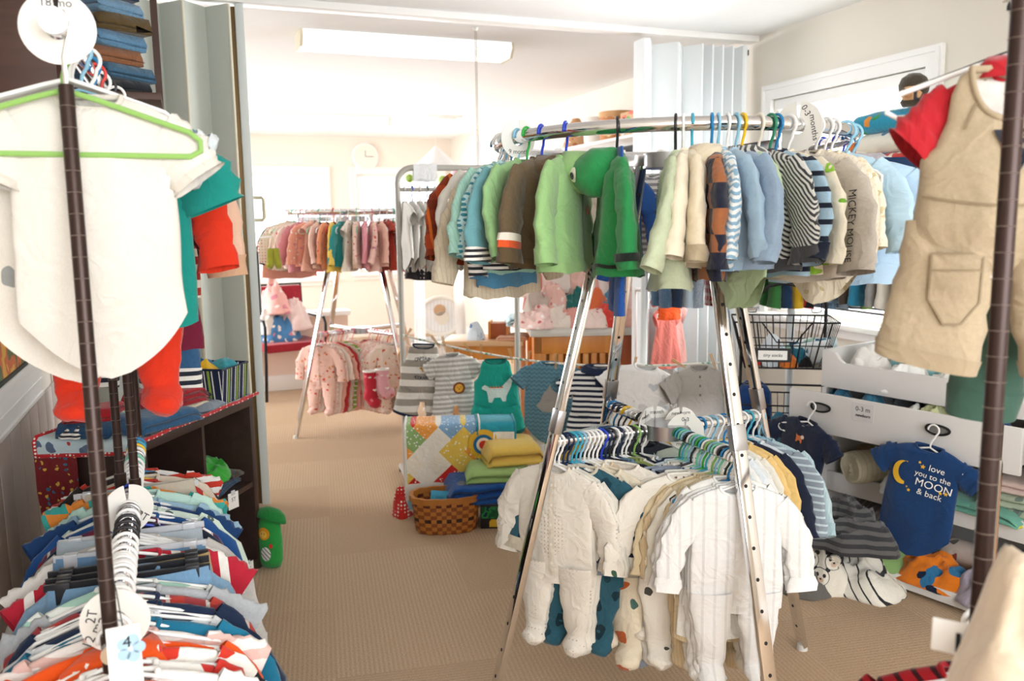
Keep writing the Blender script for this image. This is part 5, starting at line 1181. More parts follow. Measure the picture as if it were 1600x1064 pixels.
def face(cx, cz, r, par, tgt):
    bl = plain('panda_black', '#26242a', .8); f = lambda m, mat, l=.003: link('panda_face', onto(m, tgt, lift=l), mat, par)
    k = [(cx+(r+.0012)*math.cos(a), cz+(r+.0012)*math.sin(a)) for a in (2*PI*i/24 for i in range(24))]
    f(poly_mesh(k), bl, .003); f(poly_mesh(ell(cx, cz, r-.001, r-.001)), F('#ece5d6'), .0045)
    for s in (-1, 1): f(poly_mesh(ell(cx+s*r*.8, cz+r*.9, r*.3, r*.3, 12)), bl, .004); f(poly_mesh(ell(cx+s*r*.42, cz+r*.2, r*.2, r*.24, 12)), bl, .006)
    f(poly_mesh(ell(cx, cz-r*.35, r*.36, r*.3, 12)), plain('panda_muzzle', '#d9b9a2', .8), .006); f(poly_mesh(ell(cx, cz-r*.22, r*.13, r*.1, 10)), bl, .0075)
for cx, cz in ((-.05, .12), (.035, .125), (-.008, .07)): face(cx, cz, .03, pn, tgt)
lay('draped_blanket', crumple_mesh(.12, .11, .12, 87, rough=.7), F('#6b6862'), 'dark grey blanket corner with a checked edge lying on the carpet by the rack leg', 'blanket', PZ(1270, 925)+Vector((.0, .04, 0)), DR+.5, PILE)
# bodysuits hung from the drawer handles
for k, (hxz, c_, lb, hl, px) in enumerate(((hx[0], F('#1a2238'), 'dark navy bodysuit with a tiny orange dog, hung from a drawer handle', 'white hanger hooked on the drawer handle above the dog bodysuit', 1268), (hx[1], F('#173a68'), 'navy bodysuit with a yellow moon and white lettering, hung from a drawer handle', 'white hanger hooked on the drawer handle above the moon bodysuit', 1466))):
    x, z = hxz; loc = D(x+(-.02 if k == 0 else .002), -.05, z+.02)
    g = garment('bodysuit', 14+k, loc+Vector((0, 0, .012)), DR+R(6 if k else -6), c_, lb, None, None, sc=(1.06 if k else 1.0, .9, 1.02), tilt=(R(-4), R(6 if k else 9)))
    hanger(loc, DR+R(6 if k else -6), WH, hl, None, w=.115, sc=1.0).rotation_euler = (R(-4), R(6 if k else 9), DR)
    if k == 0:
        og = plain('patch_orange', '#d97a45', .8)
        decal(g, 'dog_patch', poly_mesh([(-.018, -.165), (-.02, -.178), (-.012, -.178), (-.01, -.17), (.004, -.17), (.006, -.178), (.013, -.178), (.012, -.16), (.02, -.158), (.02, -.148), (.01, -.143), (.004, -.15), (-.012, -.152), (-.022, -.146)], 3), og, lift=.005, dx=.0)
        decal(g, 'dog_head', poly_mesh(ell(.013, -.152, .0085, .0075, 12)), plain('patch_cream', '#ead9c8', .8), lift=.007)
        decal(g, 'neck_print', text_mesh('0-3', .009), PAPER, dx=0, dz=-.108, lift=.004)
    else:
        wt = plain('print_white', '#f0efe9', .7); ye = plain('print_yellow', '#e9b82c', .7)
        for tx, sz, dx, dz in (('love', .030, .044, -.157), ('you to the', .027, .036, -.186), ('MOON', .037, .044, -.217), ('& back', .029, .036, -.248)):
            decal(g, 'lettering', text_mesh(tx, sz), wt, dx=dx, dz=dz, ang=-.05, lift=.006)
        mo = [(-.060+.036*math.cos(a), -.197+.042*math.sin(a)) for a in (R(75)+R(210)*i/18 for i in range(19))] + [(-.036+.033*math.cos(a), -.190+.036*math.sin(a)) for a in (R(275)-R(185)*i/16 for i in range(17))]
        bm_ = bpy.data.meshes.new('moon'); n_ = 17
        o_ = [(-.060+.036*math.cos(a), -.197+.042*math.sin(a)) for a in (R(72)+R(216)*i/(n_-1) for i in range(n_))]; i_ = [(-.045+.031*math.cos(a), -.190+.037*math.sin(a)) for a in (R(88)+R(186)*i/(n_-1) for i in range(n_))]; i_[0] = o_[0]; i_[-1] = o_[-1]
        bm_.from_pydata([(p_[0], 0, p_[1]) for p_ in o_+i_], [], [(i, i+1, n_+i+1, n_+i) for i in range(n_-1)]); decal(g, 'moon', bm_, ye, lift=.005)
        for sx, sz, r_ in ((-.012, -.146, .006), (.0, -.158, .009), (-.03, -.252, .007), (.068, -.232, .007), (.085, -.229, .008), (-.038, -.242, .004)): decal(g, 'star', poly_mesh(star(sx, sz, r_), 2), ye, lift=.006)
# orange wooden chest and turned post at the edge of the picture
e = empty('wooden_dresser', 'orange pine dresser with an open drawer just past the bronze post', 'dresser', D(1.12, .1, 0), DR)
pine = wood('orange_pine', '#a4561c', '#c87a34', 5, .4, 0); lp = wood('pale_pine', '#d8a878', '#e6c096', 5, .45, 0)
part('body', MB().box((.05, .05, .06), (.32, .40, .56)), pine, e, bevel=.004); part('drawer', MB().box((-.02, -.16, .58), (.34, -.14, .70)).box((-.02, -.14, .58), (-.005, .38, .69)).box((-.005, -.14, .585), (.32, .38, .6)), lp, e, bevel=.002)
part('top', MB().box((-.03, .02, .72), (.35, .42, .745)), pine, e, bevel=.004); part('side_panel', MB().box((.05, .04, .56), (.07, .4, .72)), pine, e)
prof = [(.02, 0), (.024, .05), (.03, .1), (.022, .14), (.032, .17), (.032, .2), (.022, .22), (.03, .27), (.034, .4), (.028, .5), (.033, .53), (.033, .72)]
part('turned_post', MB().lathe(prof, 18, (-.0, .0, 0)), pine, e); part('turned_post', MB().lathe(prof, 18, (.31, .0, 0)), pine, e)

# ------------------------------------------------------------------ black wire basket stand in front of the window
q = PZ(1218, 0+700, .0); WS = P(1222, 560, 3.75); WS.z = 0; wr = math.atan2(WS.y, WS.x)-PI/2+R(6)
e = empty('wire_basket_stand', 'black wire stand with arched top and tiered baskets in front of the window', 'basket stand', WS, wr)
zt_ = {k: P(1222, y, 3.75).z for k, y in dict(arch=441, sh=462, rim=497, bot=570, bar=602, rim2=625, bot2=690).items()}
hw = .178
pts = [(-hw, 0, 0), (-hw, 0, zt_['sh']-.03), (-hw+.02, 0, zt_['sh']-.005), (-hw+.07, 0, zt_['sh']), (-.07, 0, zt_['arch']-.015), (0, 0, zt_['arch']), (.07, 0, zt_['arch']-.015), (hw-.07, 0, zt_['sh']), (hw-.02, 0, zt_['sh']-.005), (hw, 0, zt_['sh']-.03), (hw, 0, 0)]
part('arched_frame', MB().tube(pts, .0075, 10), BLACKM, e)
part('cross_bar', MB().tube([(-hw, 0, zt_['bar']), (hw, 0, zt_['bar'])], .005, 8), BLACKM, e); part('cross_bar', MB().tube([(-hw, 0, .12), (hw, 0, .12)], .005, 8), BLACKM, e)
for s in (-1, 1):
    part('foot', MB().tube([(s*hw, -.16, .008), (s*hw, .16, .008)], .007, 8), BLACKM, e)
    part('side_hook', MB().tube([(s*(hw-.02), -.01, zt_['sh']), (s*(hw-.022), -.01, zt_['sh']-.065), (s*(hw-.035), -.01, zt_['sh']-.07), (s*(hw-.06), -.01, zt_['sh']-.068), (s*(hw-.062), -.01, zt_['sh']-.055)], .0025, 6), BLACKM, e)
def basket(zb, zr, par, nm='basket'):
    m = MB(); w0, w1, d0, d1 = .165, .215, .10, .15
    def rg(z): t = (z-zb)/(zr-zb); return lerp(w0, w1, t), lerp(d0, d1, t)
    for z in (zb, lerp(zb, zr, .5), zr): a_, b_ = rg(z); m.tube([(-a_, -b_, z), (a_, -b_, z), (a_, b_, z), (-a_, b_, z)], .0028 if z < zr else .004, 6, True)
    for i in range(15):
        u = -1+2*i/14; dip = (.08*max(0, 1-(u/.45)**2))
        for s in (-1, 1): m.tube([(u*w0, s*d0, zb), (u*w1, s*d1, zr-(dip if s < 0 else 0))], .0018 if i % 3 else .0036, 5)
    for i in range(9):
        u = -1+2*i/8
        for s in (-1, 1): m.tube([(s*w0, u*d0, zb), (s*w1, u*d1, zr)], .0018, 5)
        m.tube([(-w0, u*d0, zb), (w0, u*d0, zb)], .0018, 5)
    m.tube([(-w1*.48, -d1, zr), (-w1*.3, -d1, zr-.05), (-.04, -d1+.005, zr-.085), (.04, -d1+.005, zr-.085), (w1*.3, -d1, zr-.05), (w1*.48, -d1, zr)], .0035, 6)
    b = part(nm, m, BLACKM, par); return b
b1 = basket(zt_['bot'], zt_['rim'], e); b2 = basket(zt_['bot2'], zt_['rim2'], e); b3 = basket(.14, .30, e)
part('label_plate', MB().box((-.13, -.150, zt_['bot']+.035), (.02, -.142, zt_['bot']+.095)), BLACKM, b1); part('label_paper', MB().box((-.115, -.152, zt_['bot']+.045), (.005, -.150, zt_['bot']+.085)), PAPER, b1)
put_text('tiny socks', .02, INK, b1, (-.055, -.1535, zt_['bot']+.065), shear=.25)
Wm = Matrix.Translation(WS) @ Matrix.Rotation(wr, 4, 'Z')
for i, (x, y, z, rx, h_, c_, lb) in enumerate(((-.03, -.02, 0, .075, .14, F('#dde5ea', 'floral', '#5f9ab5', '#86b3c8', p=.08, duty=.3), 'white and blue cloth bundle in the middle of the upper wire basket'), (.06, .0, 0, .06, .11, F('#2f6f86', 'floral', '#cfe0e6', '#8fb7c6', p=.05, duty=.3), 'teal patterned cloth in the upper wire basket'), (-.10, .0, 0, .06, .09, F('#c9372f'), 'red cloth low in the upper wire basket'), (.01, -.05, 0, .05, .06, F('#d9762c'), 'orange socks in the upper wire basket'), (.09, -.03, 0, .05, .05, F('#27272b'), 'black socks in the upper wire basket'))):
    lay('crumpled_clothes', crumple_mesh(rx, rx*.9, h_, 90+i), c_, lb, 'clothes', Wm @ Vector((x, y, zt_['bot']+.003)), i, 'clothes in the wire baskets')
for i in range(5):
    o = lay('folded_leggings', folded_mesh(.10, .13, .02, 1, 95+i), F(['#cfe3e6', '#3f7f9a', '#e6ece6', '#27506e', '#9fc7b4'][i], 'stripe', '#eef2f2', p=.02), '%s leggings standing on edge in the upper wire basket, %s from the window' % (['ice', 'steel blue', 'white', 'dark blue', 'mint'][i], ORD[i]), 'leggings', Wm @ Vector((.135-.022*i+.03, -.01, zt_['bot']+.066)), rot=(PI/2-.05, R(80), wr), group='leggings in the wire basket')
for i, (x, y, rx, c_, lb) in enumerate(((-.02, -.02, .10, '#58a8d0', 'sky blue hat in the second wire basket'), (.09, -.01, .07, '#b9b4d0', 'lilac cloth in the second wire basket'), (-.12, .0, .07, '#1f2a44', 'navy cloth in the second wire basket'))):
    lay('crumpled_clothes', crumple_mesh(rx*.8, rx*.8, .13, 100+i), F(c_), lb, 'clothes', Wm @ Vector((x, y, zt_['bot2']+.003)), i, 'clothes in the wire baskets')
lay('crumpled_clothes', crumple_mesh(.12, .09, .12, 104), F('#20263a'), 'dark cloth in the lowest wire basket', 'clothes', Wm @ Vector((0, 0, .143)), 1, 'clothes in the wire baskets')
bg_ = empty('blue_bag', 'dark blue drawstring bag hanging below the upper wire basket', 'bag', Wm @ Vector((-.12, -.03, zt_['bar'])), wr)
part('body', MB().grid([[(.075*k*math.cos(a)*(1+.08*nz(math.cos(a)*2, t*5, 3)), .035*k*math.sin(a), -.24*t) for a in (2*PI*i/20 for i in range(20))] for t, k in ((0, .75), (.12, .95), (.4, 1.05), (.8, 1.08), (.95, 1.0), (1, .8))], True, True, True), F('#17386a'), bg_, True)
part('strap', MB().tube([(-.05, 0, 0), (-.03, .03, .012), (0, .03, .008), (.03, .03, .012), (.05, 0, 0)], .004, 6), F('#17386a'), bg_)

# ------------------------------------------------------------------ white-legged rail behind the round rack, with trousers
ra, rbp = P(1006, 500, 4.05), P(1234, 560, 3.95); ra.z = rbp.z = 0; dv_ = (rbp-ra); RL = dv_.length; rr_ = math.atan2(dv_.y, dv_.x)
e = empty('straight_clothes_rack', 'straight clothes rack with white uprights behind the round rack, hung with small trousers', 'clothes rack', ra, rr_)
ZR2 = 1.50; wpst = plain('white_enamel_tube', '#dfe4e4', .3)
part('rail', MB().tube([(-.05, 0, ZR2-.0187), (RL+.35, 0, ZR2-.0187)], .0155, 12), CHROME, e)
for x in (0, RL): part('upright', MB().tube([(x, 0, 0), (x, 0, ZR2-.0187)], .017, 12), wpst, e); part('foot', MB().tube([(x, -.22, .016), (x, .22, .016)], .015, 10), wpst, e)
part('base_bar', MB().tube([(0, 0, .10), (RL, 0, .10)], .012, 10), wpst, e)
PT = [('#27384e', 'plain', 'dark denim trousers'), ('#31465f', 'heather', 'indigo jeans'), ('#2a3a52', 'plain', 'navy trousers'), ('#b9cbd8', 'plain', 'pale blue trousers'), ('#c5c9cc', 'heather', 'light grey trousers'), ('#e6e4de', 'check', 'black and white checked trousers'), ('#b23a3a', 'plaid', 'red tartan trousers'), ('#cf2a2c', 'plain', 'bright red trousers'), ('#3f6a74', 'plain', 'teal trousers'), ('#9aa0a4', 'stripe', 'grey striped trousers'), ('#5fa03c', 'plain', 'grass green trousers'), ('#3a7a3e', 'plain', 'dark green trousers'), ('#1f3a5a', 'plain', 'deep blue trousers'), ('#d9b02c', 'plain', 'yellow trousers'), ('#c22b2b', 'block', 'red and black plaid trousers'), ('#3a2a28', 'floral', 'brown floral trousers'), ('#8fa9bf', 'heather', 'light denim dungarees'), ('#a9bac8', 'plain', 'sky trousers'), ('#2b4a66', 'stripe', 'blue striped trousers'), ('#9fc25a', 'plain', 'lime trousers')]
for i, (c_, pt, ds) in enumerate(PT):
    x = .03+(RL+.27)*i/(len(PT)-1); loc = ra+dv_.normalized()*x+Vector((0, 0, ZR2)); m = F(c_, 'block' if pt == 'check' else pt, '#1c1c20' if pt in ('check', 'block') else '#e3dfd6' if pt in ('plaid', 'stripe') else '#5f7f9a', '#1c1c20', p=.03 if pt != 'block' else .05)
    yw = math.atan2(loc.y, loc.x)+R(16)
    garment('trousers' if i % 5 else 'shorts', i % 6+1, loc, yw, m, '%s, %s from the far post of the white-legged rail' % (ds, ORD[i]), None, None, sc=(1.0, .9, 1.2))
    hanger(loc, yw, BK if i % 3 else 'clear', '%s clip hanger, %s from the far post of the white-legged rail' % ('black' if i % 3 else 'clear', ORD[i]), 'clip hangers on the white-legged rail', 'clip', .09)

# ------------------------------------------------------------------ wall shelf with printed pillows, and the rail under it
SX, SZ = 2.72, 1.535
e = empty('wire_wall_shelf', 'white wire shelf on the sunny wall carrying rolled printed quilts', 'shelf', (XR, 2.75, SZ))
m = MB().box((-.46, -.55, -.012), (-.445, .42, .014)).box((-.015, -.55, -.012), (0, .42, .012))
for i in range(38): y = -.54+i*.0257; m.tube([(-.45, y, .006), (-.006, y, .006)], .0028, 5)
part('wire_deck', m, WHITEP, e)
for y in (-.4, .3): part('bracket', MB().tube([(0, y, -.26), (-.42, y, -.01)], .006, 8), WHITEP, e)
part('hang_rail', MB().tube([(-.40, -.55, -.055), (-.40, .42, -.055)], .0125, 10), WHITEP, e)
for y in (-.5, -.05, .38): part('rail_hook', MB().tube([(-.40, y, -.01), (-.40, y, -.055)], .004, 6), WHITEP, e)
PR = 'rolled quilts on the wire shelf'; zz = SZ+.012
bx_ = lay('dotted_box', MB().box((-.17, -.22, 0), (.17, .22, .045)).mesh('dotted_box', 'auto', .004), F('#a9b45a', 'dots', '#26261e', p=.02, duty=.28), 'olive box with black dots lying flat on the wire shelf', 'box', (SX+.16, 2.78, zz))
ry_ = R(90)
lay('rolled_quilt', roll_mesh(.42, .045, 21), F('#c3302a', 'floral', '#2c4f8f', '#e6dccb', p=.05, duty=.42), 'red quilt with blue and cream flowers rolled on the dotted box', 'quilt', (SX+.14, 2.80, zz+.084), rot=(0, 0, ry_), group=PR)
lay('rolled_quilt', roll_mesh(.50, .056, 22), F('#e3ddd0', 'floral', '#c66a25', '#2c6a8a', p=.13, duty=.4), 'white quilt with large orange and blue shapes on the red rolled quilt', 'quilt', (SX+.15, 2.86, zz+.166), rot=(0, 0, ry_), group=PR)
lay('rolled_quilt', roll_mesh(.44, .056, 23), F('#1f8fb0', 'floral', '#d98a2c', '#2f8f4f', p=.07, duty=.36), 'turquoise quilt with tropical orange and green print, topmost roll on the shelf', 'quilt', (SX+.15, 2.86, zz+.256), rot=(0, 0, ry_), group=PR)
hg = empty('plush_toy', 'brown plush toy with furry head and tan face on top of the rolled quilts', 'plush toy', (SX+.10, 2.74, zz+.315), R(-62), sc=.72)
sp = MB().lathe([(.001, -.075), (.05, -.06), (.078, -.02), (.082, .02), (.066, .06), (.03, .085), (.001, .09)], 26); 
for i, v in enumerate(sp.v): sp.v[i] = v*(1+.05*nz(v.x*60, v.y*60, v.z*60))
part('head', sp, F('#5c5242', 'heather', '#2f2a22', sheen=.4), hg, True).location = (0, 0, .07)
fc = part('face', MB().lathe([(.001, -.05), (.04, -.04), (.058, -.005), (.045, .03), (.001, .045)], 22), F('#d9a878'), hg, True); fc.location = (0, -.04, .045)
part('muzzle', MB().lathe([(.001, -.022), (.02, -.014), (.022, .004), (.001, .02)], 16), F('#b98a60'), hg, True).location = (0, -.095, .03)
for s in (-1, 1): part('eye', MB().lathe([(.001, -.01), (.009, -.005), (.009, .005), (.001, .01)], 12), INK, fc, True).location = (s*.026, -.045, .012)
bd_ = part('body', MB().lathe([(.001, -.03), (.06, -.025), (.07, 0), (.05, .03), (.001, .04)], 20), F('#5c5242', 'heather', '#2f2a22'), hg, True)
BT = [('#d3c8b4', 'stone trousers'), ('#8fa8bd', 'pale denim trousers'), ('#c8413a', 'red shorts'), ('#4a3f34', 'dark brown trousers'), ('#2f7f9f', 'petrol blue trousers'), ('#c9a060', 'ochre trousers'), ('#a98f6c', 'camel trousers'), ('#dcd6ca', 'cream trousers'), ('#e3ded4', 'ivory trousers'), ('#cbbfa8', 'sand trousers'), ('#e6e4dd', 'off-white trousers')]
for i, (c_, ds) in enumerate(BT):
    loc = Vector((XR-.40, 3.09-.052*i, SZ-.036)); yw = math.atan2(loc.y, loc.x)-R(24)
    garment('trousers' if i % 3 != 2 else 'shorts', i % 6+7, loc, yw, F(c_, 'heather' if i in (1, 6) else 'plain', '#7f98ad'), '%s, %s from the window under the wire shelf' % (ds, ORD[i]), None, None, sc=(1.15, .9, 1.12))
    hanger(loc, yw, WH if i % 2 else NV, '%s hanger, %s from the window under the wire shelf' % (HN[WH if i % 2 else NV], ORD[i]), 'hangers under the wire shelf', 'clip', .1)

# ------------------------------------------------------------------ rack at the picture's edge with the overalls
q0 = P(1612, 60, 1.17); ux = Vector((q0.x, q0.y, 0)).normalized(); ra_ = math.atan2(ux.y, ux.x)
ox = Vector((.935, .755, 0))
e = empty('double_hanging_rack', 'dark bronze double-rail clothes rack holding the beige overalls', 'clothes rack', ox)
def rp(s, z, k=0): return ox+ux*s+Vector((-ux.y, ux.x, 0))*k+Vector((0, 0, z))
ZU2, ZL2 = 1.70, .84
part('upper_rail', MB().tube(wp(e, [rp(.03, ZU2-.0187), rp(1.0, ZU2-.0187)]), .0155, 14), CHROME, e)
part('lower_rail', MB().tube(wp(e, [rp(-.04, ZL2-.0187), rp(1.0, ZL2-.0187)]), .0155, 14), CHROME, e)
po = notched('front_post', rp(.02, 1.665), rp(-.03, .815), .0115, e); part('post_cap', MB().tube(wp(e, [rp(-.03, .805), rp(-.028, .865)]), .016, 14), BRONZE, po)
part('rear_upright', MB().tube(wp(e, [rp(1.0, 0), rp(1.0, 1.69)]), .0125, 12), BRONZE, e); part('rear_foot', MB().tube(wp(e, [rp(1.0, .014, -.2), rp(1.0, .014, .2)]), .0125, 12), BRONZE, e)
frz = math.atan2(-ux.y, -ux.x)+PI/2
kh = F('#b9a78c', 'heather', '#a8967b')
loc = rp(.13, ZU2-.014, .0)
g = garment('overalls', 1, loc, frz+R(14), kh, 'beige cotton overalls with patch pockets hanging over a red collared shirt', None, F('#ab997e'), sc=(.92, 1.0, 1.13))
st = plain('topstitch', '#8f7d62', .8)
for s in (-1, 1):
    decal(g, 'strap_seam', bpy.data.meshes.new('x') if False else MB().grid([[(s*(.036+.03*t), 0, -.1-.06*t), (s*(.040+.03*t), 0, -.1-.06*t)] for t in (i/8 for i in range(9))]).mesh('seam'), st, lift=.003)
    pk = poly_mesh([(s*.03, -.27), (s*.1, -.27), (s*.1, -.32), (s*.075, -.352), (s*.055, -.352), (s*.03, -.32)][::s], 4)
    lg = [b_ for b_ in g.children if b_.name.split('.')[0] == 'leg' and sum(v.co.x for v in b_.data.vertices)*s > 0][0]
    pk = poly_mesh([(s*.035, -.305), (s*.105, -.305), (s*.105, -.36), (s*.085, -.39), (s*.06, -.39), (s*.035, -.365)], 4)
    po_ = link('pocket', onto(pk, lg.data, lift=.004), F('#b3a186', 'heather', '#a39177'), lg)
    ol = [(s*.035, -.305), (s*.105, -.305), (s*.105, -.36), (s*.085, -.39), (s*.06, -.39), (s*.035, -.365)]; sm_ = MB()
    for (xa, za), (xb, zb) in list(zip(ol, ol[1:]+ol[:1]))+[((s*.035, -.325), (s*.105, -.325))]:
        dx, dz = xb-xa, zb-za; L_ = math.hypot(dx, dz); nx, nz_ = -dz/L_*.0012, dx/L_*.0012
        sm_.grid([[(lerp(xa, xb, t/8)-nx, 0, lerp(za, zb, t/8)-nz_), (lerp(xa, xb, t/8)+nx, 0, lerp(za, zb, t/8)+nz_)] for t in range(9)])
    link('pocket_seam', onto(sm_.mesh('seam'), lg.data, lift=.006), st, lg)
tri = poly_mesh([(-.032, -.162), (.032, -.162), (0, -.212)], 5); decal(g, 'brand_patch', tri, plain('navy_patch', '#1f2430', .8), lift=.004)
for tx, sz, dz in (('OSHKOSH', .0098, -.170), ("B'GOSH", .0078, -.182)): decal(g, 'patch_lettering', text_mesh(tx, sz), plain('patch_thread', '#b9ab8f', .8), dz=dz, lift=.0065)
decal(g, 'yoke_seam', MB().grid([[(-.12+.24*i/30, 0, -.236-.012*math.sin(PI*i/30)), (-.12+.24*i/30, 0, -.239-.012*math.sin(PI*i/30))] for i in range(31)]).mesh('seam'), st, lift=.003)
decal(g, 'centre_seam', MB().grid([[(-.002, 0, -.2-.13*i/20), (.001, 0, -.2-.13*i/20)] for i in range(21)]).mesh('seam'), st, lift=.003)
sh = garment('tee', 12, rp(.155, ZU2-.035, .0), frz+R(14), F('#d9d2ca', 'block', '#b0222a', p=.13), 'red, navy and white collared shirt worn under the beige overalls', None, F('#b0222a'), sc=(.74, 1.0, .9))
bl_ = F('#1f2f4c'); rd_ = F('#b3222b')
b_ = [c for c in sh.children if c.name.startswith('body')][0]
rows = [b_.data.vertices[i].co.copy() for i in range(len(b_.data.vertices))]
col_ = [[Vector((.06*math.cos(a)*k, .02*math.sin(a)*k-.006*(k-1), NECK_Z+z)) for a in (2*PI*i/24 for i in range(24))] for z, k in ((-.006, .7), (.014, .78), (.02, .86), (.008, 1.05), (-.012, 1.18))]
part('collar', MB().grid(col_, True), rd_, sh, True)
for c in [c for c in sh.children if c.name.startswith('sleeve')]:
    c.material_slots[0].link = 'OBJECT'; c.material_slots[0].material = F('#b3222b')
hanger(rp(.165, ZU2), frz+R(14), WH, 'white plastic hanger carrying the beige overalls', None, sc=1.1)
garment('trousers', 3, rp(.24, ZU2, -.05), frz+R(10), F('#3d5a4d'), 'dark green fleece trousers showing below the beige overalls', None, None, sc=(.95, .9, 1.42)); hanger(rp(.24, ZU2), frz+R(6), BK, 'black plastic hanger behind the beige overalls', None, sc=.9)
# lower rail of the same rack
rs = F('#9e1620', 'diag', '#3a0c12', p=.03, duty=.3)
for i, (s, k, kd, v, m, lb, hc) in enumerate(((.10, .03, 'sweater', 5, rs, 'dark red ribbed sweater with black diagonal stripes on the lower edge rail', WH),)):
    loc = rp(s, ZL2, k*0)+Vector((0, 0, -.0)); garment(kd, v, loc, frz+R(18), m, lb, None, None, sc=1.05); hanger(loc, frz+R(18), hc, '%s hanger, %s on the lower edge rail' % (HN[hc], ORD[i]), 'hangers on the lower edge rail', sc=1.12)
lc = P(1555, 1010, .92); 
tg2 = empty('size_clip', 'white plastic size clip with a dark bar beside the bronze post foot', 'size marker', P(1490, 1000, .93), frz)
part('plate', MB().box((-.022, -.002, -.016), (.022, .002, .022)), WHITEP, tg2, bevel=.002); part('bar', MB().box((.002, -.003, -.012), (.007, -.002, .01)), INK, tg2); part('arm', MB().box((.015, -.002, -.04), (.055, .002, -.005)), WHITEP, tg2, bevel=.002)
hanger(rp(.02, ZL2), frz+R(10), RB, 'royal blue plastic hanger at the end of the lower edge rail', 'hangers on the lower edge rail', sc=1.0); hanger(rp(.06, ZL2), frz+R(14), WH, 'white plastic hanger beside the royal blue one on the lower edge rail', 'hangers on the lower edge rail', sc=1.0)
lay('fleece_jacket', crumple_mesh(.13, .12, .34, 120, rough=.4), F('#d3bfa6', sheen=.6), 'fluffy cream fleece jacket at the bottom edge beside the bronze post', 'fleece', P(1655, 1120, .86)+Vector((0, 0, -.1)), 0)
# ------------------------------------------------------------------ grey rolling rack, clothesline, quilts
def face_cam(p): return math.atan2(-p.y, -p.x)+PI/2
ga, gb = P(627, 480, 4.45), P(808, 480, 4.62); ga.z = gb.z = 0; gv = gb-ga; GL = gv.length; gr_ = math.atan2(gv.y, gv.x)
zg = P(690, 263, 4.45).z; zh = P(690, 291, 4.45).z
e = empty('rolling_garment_rack', 'grey tubular garment rack with rounded corners holding white bodysuits', 'clothes rack', ga, gr_)
r_ = .08; fr = [(0, 0, .03), (0, 0, zg-r_)]+[(r_-r_*math.cos(a), 0, zg-r_+r_*math.sin(a)) for a in (R(15*i) for i in range(1, 7))]
fr += [(GL-r_+r_*math.sin(a), 0, zg-r_+r_*math.cos(a)) for a in (R(15*i) for i in range(0, 7))]+[(GL, 0, .12)]+[(GL+.09-.09*math.cos(a), 0, .12-.09*math.sin(a)) for a in (R(15*i) for i in range(1, 7))]+[(GL+.3, 0, .03)]
part('frame', MB().tube(fr, .0155, 12), GREYP, e); part('hang_bar', MB().tube([(0, 0, zh-.0187), (GL, 0, zh-.0187)], .011, 10), GREYP, e)
for x in (0, GL+.28): part('foot', MB().tube([(x, -.22, .03), (x, .22, .03)], .0145, 10), GREYP, e)
for x in (0, GL+.28):
    for y in (-.2, .2): part('caster', MB().lathe([(.004, 0), (.014, .003), (.014, .02), (.004, .03)], 12, (x, y, 0)), BLACKM, e)
GW = [('#eceae4', 'white'), ('#f0eeea', 'bright white'), ('#e9e6de', 'off-white'), ('#f1efec', 'snow white'), ('#eeece6', 'milky white'), ('#e4e2dc', 'pearl white'), ('#f0efea', 'chalk white'), ('#d9d4c8', 'oatmeal'), ('#cfcabd', 'beige flecked'), ('#8a8d92', 'grey'), ('#7fb0c8', 'light blue striped'), ('#5f93b5', 'blue'), ('#9cc3d4', 'ice blue'), ('#2b3a52', 'navy')]
for i, (c_, nm) in enumerate(GW):
    x = .035+(GL*.82)*i/(len(GW)-1); loc = ga+gv.normalized()*x+Vector((0, 0, zh)); yw = math.atan2(loc.y, loc.x)+R(13)
    garment('bodysuit', i % 4+20, loc, yw, F(c_, 'stripe' if 'striped' in nm else 'dots' if 'fleck' in nm else 'plain', '#f0f0ee', p=.02), '%s sleeveless-looking bodysuit hung edge-on, %s from the grey rack post' % (nm, ORD[i]), None, None, sc=(1.0, .8, .92))
    hc = (WH, RB, WH, NV, WH, MT, NV, WH, WH, TQ, DG, WH, RB, GY)[i]
    hanger(loc, yw, hc, '%s hanger, %s from the grey rack post' % (HN[hc], ORD[i]), 'hangers on the grey rack', w=.1)
q = P(669, 259, 4.45); rows = []
for j in range(15):
    a = -1.3+2.6*j/14; s = .018; rows.append([(x, -.02*math.sin(a)*1.1 if abs(a) < 1.2 else math.copysign(.022, -a), (.02*math.cos(a) if abs(a) < 1.2 else .0)-max(0, abs(a)-.7)*(.105 if a > 0 else .12)+.008*nz(x*30, a, 2)) for x in (-.062+.0088*i for i in range(15))])
o = part('cloth_hat', MB().grid(rows), F('#eceef0'), None, True); o.location = ga+gv.normalized()*(px_of(ga)[0]*0+.145)+Vector((0, 0, zg)); o.rotation_euler = (0, 0, gr_); tag(o, 'white baby bonnet draped over the top bar of the grey rack', 'hat')
# clothesline with little outfits
L0, L1 = P(629, 524, 4.36), P(1136, 566, 3.85)
def LN(t): p = L0.lerp(L1, t); p.z -= .075*math.sin(PI*t); return p
def LT(px):
    lo, hi = 0, 1
    for _ in range(30):
        m = (lo+hi)/2
        if px_of(LN(m))[0] < px: lo = m
        else: hi = m
    return lo
ropem = F('#e9e4d8', 'dots', '#6fae9a', p=.02, duty=.33)
o = part('clothesline', MB().tube([LN(i/40) for i in range(41)], .006, 6), ropem, None, True); tag(o, 'pale dotted cord clothesline strung from the grey rack to the hooks by the trousers', 'clothesline')
hk_ = empty('line_hook_post', 'thin white post that holds the far end of the clothesline', 'post', (L1.x, L1.y, 0)); part('post', MB().tube([(0, 0, 0), (0, 0, L1.z+.02)], .009, 8), WHITEP, hk_); part('post_foot', MB().lathe([(.001, 0), (.09, 0), (.085, .012), (.001, .014)], 20), WHITEP, hk_)
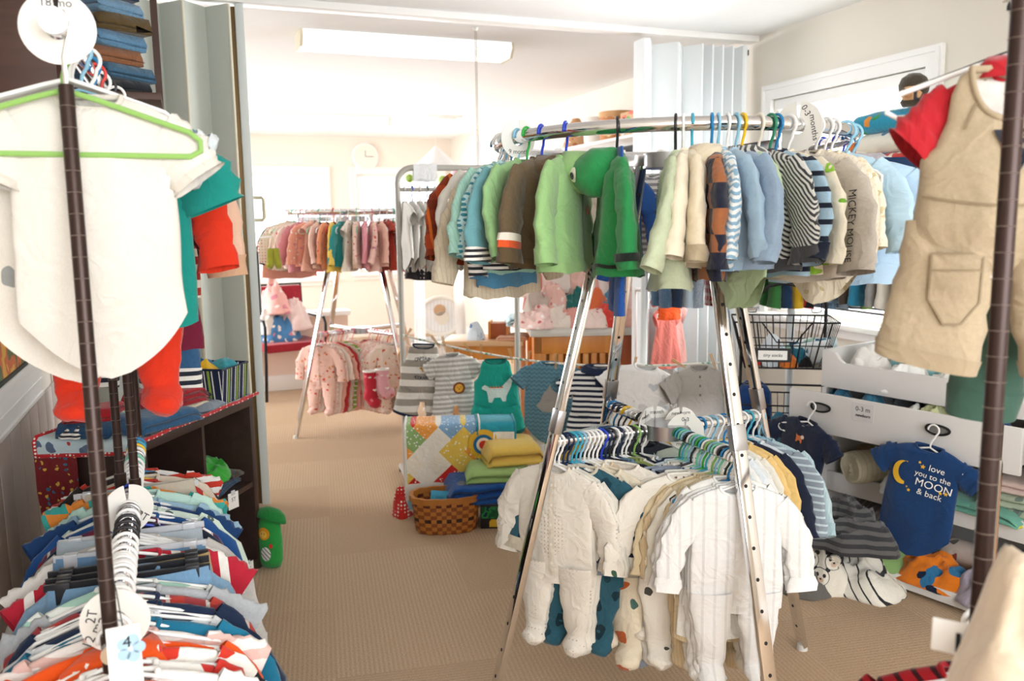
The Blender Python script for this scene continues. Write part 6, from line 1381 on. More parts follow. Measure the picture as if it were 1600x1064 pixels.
def hang_line(px, kind, v, m, lab, tr=None, sc=1, sx=1, dz=0, tilt=0, yaw=0):
    p = LN(LT(px)); return garment(kind, v, (p.x, p.y-.012, p.z+.088*sc+dz), face_cam(p)+R(yaw), m, lab, None, tr, sc=(sc*sx, sc*.8, sc), tilt=(0, R(tilt)))
nvy = F('#1d2740')
g1 = hang_line(662, 'tankromper', 1, F('#e6e2da', 'stripe', '#9f978c', p=.066, duty=.5), 'white and taupe wide-striped sleeveless romper with navy trim and lettering on the clothesline', nvy, 1.03, .92, -.02, 3)
for i, ch in enumerate('CAPTAIN'): a = R(-38+76*i/6); decal(g1, 'lettering', text_mesh(ch, .026), nvy, dx=.075*math.sin(a)*.8, dz=-.172+.028*math.cos(a)-.012, ang=-a*.55, lift=.005)
for i, ch in enumerate('ADORABLE'): a = R(-40+80*i/7); decal(g1, 'lettering', text_mesh(ch, .022), nvy, dx=.08*math.sin(a)*.8, dz=-.245-.018*math.cos(a)+.01, ang=a*.5, lift=.005)
decal(g1, 'anchor_patch', poly_mesh(star(0, -.205, .022, 4), 3), plain('print_mustard', '#c99a2c', .8), lift=.005)
g2 = hang_line(703, 'romper', 2, F('#b3aea8', 'stripe', '#dedbd6', p=.024), 'grey and white striped romper with a lion face patch on the clothesline', None, 1.0, .82, -.035, -3)
b2_ = [c for c in g2.children if c.name.startswith('body')][0]
decal(g2, 'lion_mane', poly_mesh(ell(.03, -.265, .038, .032)), plain('lion_brown', '#7a3f1c', .8), lift=.006); decal(g2, 'lion_face', poly_mesh(ell(.03, -.265, .026, .022)), plain('lion_gold', '#d99a2c', .8), lift=.009)
for s in (-1, 1): decal(g2, 'lion_eye', poly_mesh(ell(.03+s*.009, -.260, .0025, .003, 8), 2), INK, lift=.011)
decal(g2, 'lion_nose', poly_mesh(ell(.03, -.270, .005, .003, 8), 2), INK, lift=.011)
g3 = hang_line(773, 'tankromper', 3, F('#1f9d8b'), 'teal sleeveless romper with a striped dinosaur on the clothesline', F('#155e56'), 1.06, .88, -.02, 0)
dn = F('#b9d5cb', 'stripe', '#e6ece6', p=.008)
decal(g3, 'dinosaur', poly_mesh([(-.075, -.215), (-.06, -.205), (-.045, -.22), (.03, -.22), (.06, -.205), (.085, -.165), (.092, -.168), (.08, -.215), (.055, -.26), (.052, -.285), (.035, -.285), (.033, -.265), (-.02, -.265), (-.022, -.288), (-.04, -.288), (-.045, -.255), (-.05, -.235), (-.075, -.225)], 4), dn, lift=.005)
for i in range(5): decal(g3, 'dinosaur_spike', poly_mesh([(-.035+i*.015, -.22), (-.028+i*.015, -.209), (-.021+i*.015, -.22)], 2), plain('spike_orange', '#d9703a', .8), lift=.007)
g4 = hang_line(858, 'bodysuit', 4, F('#5f8797', 'wave', '#496f80', p=.02, duty=.3), 'slate blue wavy-lined bodysuit with a grey animal on the clothesline', None, 1.02, .98, .005, 2)
decal(g4, 'animal', poly_mesh([(-.06, -.30), (-.04, -.275), (-.025, -.235), (-.005, -.215), (.005, -.19), (.015, -.215), (.05, -.24), (.075, -.27), (.08, -.3), (.05, -.325), (.02, -.33), (-.03, -.325)], 4), F('#9a9690'), lift=.005)
g5 = hang_line(934, 'romper', 5, F('#1d2538', 'stripe', '#e6e6e4', p=.023, duty=.52), 'navy and white striped polo romper on the clothesline', F('#222c44'), 1.12, .98, -.005, 0)
decal(g5, 'placket', poly_mesh([(-.016, -.1), (.016, -.1), (.016, -.165), (-.016, -.165)], 3), F('#222c44'), lift=.005)
part('collar', MB().grid([[Vector((.055*math.cos(a)*k, .018*math.sin(a)*k-.004, NECK_Z+z-.014*max(0, -math.sin(a)))) for a in (2*PI*i/24 for i in range(24))] for z, k in ((.0, .9), (.014, 1.0), (.004, 1.3), (-.016, 1.5))], True), F('#222c44'), g5, True)
g6 = hang_line(1013, 'bodysuit', 6, F('#ecebe8', 'floral', '#c9ccd0', '#d6d4d2', p=.055, duty=.3), 'white bodysuit with faint grey prints on the clothesline', None, 1.18, 1.0, .0, 9)
g7 = hang_line(1090, 'tee', 7, F('#a9a49c', 'dipdye', '#e9e8e6', p=.17), 'grey to white dip-dyed henley shirt on the clothesline', F('#a39d94'), 1.2, .72, -.01, -2)
for k in range(3): decal(g7, 'button', poly_mesh(ell(0, -.125-.035*k, .005, .005, 10), 2), plain('dark_button', '#5f5a54', .5), lift=.007)
pinw = wood('clothespin_wood', '#b98a52', '#d8ae74', 12, .6, 2)
if True:
    pm_ = MB().prism([(-.004, -.028), (-.0015, -.03), (-.0008, .04), (-.006, .045)], -.005, .005).prism([(.004, -.028), (.006, .045), (.0008, .04), (.0015, -.03)], -.005, .005)
    pin_me = pm_.mesh('clothespin', 'auto')
for i, (px, tl, ds) in enumerate(((634, 35, 'at the grey post, on the striped sleeveless romper'), (681, -35, 'between the wide-striped romper and the lion romper'), (693, -12, 'on the near shoulder of the lion romper'), (731, -32, 'on the far shoulder of the lion romper'), (750, 0, 'on the first strap of the teal romper'), (797, -14, 'on the second strap of the teal romper'), (823, 12, 'just past the grey upright'), (866, 2, 'on the slate blue bodysuit'), (914, 0, 'on the first shoulder of the navy striped romper'), (966, -8, 'on the second shoulder of the navy striped romper'), (988, 14, 'on the high shoulder of the white printed bodysuit'), (1060, -60, 'between the white printed bodysuit and the dip-dyed shirt'), (1112, -20, 'on the far shoulder of the dip-dyed shirt'))):
    p = LN(LT(px)); pn_ = lay('clothespin', pin_me, pinw, 'wooden clothespin %s' % ds, 'clothespin', p+Vector((0, -.016, .004)), group='clothespins', rot=(0, R(tl), face_cam(p)), sc=1.05)
    part('spring', MB().tube([(.006*math.cos(a), -.0056, .004*math.sin(a)) for a in (2*PI*k/10 for k in range(10))], .001, 4, True), STEEL, pn_)
# low white chest under two quilts
ca_, cb_ = P(640, 700, 4.02), P(795, 700, 4.06); ca_.z = cb_.z = 0; cv = cb_-ca_; CL = cv.length; cr_ = math.atan2(cv.y, cv.x); cz = P(680, 662, 4.05).z
e = empty('low_bench', 'low white bench that carries the patchwork and turquoise quilts', 'bench', ca_, cr_)
part('seat', MB().box((0, .03, cz-.03), (CL, .22, cz-.006)), WHITEP, e, bevel=.004)
for x in (.02, CL-.06): part('leg', MB().box((x, .04, 0), (x+.04, .21, cz-.03)), WHITEP, e, bevel=.003)
def quilt(x0, x1, zb, mat, label, trim, seed, dy=0):
    rows = []
    for j in range(24):
        s = j/23*(.20+cz-zb)
        r = []
        for i in range(24):
            t = i/23; x = lerp(x0, x1, t)
            if s < .16: y, z = .20-s, cz+.004
            elif s < .22: a = (s-.16)/.06*PI/2; y, z = .04-.03*math.sin(a), cz+.004-.028*(1-math.cos(a))
            else: y, z = .01-.028*(s-.22), cz-.024-(s-.22)
            fold = .010*math.sin(t*9+seed)*min(1, max(0, s-.17)*4)+.008*nz(t*6, s*6, seed)
            r.append((x, y-fold-.012-dy, max(zb, z)))
        rows.append(r)
    o = empty('quilt', label, 'quilt', ca_, cr_)
    b = part('cloth', MB().grid(rows), mat, o, True); part('binding', MB().tube(rows[-1], .006, 6), trim, o); part('binding', MB().tube([r[0] for r in rows], .006, 6), trim, o); part('binding', MB().tube([r[-1] for r in rows], .006, 6), trim, o)
    return o, b, rows
q1, c1_, rw = quilt(-.02, .335, .03, F('#f3ead8', 'patch', p=.085), 'patchwork quilt of red, orange, blue and cream triangles hanging over the low bench', F('#e9e6e0'), 2)
part('border_panel', MB().grid([[Vector(p)+Vector((0, -.004, 0)) for p in r] for r in rw[18:22]]), F('#ece8e0'), q1, True); part('blue_border', MB().grid([[Vector(p)+Vector((0, -.005, 0)) for p in r] for r in rw[21:24]]), F('#8fc0d6'), q1, True)
q2, c2_, rw2 = quilt(.325, CL+.03, .12, F('#2f9db0'), 'turquoise quilt with white lettered panel and sunflower motif over the low bench', F('#258a9c'), 5)
def qp(poly, mat, lift, nm): return link(nm, onto(poly_mesh(poly, 5), c2_.data, lift=lift), mat, q2)
xx = lambda px: (PX(px, 690, 0) if False else 0)
sx0 = .325; sw = CL+.03-.325
qp([(sx0+sw*.42, cz-.04), (sx0+sw*.98, cz-.04), (sx0+sw*.98, cz-.15), (sx0+sw*.42, cz-.15)], F('#ece9e2'), .004, 'white_panel')
qp([(sx0+sw*.42, cz-.15), (sx0+sw*.98, cz-.15), (sx0+sw*.98, cz-.19), (sx0+sw*.42, cz-.19)], F('#8fae3c', 'dots', '#d9c84a', p=.02, duty=.3), .0045, 'green_strip')
for i, (ch, c_) in enumerate(zip('oloDal', ('#d8412c', '#2f7fae', '#e08a2c', '#d8412c', '#7a4fa0', '#3f9a4a'))):
    link('lettering', onto(text_mesh(ch, .058, bold=.001), c2_.data, dx=sx0+sw*(.49+.085*i), dz=cz-.10, lift=.007), F(c_), q2)
for rr, c_, l_ in ((.075, '#e9b83c', .004), (.05, '#2f6fa0', .006), (.035, '#efe6d0', .008), (.022, '#d8412c', .010)): qp(ell(sx0+sw*.16, cz-.10, rr, rr), F(c_), l_, 'sunflower_ring')
for (a, b_, c_) in ((.05, .40, '#d9762c'), (.5, .62, '#a9c24a')): qp([(sx0+sw*a, cz-.23), (sx0+sw*b_, cz-.23), (sx0+sw*b_, cz-.31), (sx0+sw*a, cz-.31)], F(c_, 'floral', '#e9e0c8', '#3f7f4a', p=.03, duty=.3), .004, 'picture_block')
lay('red_cloth', crumple_mesh(.05, .06, .19, 130, rough=.5), F('#c82c26', 'dots', '#f0e6da', p=.016, duty=.3), 'red dotted cloth corner at the grey post end of the patchwork quilt', 'cloth', ca_+cv.normalized()*(-.045)+Vector((0, -.0, .0)), cr_)
# stacks and baskets on the carpet in front
def floor_at(px, py): return PZ(px, py)
q = floor_at(775, 826); e = empty('toy_box', 'black toy box with green and yellow picture standing behind the woven basket', 'toy box', q, R(-20))
tb = part('body', MB().box((-.07, 0, 0), (.055, .16, .115)), plain('black_box', '#191a1e', .5), e, bevel=.004)
part('green_picture', MB().box((-.066, -.002, .05), (.03, 0, .105)), F('#1f5a3a', 'camo', '#2f8a4a', '#1a2c4a', p=.05), e); part('yellow_car', MB().prism([(-.03, .01), (.025, .01), (.025, .03), (.01, .034), (.0, .046), (-.02, .046), (-.03, .034)], -.004, -.002), plain('toy_yellow', '#d9b02c', .5), e, smooth=False)
bt_ = Vector((q.x, q.y+.1, .202))
STK = 'folded towels stacked on the toy box'
lay('folded_towel', folded_mesh(.34, .27, .09, 3, 140), F('#1d4f96'), 'royal blue folded towels at the bottom of the stack on the toy box', 'towel', (q.x-.02, q.y+.12, .117), R(-12), STK)
lay('folded_towel', folded_mesh(.30, .26, .06, 2, 141), F('#a3c77c'), 'light green folded towel between the blue and the yellow ones', 'towel', (q.x+.06, q.y+.13, .205), R(-18), STK)
lay('folded_towel', folded_mesh(.27, .24, .10, 2, 142), F('#edc964'), 'yellow folded towel on top of the light green one', 'towel', (q.x+.14, q.y+.16, .262), R(-8), STK)
lay('hung_towel', MB().grid([[(x, (-.012 if j < 12 else .012)+.003*nz(x*20, j, 3), -.0+(-.016*j if j < 12 else -.016*12+.016*(j-12)*0)) for x in (0, .03, .06, .09)] for j in range(13)]).mesh('hung_towel'), F('#7fae3a', 'vstripe', '#efefea', p=.12, duty=.6), 'white towel with green edge hanging by the grey upright', 'towel', P(828, 655, 4.2), R(-20))
def basket_w(name, label, loc, rz, rx, ry, h, m1, m2, hand=False):
    e = empty(name, label, 'basket', loc, rz); rows = []; n = 56
    for j in range(27):
        t = j/26; z = h*t; k = lerp(.86, 1.0, t**.7); rr = []
        for i in range(n):
            a = 2*PI*i/n; w_ = .0035*math.sin(a*n/4+(PI if (j//3) % 2 else 0)); sq = 1/(abs(math.cos(a))**2.6+abs(math.sin(a))**2.6)**(1/2.6)
            rr.append(((rx*k+w_)*math.cos(a)*sq, (ry*k+w_)*math.sin(a)*sq, z))
        rows.append(rr)
    inn = [[(x*.965, y*.965, max(z, .008)) for x, y, z in r] for r in rows[::-1]]
    t = NT(name+'_weave'); tc = t.n('ShaderNodeTexCoord'); sp = t.n('ShaderNodeSeparateXYZ'); t.l(tc.outputs['Object'], sp.inputs[0])
    an = t.math('ARCTAN2', sp.outputs[1], sp.outputs[0]); row = t.math('FLOOR', t.math('DIVIDE', sp.outputs[2], h/9)); colm = t.math('FLOOR', t.math('MULTIPLY', an, 56/4/6.2832*2))
    ck = t.math('ABSOLUTE', t.math('MODULO', t.math('ADD', row, colm), 2.0)); wn = t.n('ShaderNodeTexWhiteNoise', noise_dimensions='1D'); t.l(row, wn.inputs['W'])
    b1_ = t.mix(ck, srgb(m1), srgb(m2)); dark = t.mix(t.math('LESS_THAN', t.math('ABSOLUTE', t.math('SUBTRACT', row, 3.0)), .5), b1_, t.mix(ck, srgb('#3a1e10'), b1_))
    dark = t.mix(t.math('LESS_THAN', t.math('ABSOLUTE', t.math('SUBTRACT', row, 7.0)), .5), dark, t.mix(ck, srgb('#5a1e12'), b1_))
    t.l(dark, t.b.inputs['Base Color']); t.b.inputs['Roughness'].default_value = .5
    part('woven_body', MB().grid(rows+inn, True, True, True), t.m, e, True)
    rim = wood('basket_rim', '#9a5a22', '#c8843a', 8, .4, 0)
    rr = [[(x*kx, y*kx, z+dz) for x, y, z in rows[-1]] for kx, dz in ((.95, -.022), (1.045, -.022), (1.05, .006), (.95, .006), (.95, -.022))]
    part('rim', MB().grid(rr, True), rim, e, bevel=0)
    return e
bq = floor_at(697, 838); bk = Vector((bq.x+.03, bq.y+.10, 0))
basket_w('woven_basket', 'oval woven splint basket with a wooden rim standing on the carpet before the patchwork quilt', bk, R(-14), .155, .10, .165, '#8a4a1e', '#b8742f')
cd_ = empty('greeting_card', 'blue card leaning inside the woven basket', 'card', bk+Vector((-.03, .0, .135)), R(-8)); part('card', MB().box((-.04, -.001, -.05), (.04, .001, .045)), plain('card_cyan', '#3fa4c8', .6), cd_).rotation_euler = (R(-20), R(8), 0); put_text('hello', .018, plain('card_ink', '#1f6a8a', .6), cd_, (0, -.012, .02), (R(-20), R(8), 0), shear=.3)
lay('rolled_socks', roll_mesh(.09, .026, 31), F('#e6e6e4', 'vstripe', '#8a8d92', p=.016), 'grey and white striped socks standing in the woven basket', 'socks', bk+Vector((.085, .0, .16)), rot=(R(10), R(80), R(10)))
lay('crumpled_clothes', crumple_mesh(.11, .07, .06, 150), F('#d9c9a8'), 'cream cloth lying inside the woven basket', 'cloth', bk+Vector((.01, .0, .07)), 0)
q = floor_at(812, 822); basket_w('woven_basket', 'round wicker basket half hidden behind the chrome leg and off-white gown', Vector((q.x+.02, q.y+.1, 0)), R(0), .11, .10, .17, '#9a5a24', '#c98a42')
lay('crumpled_clothes', crumple_mesh(.09, .08, .10, 151), F('#2f6a4a', 'camo', '#1f3f6a', '#d9a23c', p=.04), 'green and blue printed cloth in the round wicker basket', 'cloth', Vector((q.x+.02, q.y+.1, .12)), 0)

# ------------------------------------------------------------------ pink round rack in the far room
C2 = Vector((1.085, 5.80)); ZR2_, ZL2_ = 1.475, .665; HZ2 = ZR2_+.0187
round_rack(C2, ZR2_, ZL2_, RR, 'chrome round two-tier clothes rack of pink and red girls clothes in the bright far room', (205, 295, 25, 115), holes=False)
PK_ = [('#c9c84a', 'lime yellow'), ('#2a2528', 'black'), ('#e6dcc8', 'cream spotted'), ('#ead9c6', 'ivory'), ('#e9cfc0', 'shell pink'), ('#efd9cb', 'pale cream'), ('#d98f96', 'dusty rose'), ('#f0a48c', 'salmon'), ('#f2b7a2', 'peach'), ('#f0c9b8', 'blush'), ('#ee9a72', 'orange floral'), ('#e9c45a', 'yellow'), ('#2f8f8c', 'teal'), ('#f0e4d6', 'white'), ('#f2d2c2', 'peach floral'), ('#e89aa6', 'rose pink'), ('#f3c8bc', 'pale pink'), ('#f2bfae', 'shrimp pink'), ('#b2402f', 'brick red'), ('#f0a898', 'coral pink'), ('#f3d3c6', 'powder pink'), ('#2c3752', 'navy'), ('#e8481f', 'orange-red'), ('#ee5a26', 'bright orange'), ('#d8361f', 'scarlet'), ('#c82a3a', 'crimson')]
for i, (c_, nm) in enumerate(PK_):
    th = 176+148*i/(len(PK_)-1); kd = ('top', 'cardigan', 'sweater', 'dress', 'top')[i % 5]
    m = F(c_, 'floral' if i % 3 == 1 or 'floral' in nm else 'dots' if 'spot' in nm else 'plain', '#f5e6da' if i % 2 else '#d8574a', '#c97f8a', p=.03 if i % 3 == 1 else .02, duty=.25)
    on_ring(0, kd, i % 9+1, m, '%s girl\'s %s, %s along the near side of the far pink rack' % (nm, {'top': 'top', 'cardigan': 'cardigan', 'sweater': 'sweater', 'dress': 'dress'}[kd], ORD[i]), None, theta=th, c=C2, hz=HZ2, flip=th < 245, sc=.98 if kd != 'dress' else .86, yaw=(10 if th < 245 else -6))
    hc = (WH, PK, WH, IV, MT)[i % 5] if i != 11 else RD
    a = R(th); hanger((C2[0]+RR*math.cos(a), C2[1]+RR*math.sin(a), HZ2), a+(PI if th < 245 else 0), hc, '%s hanger, %s along the near side of the far pink rack' % (HN[hc], ORD[i]), 'hangers on the far pink rack')
for i, (c_, nm) in enumerate((('#c9283a', 'ruby'), ('#e07a86', 'watermelon pink'), ('#5a4a52', 'plum grey'), ('#3a3a42', 'charcoal'), ('#8a6f9a', 'violet'), ('#efcabc', 'pearl pink'), ('#d9402c', 'tomato red'))):
    th = 350+150*i/6; on_ring(0, 'dress', i % 5+2, F(c_), '%s dress on the far side of the far pink rack, %s toward the windows' % (nm, ORD[i]), None, theta=th, c=C2, hz=HZ2, flip=True, sc=.95)
PL = [('#eec4b6', 'floral'), ('#f0cfc0', 'dots'), ('#f1ddd0', 'plain'), ('#f0b6a4', 'floral'), ('#c23a3a', 'plain'), ('#d9c6b4', 'floral'), ('#8fae4a', 'stripe'), ('#e9a498', 'plain'), ('#edd6c6', 'floral'), ('#f0d8ca', 'floral'), ('#e8bcae', 'dots'), ('#f2d9cf', 'plain')]
PN = ['pink flowered', 'pale dotted', 'cream-pink', 'coral flowered', 'red', 'sage flowered', 'lime striped', 'rose', 'cream flowered', 'orange flowered', 'dotted blush', 'plain blush']
for k, ang in enumerate((205, 295)):
    for i in range(10):
        j = (i+k*8) % 12; t = .35-.03*i; a = R(ang); loc = (C2[0]+t*math.cos(a), C2[1]+t*math.sin(a), ZL2_+.0187); c_, pt = PL[j]
        m = F(c_, pt, '#d8452f' if pt == 'floral' else '#f4ece0', '#d98a5a', p=.035, duty=.24); rz = R(-40 if k == 0 else -12)
        garment('sleeper', j % 9+1, loc, rz, m, '%s sleeper, %s from the %s leg low on the far pink rack' % (PN[j], ORD[i], ('outer', 'inner')[k]), None, None, sc=(.98, .6, .92)); hc = (WH, PK, RD, WH)[i % 4]
        hanger(loc, rz, hc, '%s hanger, %s from the %s leg low on the far pink rack' % (HN[hc], ORD[i], ('outer', 'inner')[k]), 'hangers on the far pink rack')
loc = (C2[0]+.30*math.cos(R(262)), C2[1]+.30*math.sin(R(262)), .40)
for i, (px, py, c_, lb) in enumerate(((578, 625, '#b8283a', 'dark red stocking dangling lowest under the far pink rack'), (597, 622, '#e3a8b2', 'pink bootee dangling lowest under the far pink rack'))):
    p = P(px, py-45, 5.45); o = empty('baby_stocking', lb, 'stocking', p, R(-20))
    pth = [(0, 0, 0), (0, 0, -.1), (.0, 0, -.17), (.02, -.005, -.205), (.06, -.01, -.215)] if i == 0 else [(0, 0, 0), (0, 0, -.08), (.005, 0, -.14), (.03, 0, -.165), (.075, 0, -.15)]
    part('body', MB().grid(loft([Vector(a).lerp(Vector(b), t) for a, b in zip(pth, pth[1:]) for t in (0, .33, .66)]+[Vector(pth[-1])], lambda f: .042*(1-.45*max(0, f-.8)/.2), .03, 16, i+3, .005), True, False, True), F(c_, 'floral', '#e9e0d6', '#d86a72', p=.04, duty=.25), o, True)
    part('cuff', MB().tube([(.043*math.cos(a), .031*math.sin(a), 0) for a in (2*PI*k/16 for k in range(16))], .006, 6, True), F('#e9e2da'), o)
    part('string', MB().tube([(0, 0, 0), (0, .0, ZL2_-p.z)], .0012, 5), WHITEP, o)
on_ring(0, 'dress', 4, F('#eba292'), 'wide salmon pink dress hanging at the outer end of the far pink rack', WH, F('#f0b4a4'), theta=168, c=C2, hz=HZ2, flip=True, sc=1.0, yaw=20, hgrp='hangers on the far pink rack')
on_ring(0, 'dress', 2, F('#1c1a20', 'dots', '#e9e4e6', p=.026, duty=.3), 'black dress with white polka dots seen below the white bodysuits', PK, F('#d8304a'), theta=332, c=C2, hz=HZ2, flip=False, sc=1.06, yaw=-30, hgrp='hangers on the far pink rack')
# yellow slippers resting on the strike plate side of the partition are hung on a peg
p = P(427, 388, 4.36); e = empty('baby_bootees', 'lime yellow knitted bootees hanging from a peg beside the partition handle', 'bootees', p, 0)
for s in (-1, 1): part('bootee', MB().grid(loft([(s*.014, 0, .0), (s*.014, 0, -.03), (s*.016, 0, -.06), (s*.02, -.005, -.085), (s*.024, -.012, -.10)], lambda f: .016+.004*math.sin(PI*f), .018, 14, 3+s, .003), True, True, True), F('#a9a63a', 'knit', p=.006), e, True)
part('cord', MB().tube([(-.014, 0, 0), (0, 0, .06), (.014, 0, 0)], .0015, 5), F('#6f8f3a'), e)
part('peg', MB().tube([(0, 0, .06), (.298-p.x, YP+.03-p.y, .06)], .004, 6), WHITEP, e)

# ------------------------------------------------------------------ far room furniture
q = P(447, 545, 6.95); q.z = 0; e = empty('armchair', 'armchair with red seat and black metal frame by the low pink wall', 'chair', q, R(14))
red = F('#a32a38'); zs_ = .44
part('seat', MB().box((-.24, -.24, zs_-.05), (.24, .24, zs_+.02)), red, e, bevel=.02); part('backrest', MB().box((-.23, .2, zs_+.1), (.23, .26, zs_+.45)), red, e, bevel=.02)
for s in (-1, 1):
    part('side_frame', MB().tube([(s*.25, -.2, 0), (s*.25, -.235, .3), (s*.25, -.25, .6), (s*.25, -.22, .645), (s*.25, .1, .65), (s*.25, .22, .62), (s*.25, .25, .3), (s*.25, .27, 0)], .0125, 8), BLACKM, e)
part('back_frame', MB().tube([(-.25, .24, .4), (-.24, .25, .9), (.24, .25, .9), (.25, .24, .4)], .0125, 8), BLACKM, e)
for i, (dx, dy, dz, rx, h_, c_, lb) in enumerate(((-.05, .0, 0, .2, .16, '#4f86b8', 'blue cloth at the bottom of the heap on the red chair'), (.06, .05, .08, .2, .22, '#f0d8d4', 'pale pink clothes heap on the red chair'), (-.06, .06, .22, .16, .24, '#efb8b0', 'blush pink clothes topmost on the red chair'), (-.14, -.04, .06, .1, .18, '#e6e0d8', 'white cloth at the side of the heap on the red chair'))):
    lay('crumpled_clothes', crumple_mesh(rx, rx*.8, h_+.06, 160+i), F(c_, 'floral' if i in (0, 2) else 'plain', '#f2e9e4', '#d98a9a', p=.06, duty=.3), lb, 'clothes', q+Vector((dx, dy, zs_+.02+dz)), i, 'clothes heaped on the red chair')
# pine dresser with slatted front, table beside it, clothes heaps
pa_ = P(842, 520, 5.15); pb2 = P(1046, 520, 5.2); pa_.z = pb2.z = 0; dv2 = pb2-pa_; DL2 = dv2.length; dr2 = math.atan2(dv2.y, dv2.x); zt2 = P(940, 512, 5.15).z
e = empty('pine_dresser', 'orange pine dresser with vertical slats and pale rounded top under heaps of girls clothes', 'dresser', pa_, dr2)
op = wood('orange_wood', '#c8741f', '#eaa04a', 4, .4, 2); rb_ = wood('red_brown_wood', '#93401c', '#b55a2a', 4, .4, 2)
part('top', MB().box((-.06, -.04, zt2-.05), (DL2+.06, .62, zt2)), plain('pale_top', '#d9d5cc', .4), e, bevel=.018); part('rail', MB().box((-.03, 0, zt2-.16), (DL2*.62, .03, zt2-.05)), op, e, bevel=.004)
part('panel_door', MB().box((DL2*.62, -.005, .06), (DL2+.02, .03, zt2-.05)), rb_, e, bevel=.004); part('body', MB().box((0, .05, .04), (DL2, .58, zt2-.05)), op, e)
for i in range(9): x = .01+i*(DL2*.58)/9; part('slat', MB().box((x, .0, .08), (x+.035, .03, zt2-.16)), op, e, bevel=.004)
part('bottom_rail', MB().box((-.03, 0, .03), (DL2*.62, .03, .09)), op, e, bevel=.004)
for x in (-.03, DL2-.02):
    for y in (0, .55): part('leg', MB().box((x, y, 0), (x+.05, y+.05, zt2-.05)), op, e, bevel=.004)
DM = Matrix.Translation(pa_) @ Matrix.Rotation(dr2, 4, 'Z')
HP = 'girls clothes heaped on the pine dresser'; rnd = random.Random(11)
hc_ = ['#f0cdc4', '#efe0d4', '#e8a49a', '#f2d9ce', '#d8453a', '#e9b4a4', '#f0e6dc', '#e58a7a', '#c9b8ac', '#efc2b6', '#2f6f6a', '#e8774a', '#5f9ab8', '#f3d6d0', '#e6c9c4', '#eec9bc', '#d9837a', '#f0dcd6', '#b8a49a', '#efb0a6', '#cf3a34', '#f1d4c8']
hn_ = ['powder pink', 'cream', 'salmon', 'shell', 'bright red', 'apricot', 'white', 'coral', 'taupe', 'blush', 'dark teal', 'orange', 'sky blue', 'rose white', 'mauve pink', 'peach', 'brick pink', 'pearl', 'mushroom', 'watermelon', 'cherry red', 'sand pink']
for i in range(22):
    row = i // 8; x = (i % 8)/7*DL2*1.0+.02*(row); x = min(DL2, x); y = .08+.17*row+rnd.uniform(-.02, .02); z = zt2+(.0, .02, .07)[row]
    lay('crumpled_clothes', crumple_mesh(rnd.uniform(.10, .15), rnd.uniform(.09, .13), rnd.uniform(.1, .17)+.09*row, 170+i, rough=1.2), F(hc_[i], 'floral' if i % 3 == 0 else 'plain', '#f6ece4', '#c86a6a', p=.04, duty=.25), '%s clothes heaped on the pine dresser, %s row, %s from the table' % (hn_[i], ('front', 'middle', 'back')[row], ORD[i % 8]), 'clothes', DM @ Vector((x, y, z)), i*1.3, HP)
for i in range(7):
    lay('crumpled_clothes', crumple_mesh(.13, .12, .26, 200+i, rough=1.1), F(['#f2d4ca', '#efe2d8', '#eac0b4', '#f4e6de', '#e9a89e', '#d9ccc4', '#f0d0c8'][i]), '%s cloth crowning the heap on the pine dresser, %s from the table' % (['pink', 'cream', 'rose', 'white', 'coral', 'grey-pink', 'pale rose'][i], ORD[i]), 'clothes', DM @ Vector((.05+i*DL2/6.6, .42, zt2+.16+.03*math.sin(i*2))), i, HP)
ta = P(696, 540, 5.3); tb2 = P(820, 540, 5.25); ta.z = tb2.z = 0; tv = tb2-ta; TL = tv.length; tr_ = math.atan2(tv.y, tv.x); tz = P(760, 532, 5.3).z
e = empty('low_table', 'low pale pine table between the pine dresser and the white bassinet', 'table', ta, tr_)
part('top', MB().box((-.02, -.02, tz-.03), (TL-.01, .34, tz)), lp, e, bevel=.004)
for x in (.0, TL-.07):
    for y in (.0, .28): part('leg', MB().box((x, y, 0), (x+.05, y+.05, tz-.03)), lp, e, bevel=.004)
part('apron', MB().box((.05, .01, tz-.12), (TL-.05, .03, tz-.03)), op, e)
TM = Matrix.Translation(ta) @ Matrix.Rotation(tr_, 4, 'Z')
def t_at(px): return (px-700)/(838-700)*TL
e = empty('wooden_crate', 'small red-brown wooden crate on the low pale table', 'crate', TM @ Vector((t_at(788), .1, tz)), tr_)
part('body', MB().box((-.05, 0, 0), (.06, .12, .10)), rb_, e, bevel=.003); part('side_slat', MB().box((-.06, -.005, 0), (-.045, .125, .11)), op, e); part('side_slat', MB().box((.055, -.005, 0), (.07, .125, .11)), op, e)
lay('crumpled_clothes', crumple_mesh(.06, .06, .12, 210), F('#d5dde6', 'floral', '#5f7fa8', '#b8c4d4', p=.05, duty=.3), 'blue and white cloth beside the red-brown crate', 'clothes', TM @ Vector((t_at(752), .08, tz)), 0)
lay('folded_blanket', folded_mesh(.34, .3, .06, 3, 211), F('#c9dfe0', 'floral', '#e9efe9', '#9fc4cc', p=.05, duty=.3), 'pale aqua folded blankets at the table end of the pine dresser', 'blanket', DM @ Vector((-.02, .25, zt2)), dr2)
lay('folded_shirt', folded_mesh(.2, .16, .03, 2, 212), F('#f0b898'), 'peach shirt folded at the table edge beside the red-brown crate', 'shirt', TM @ Vector((t_at(815), .1, tz)), tr_)
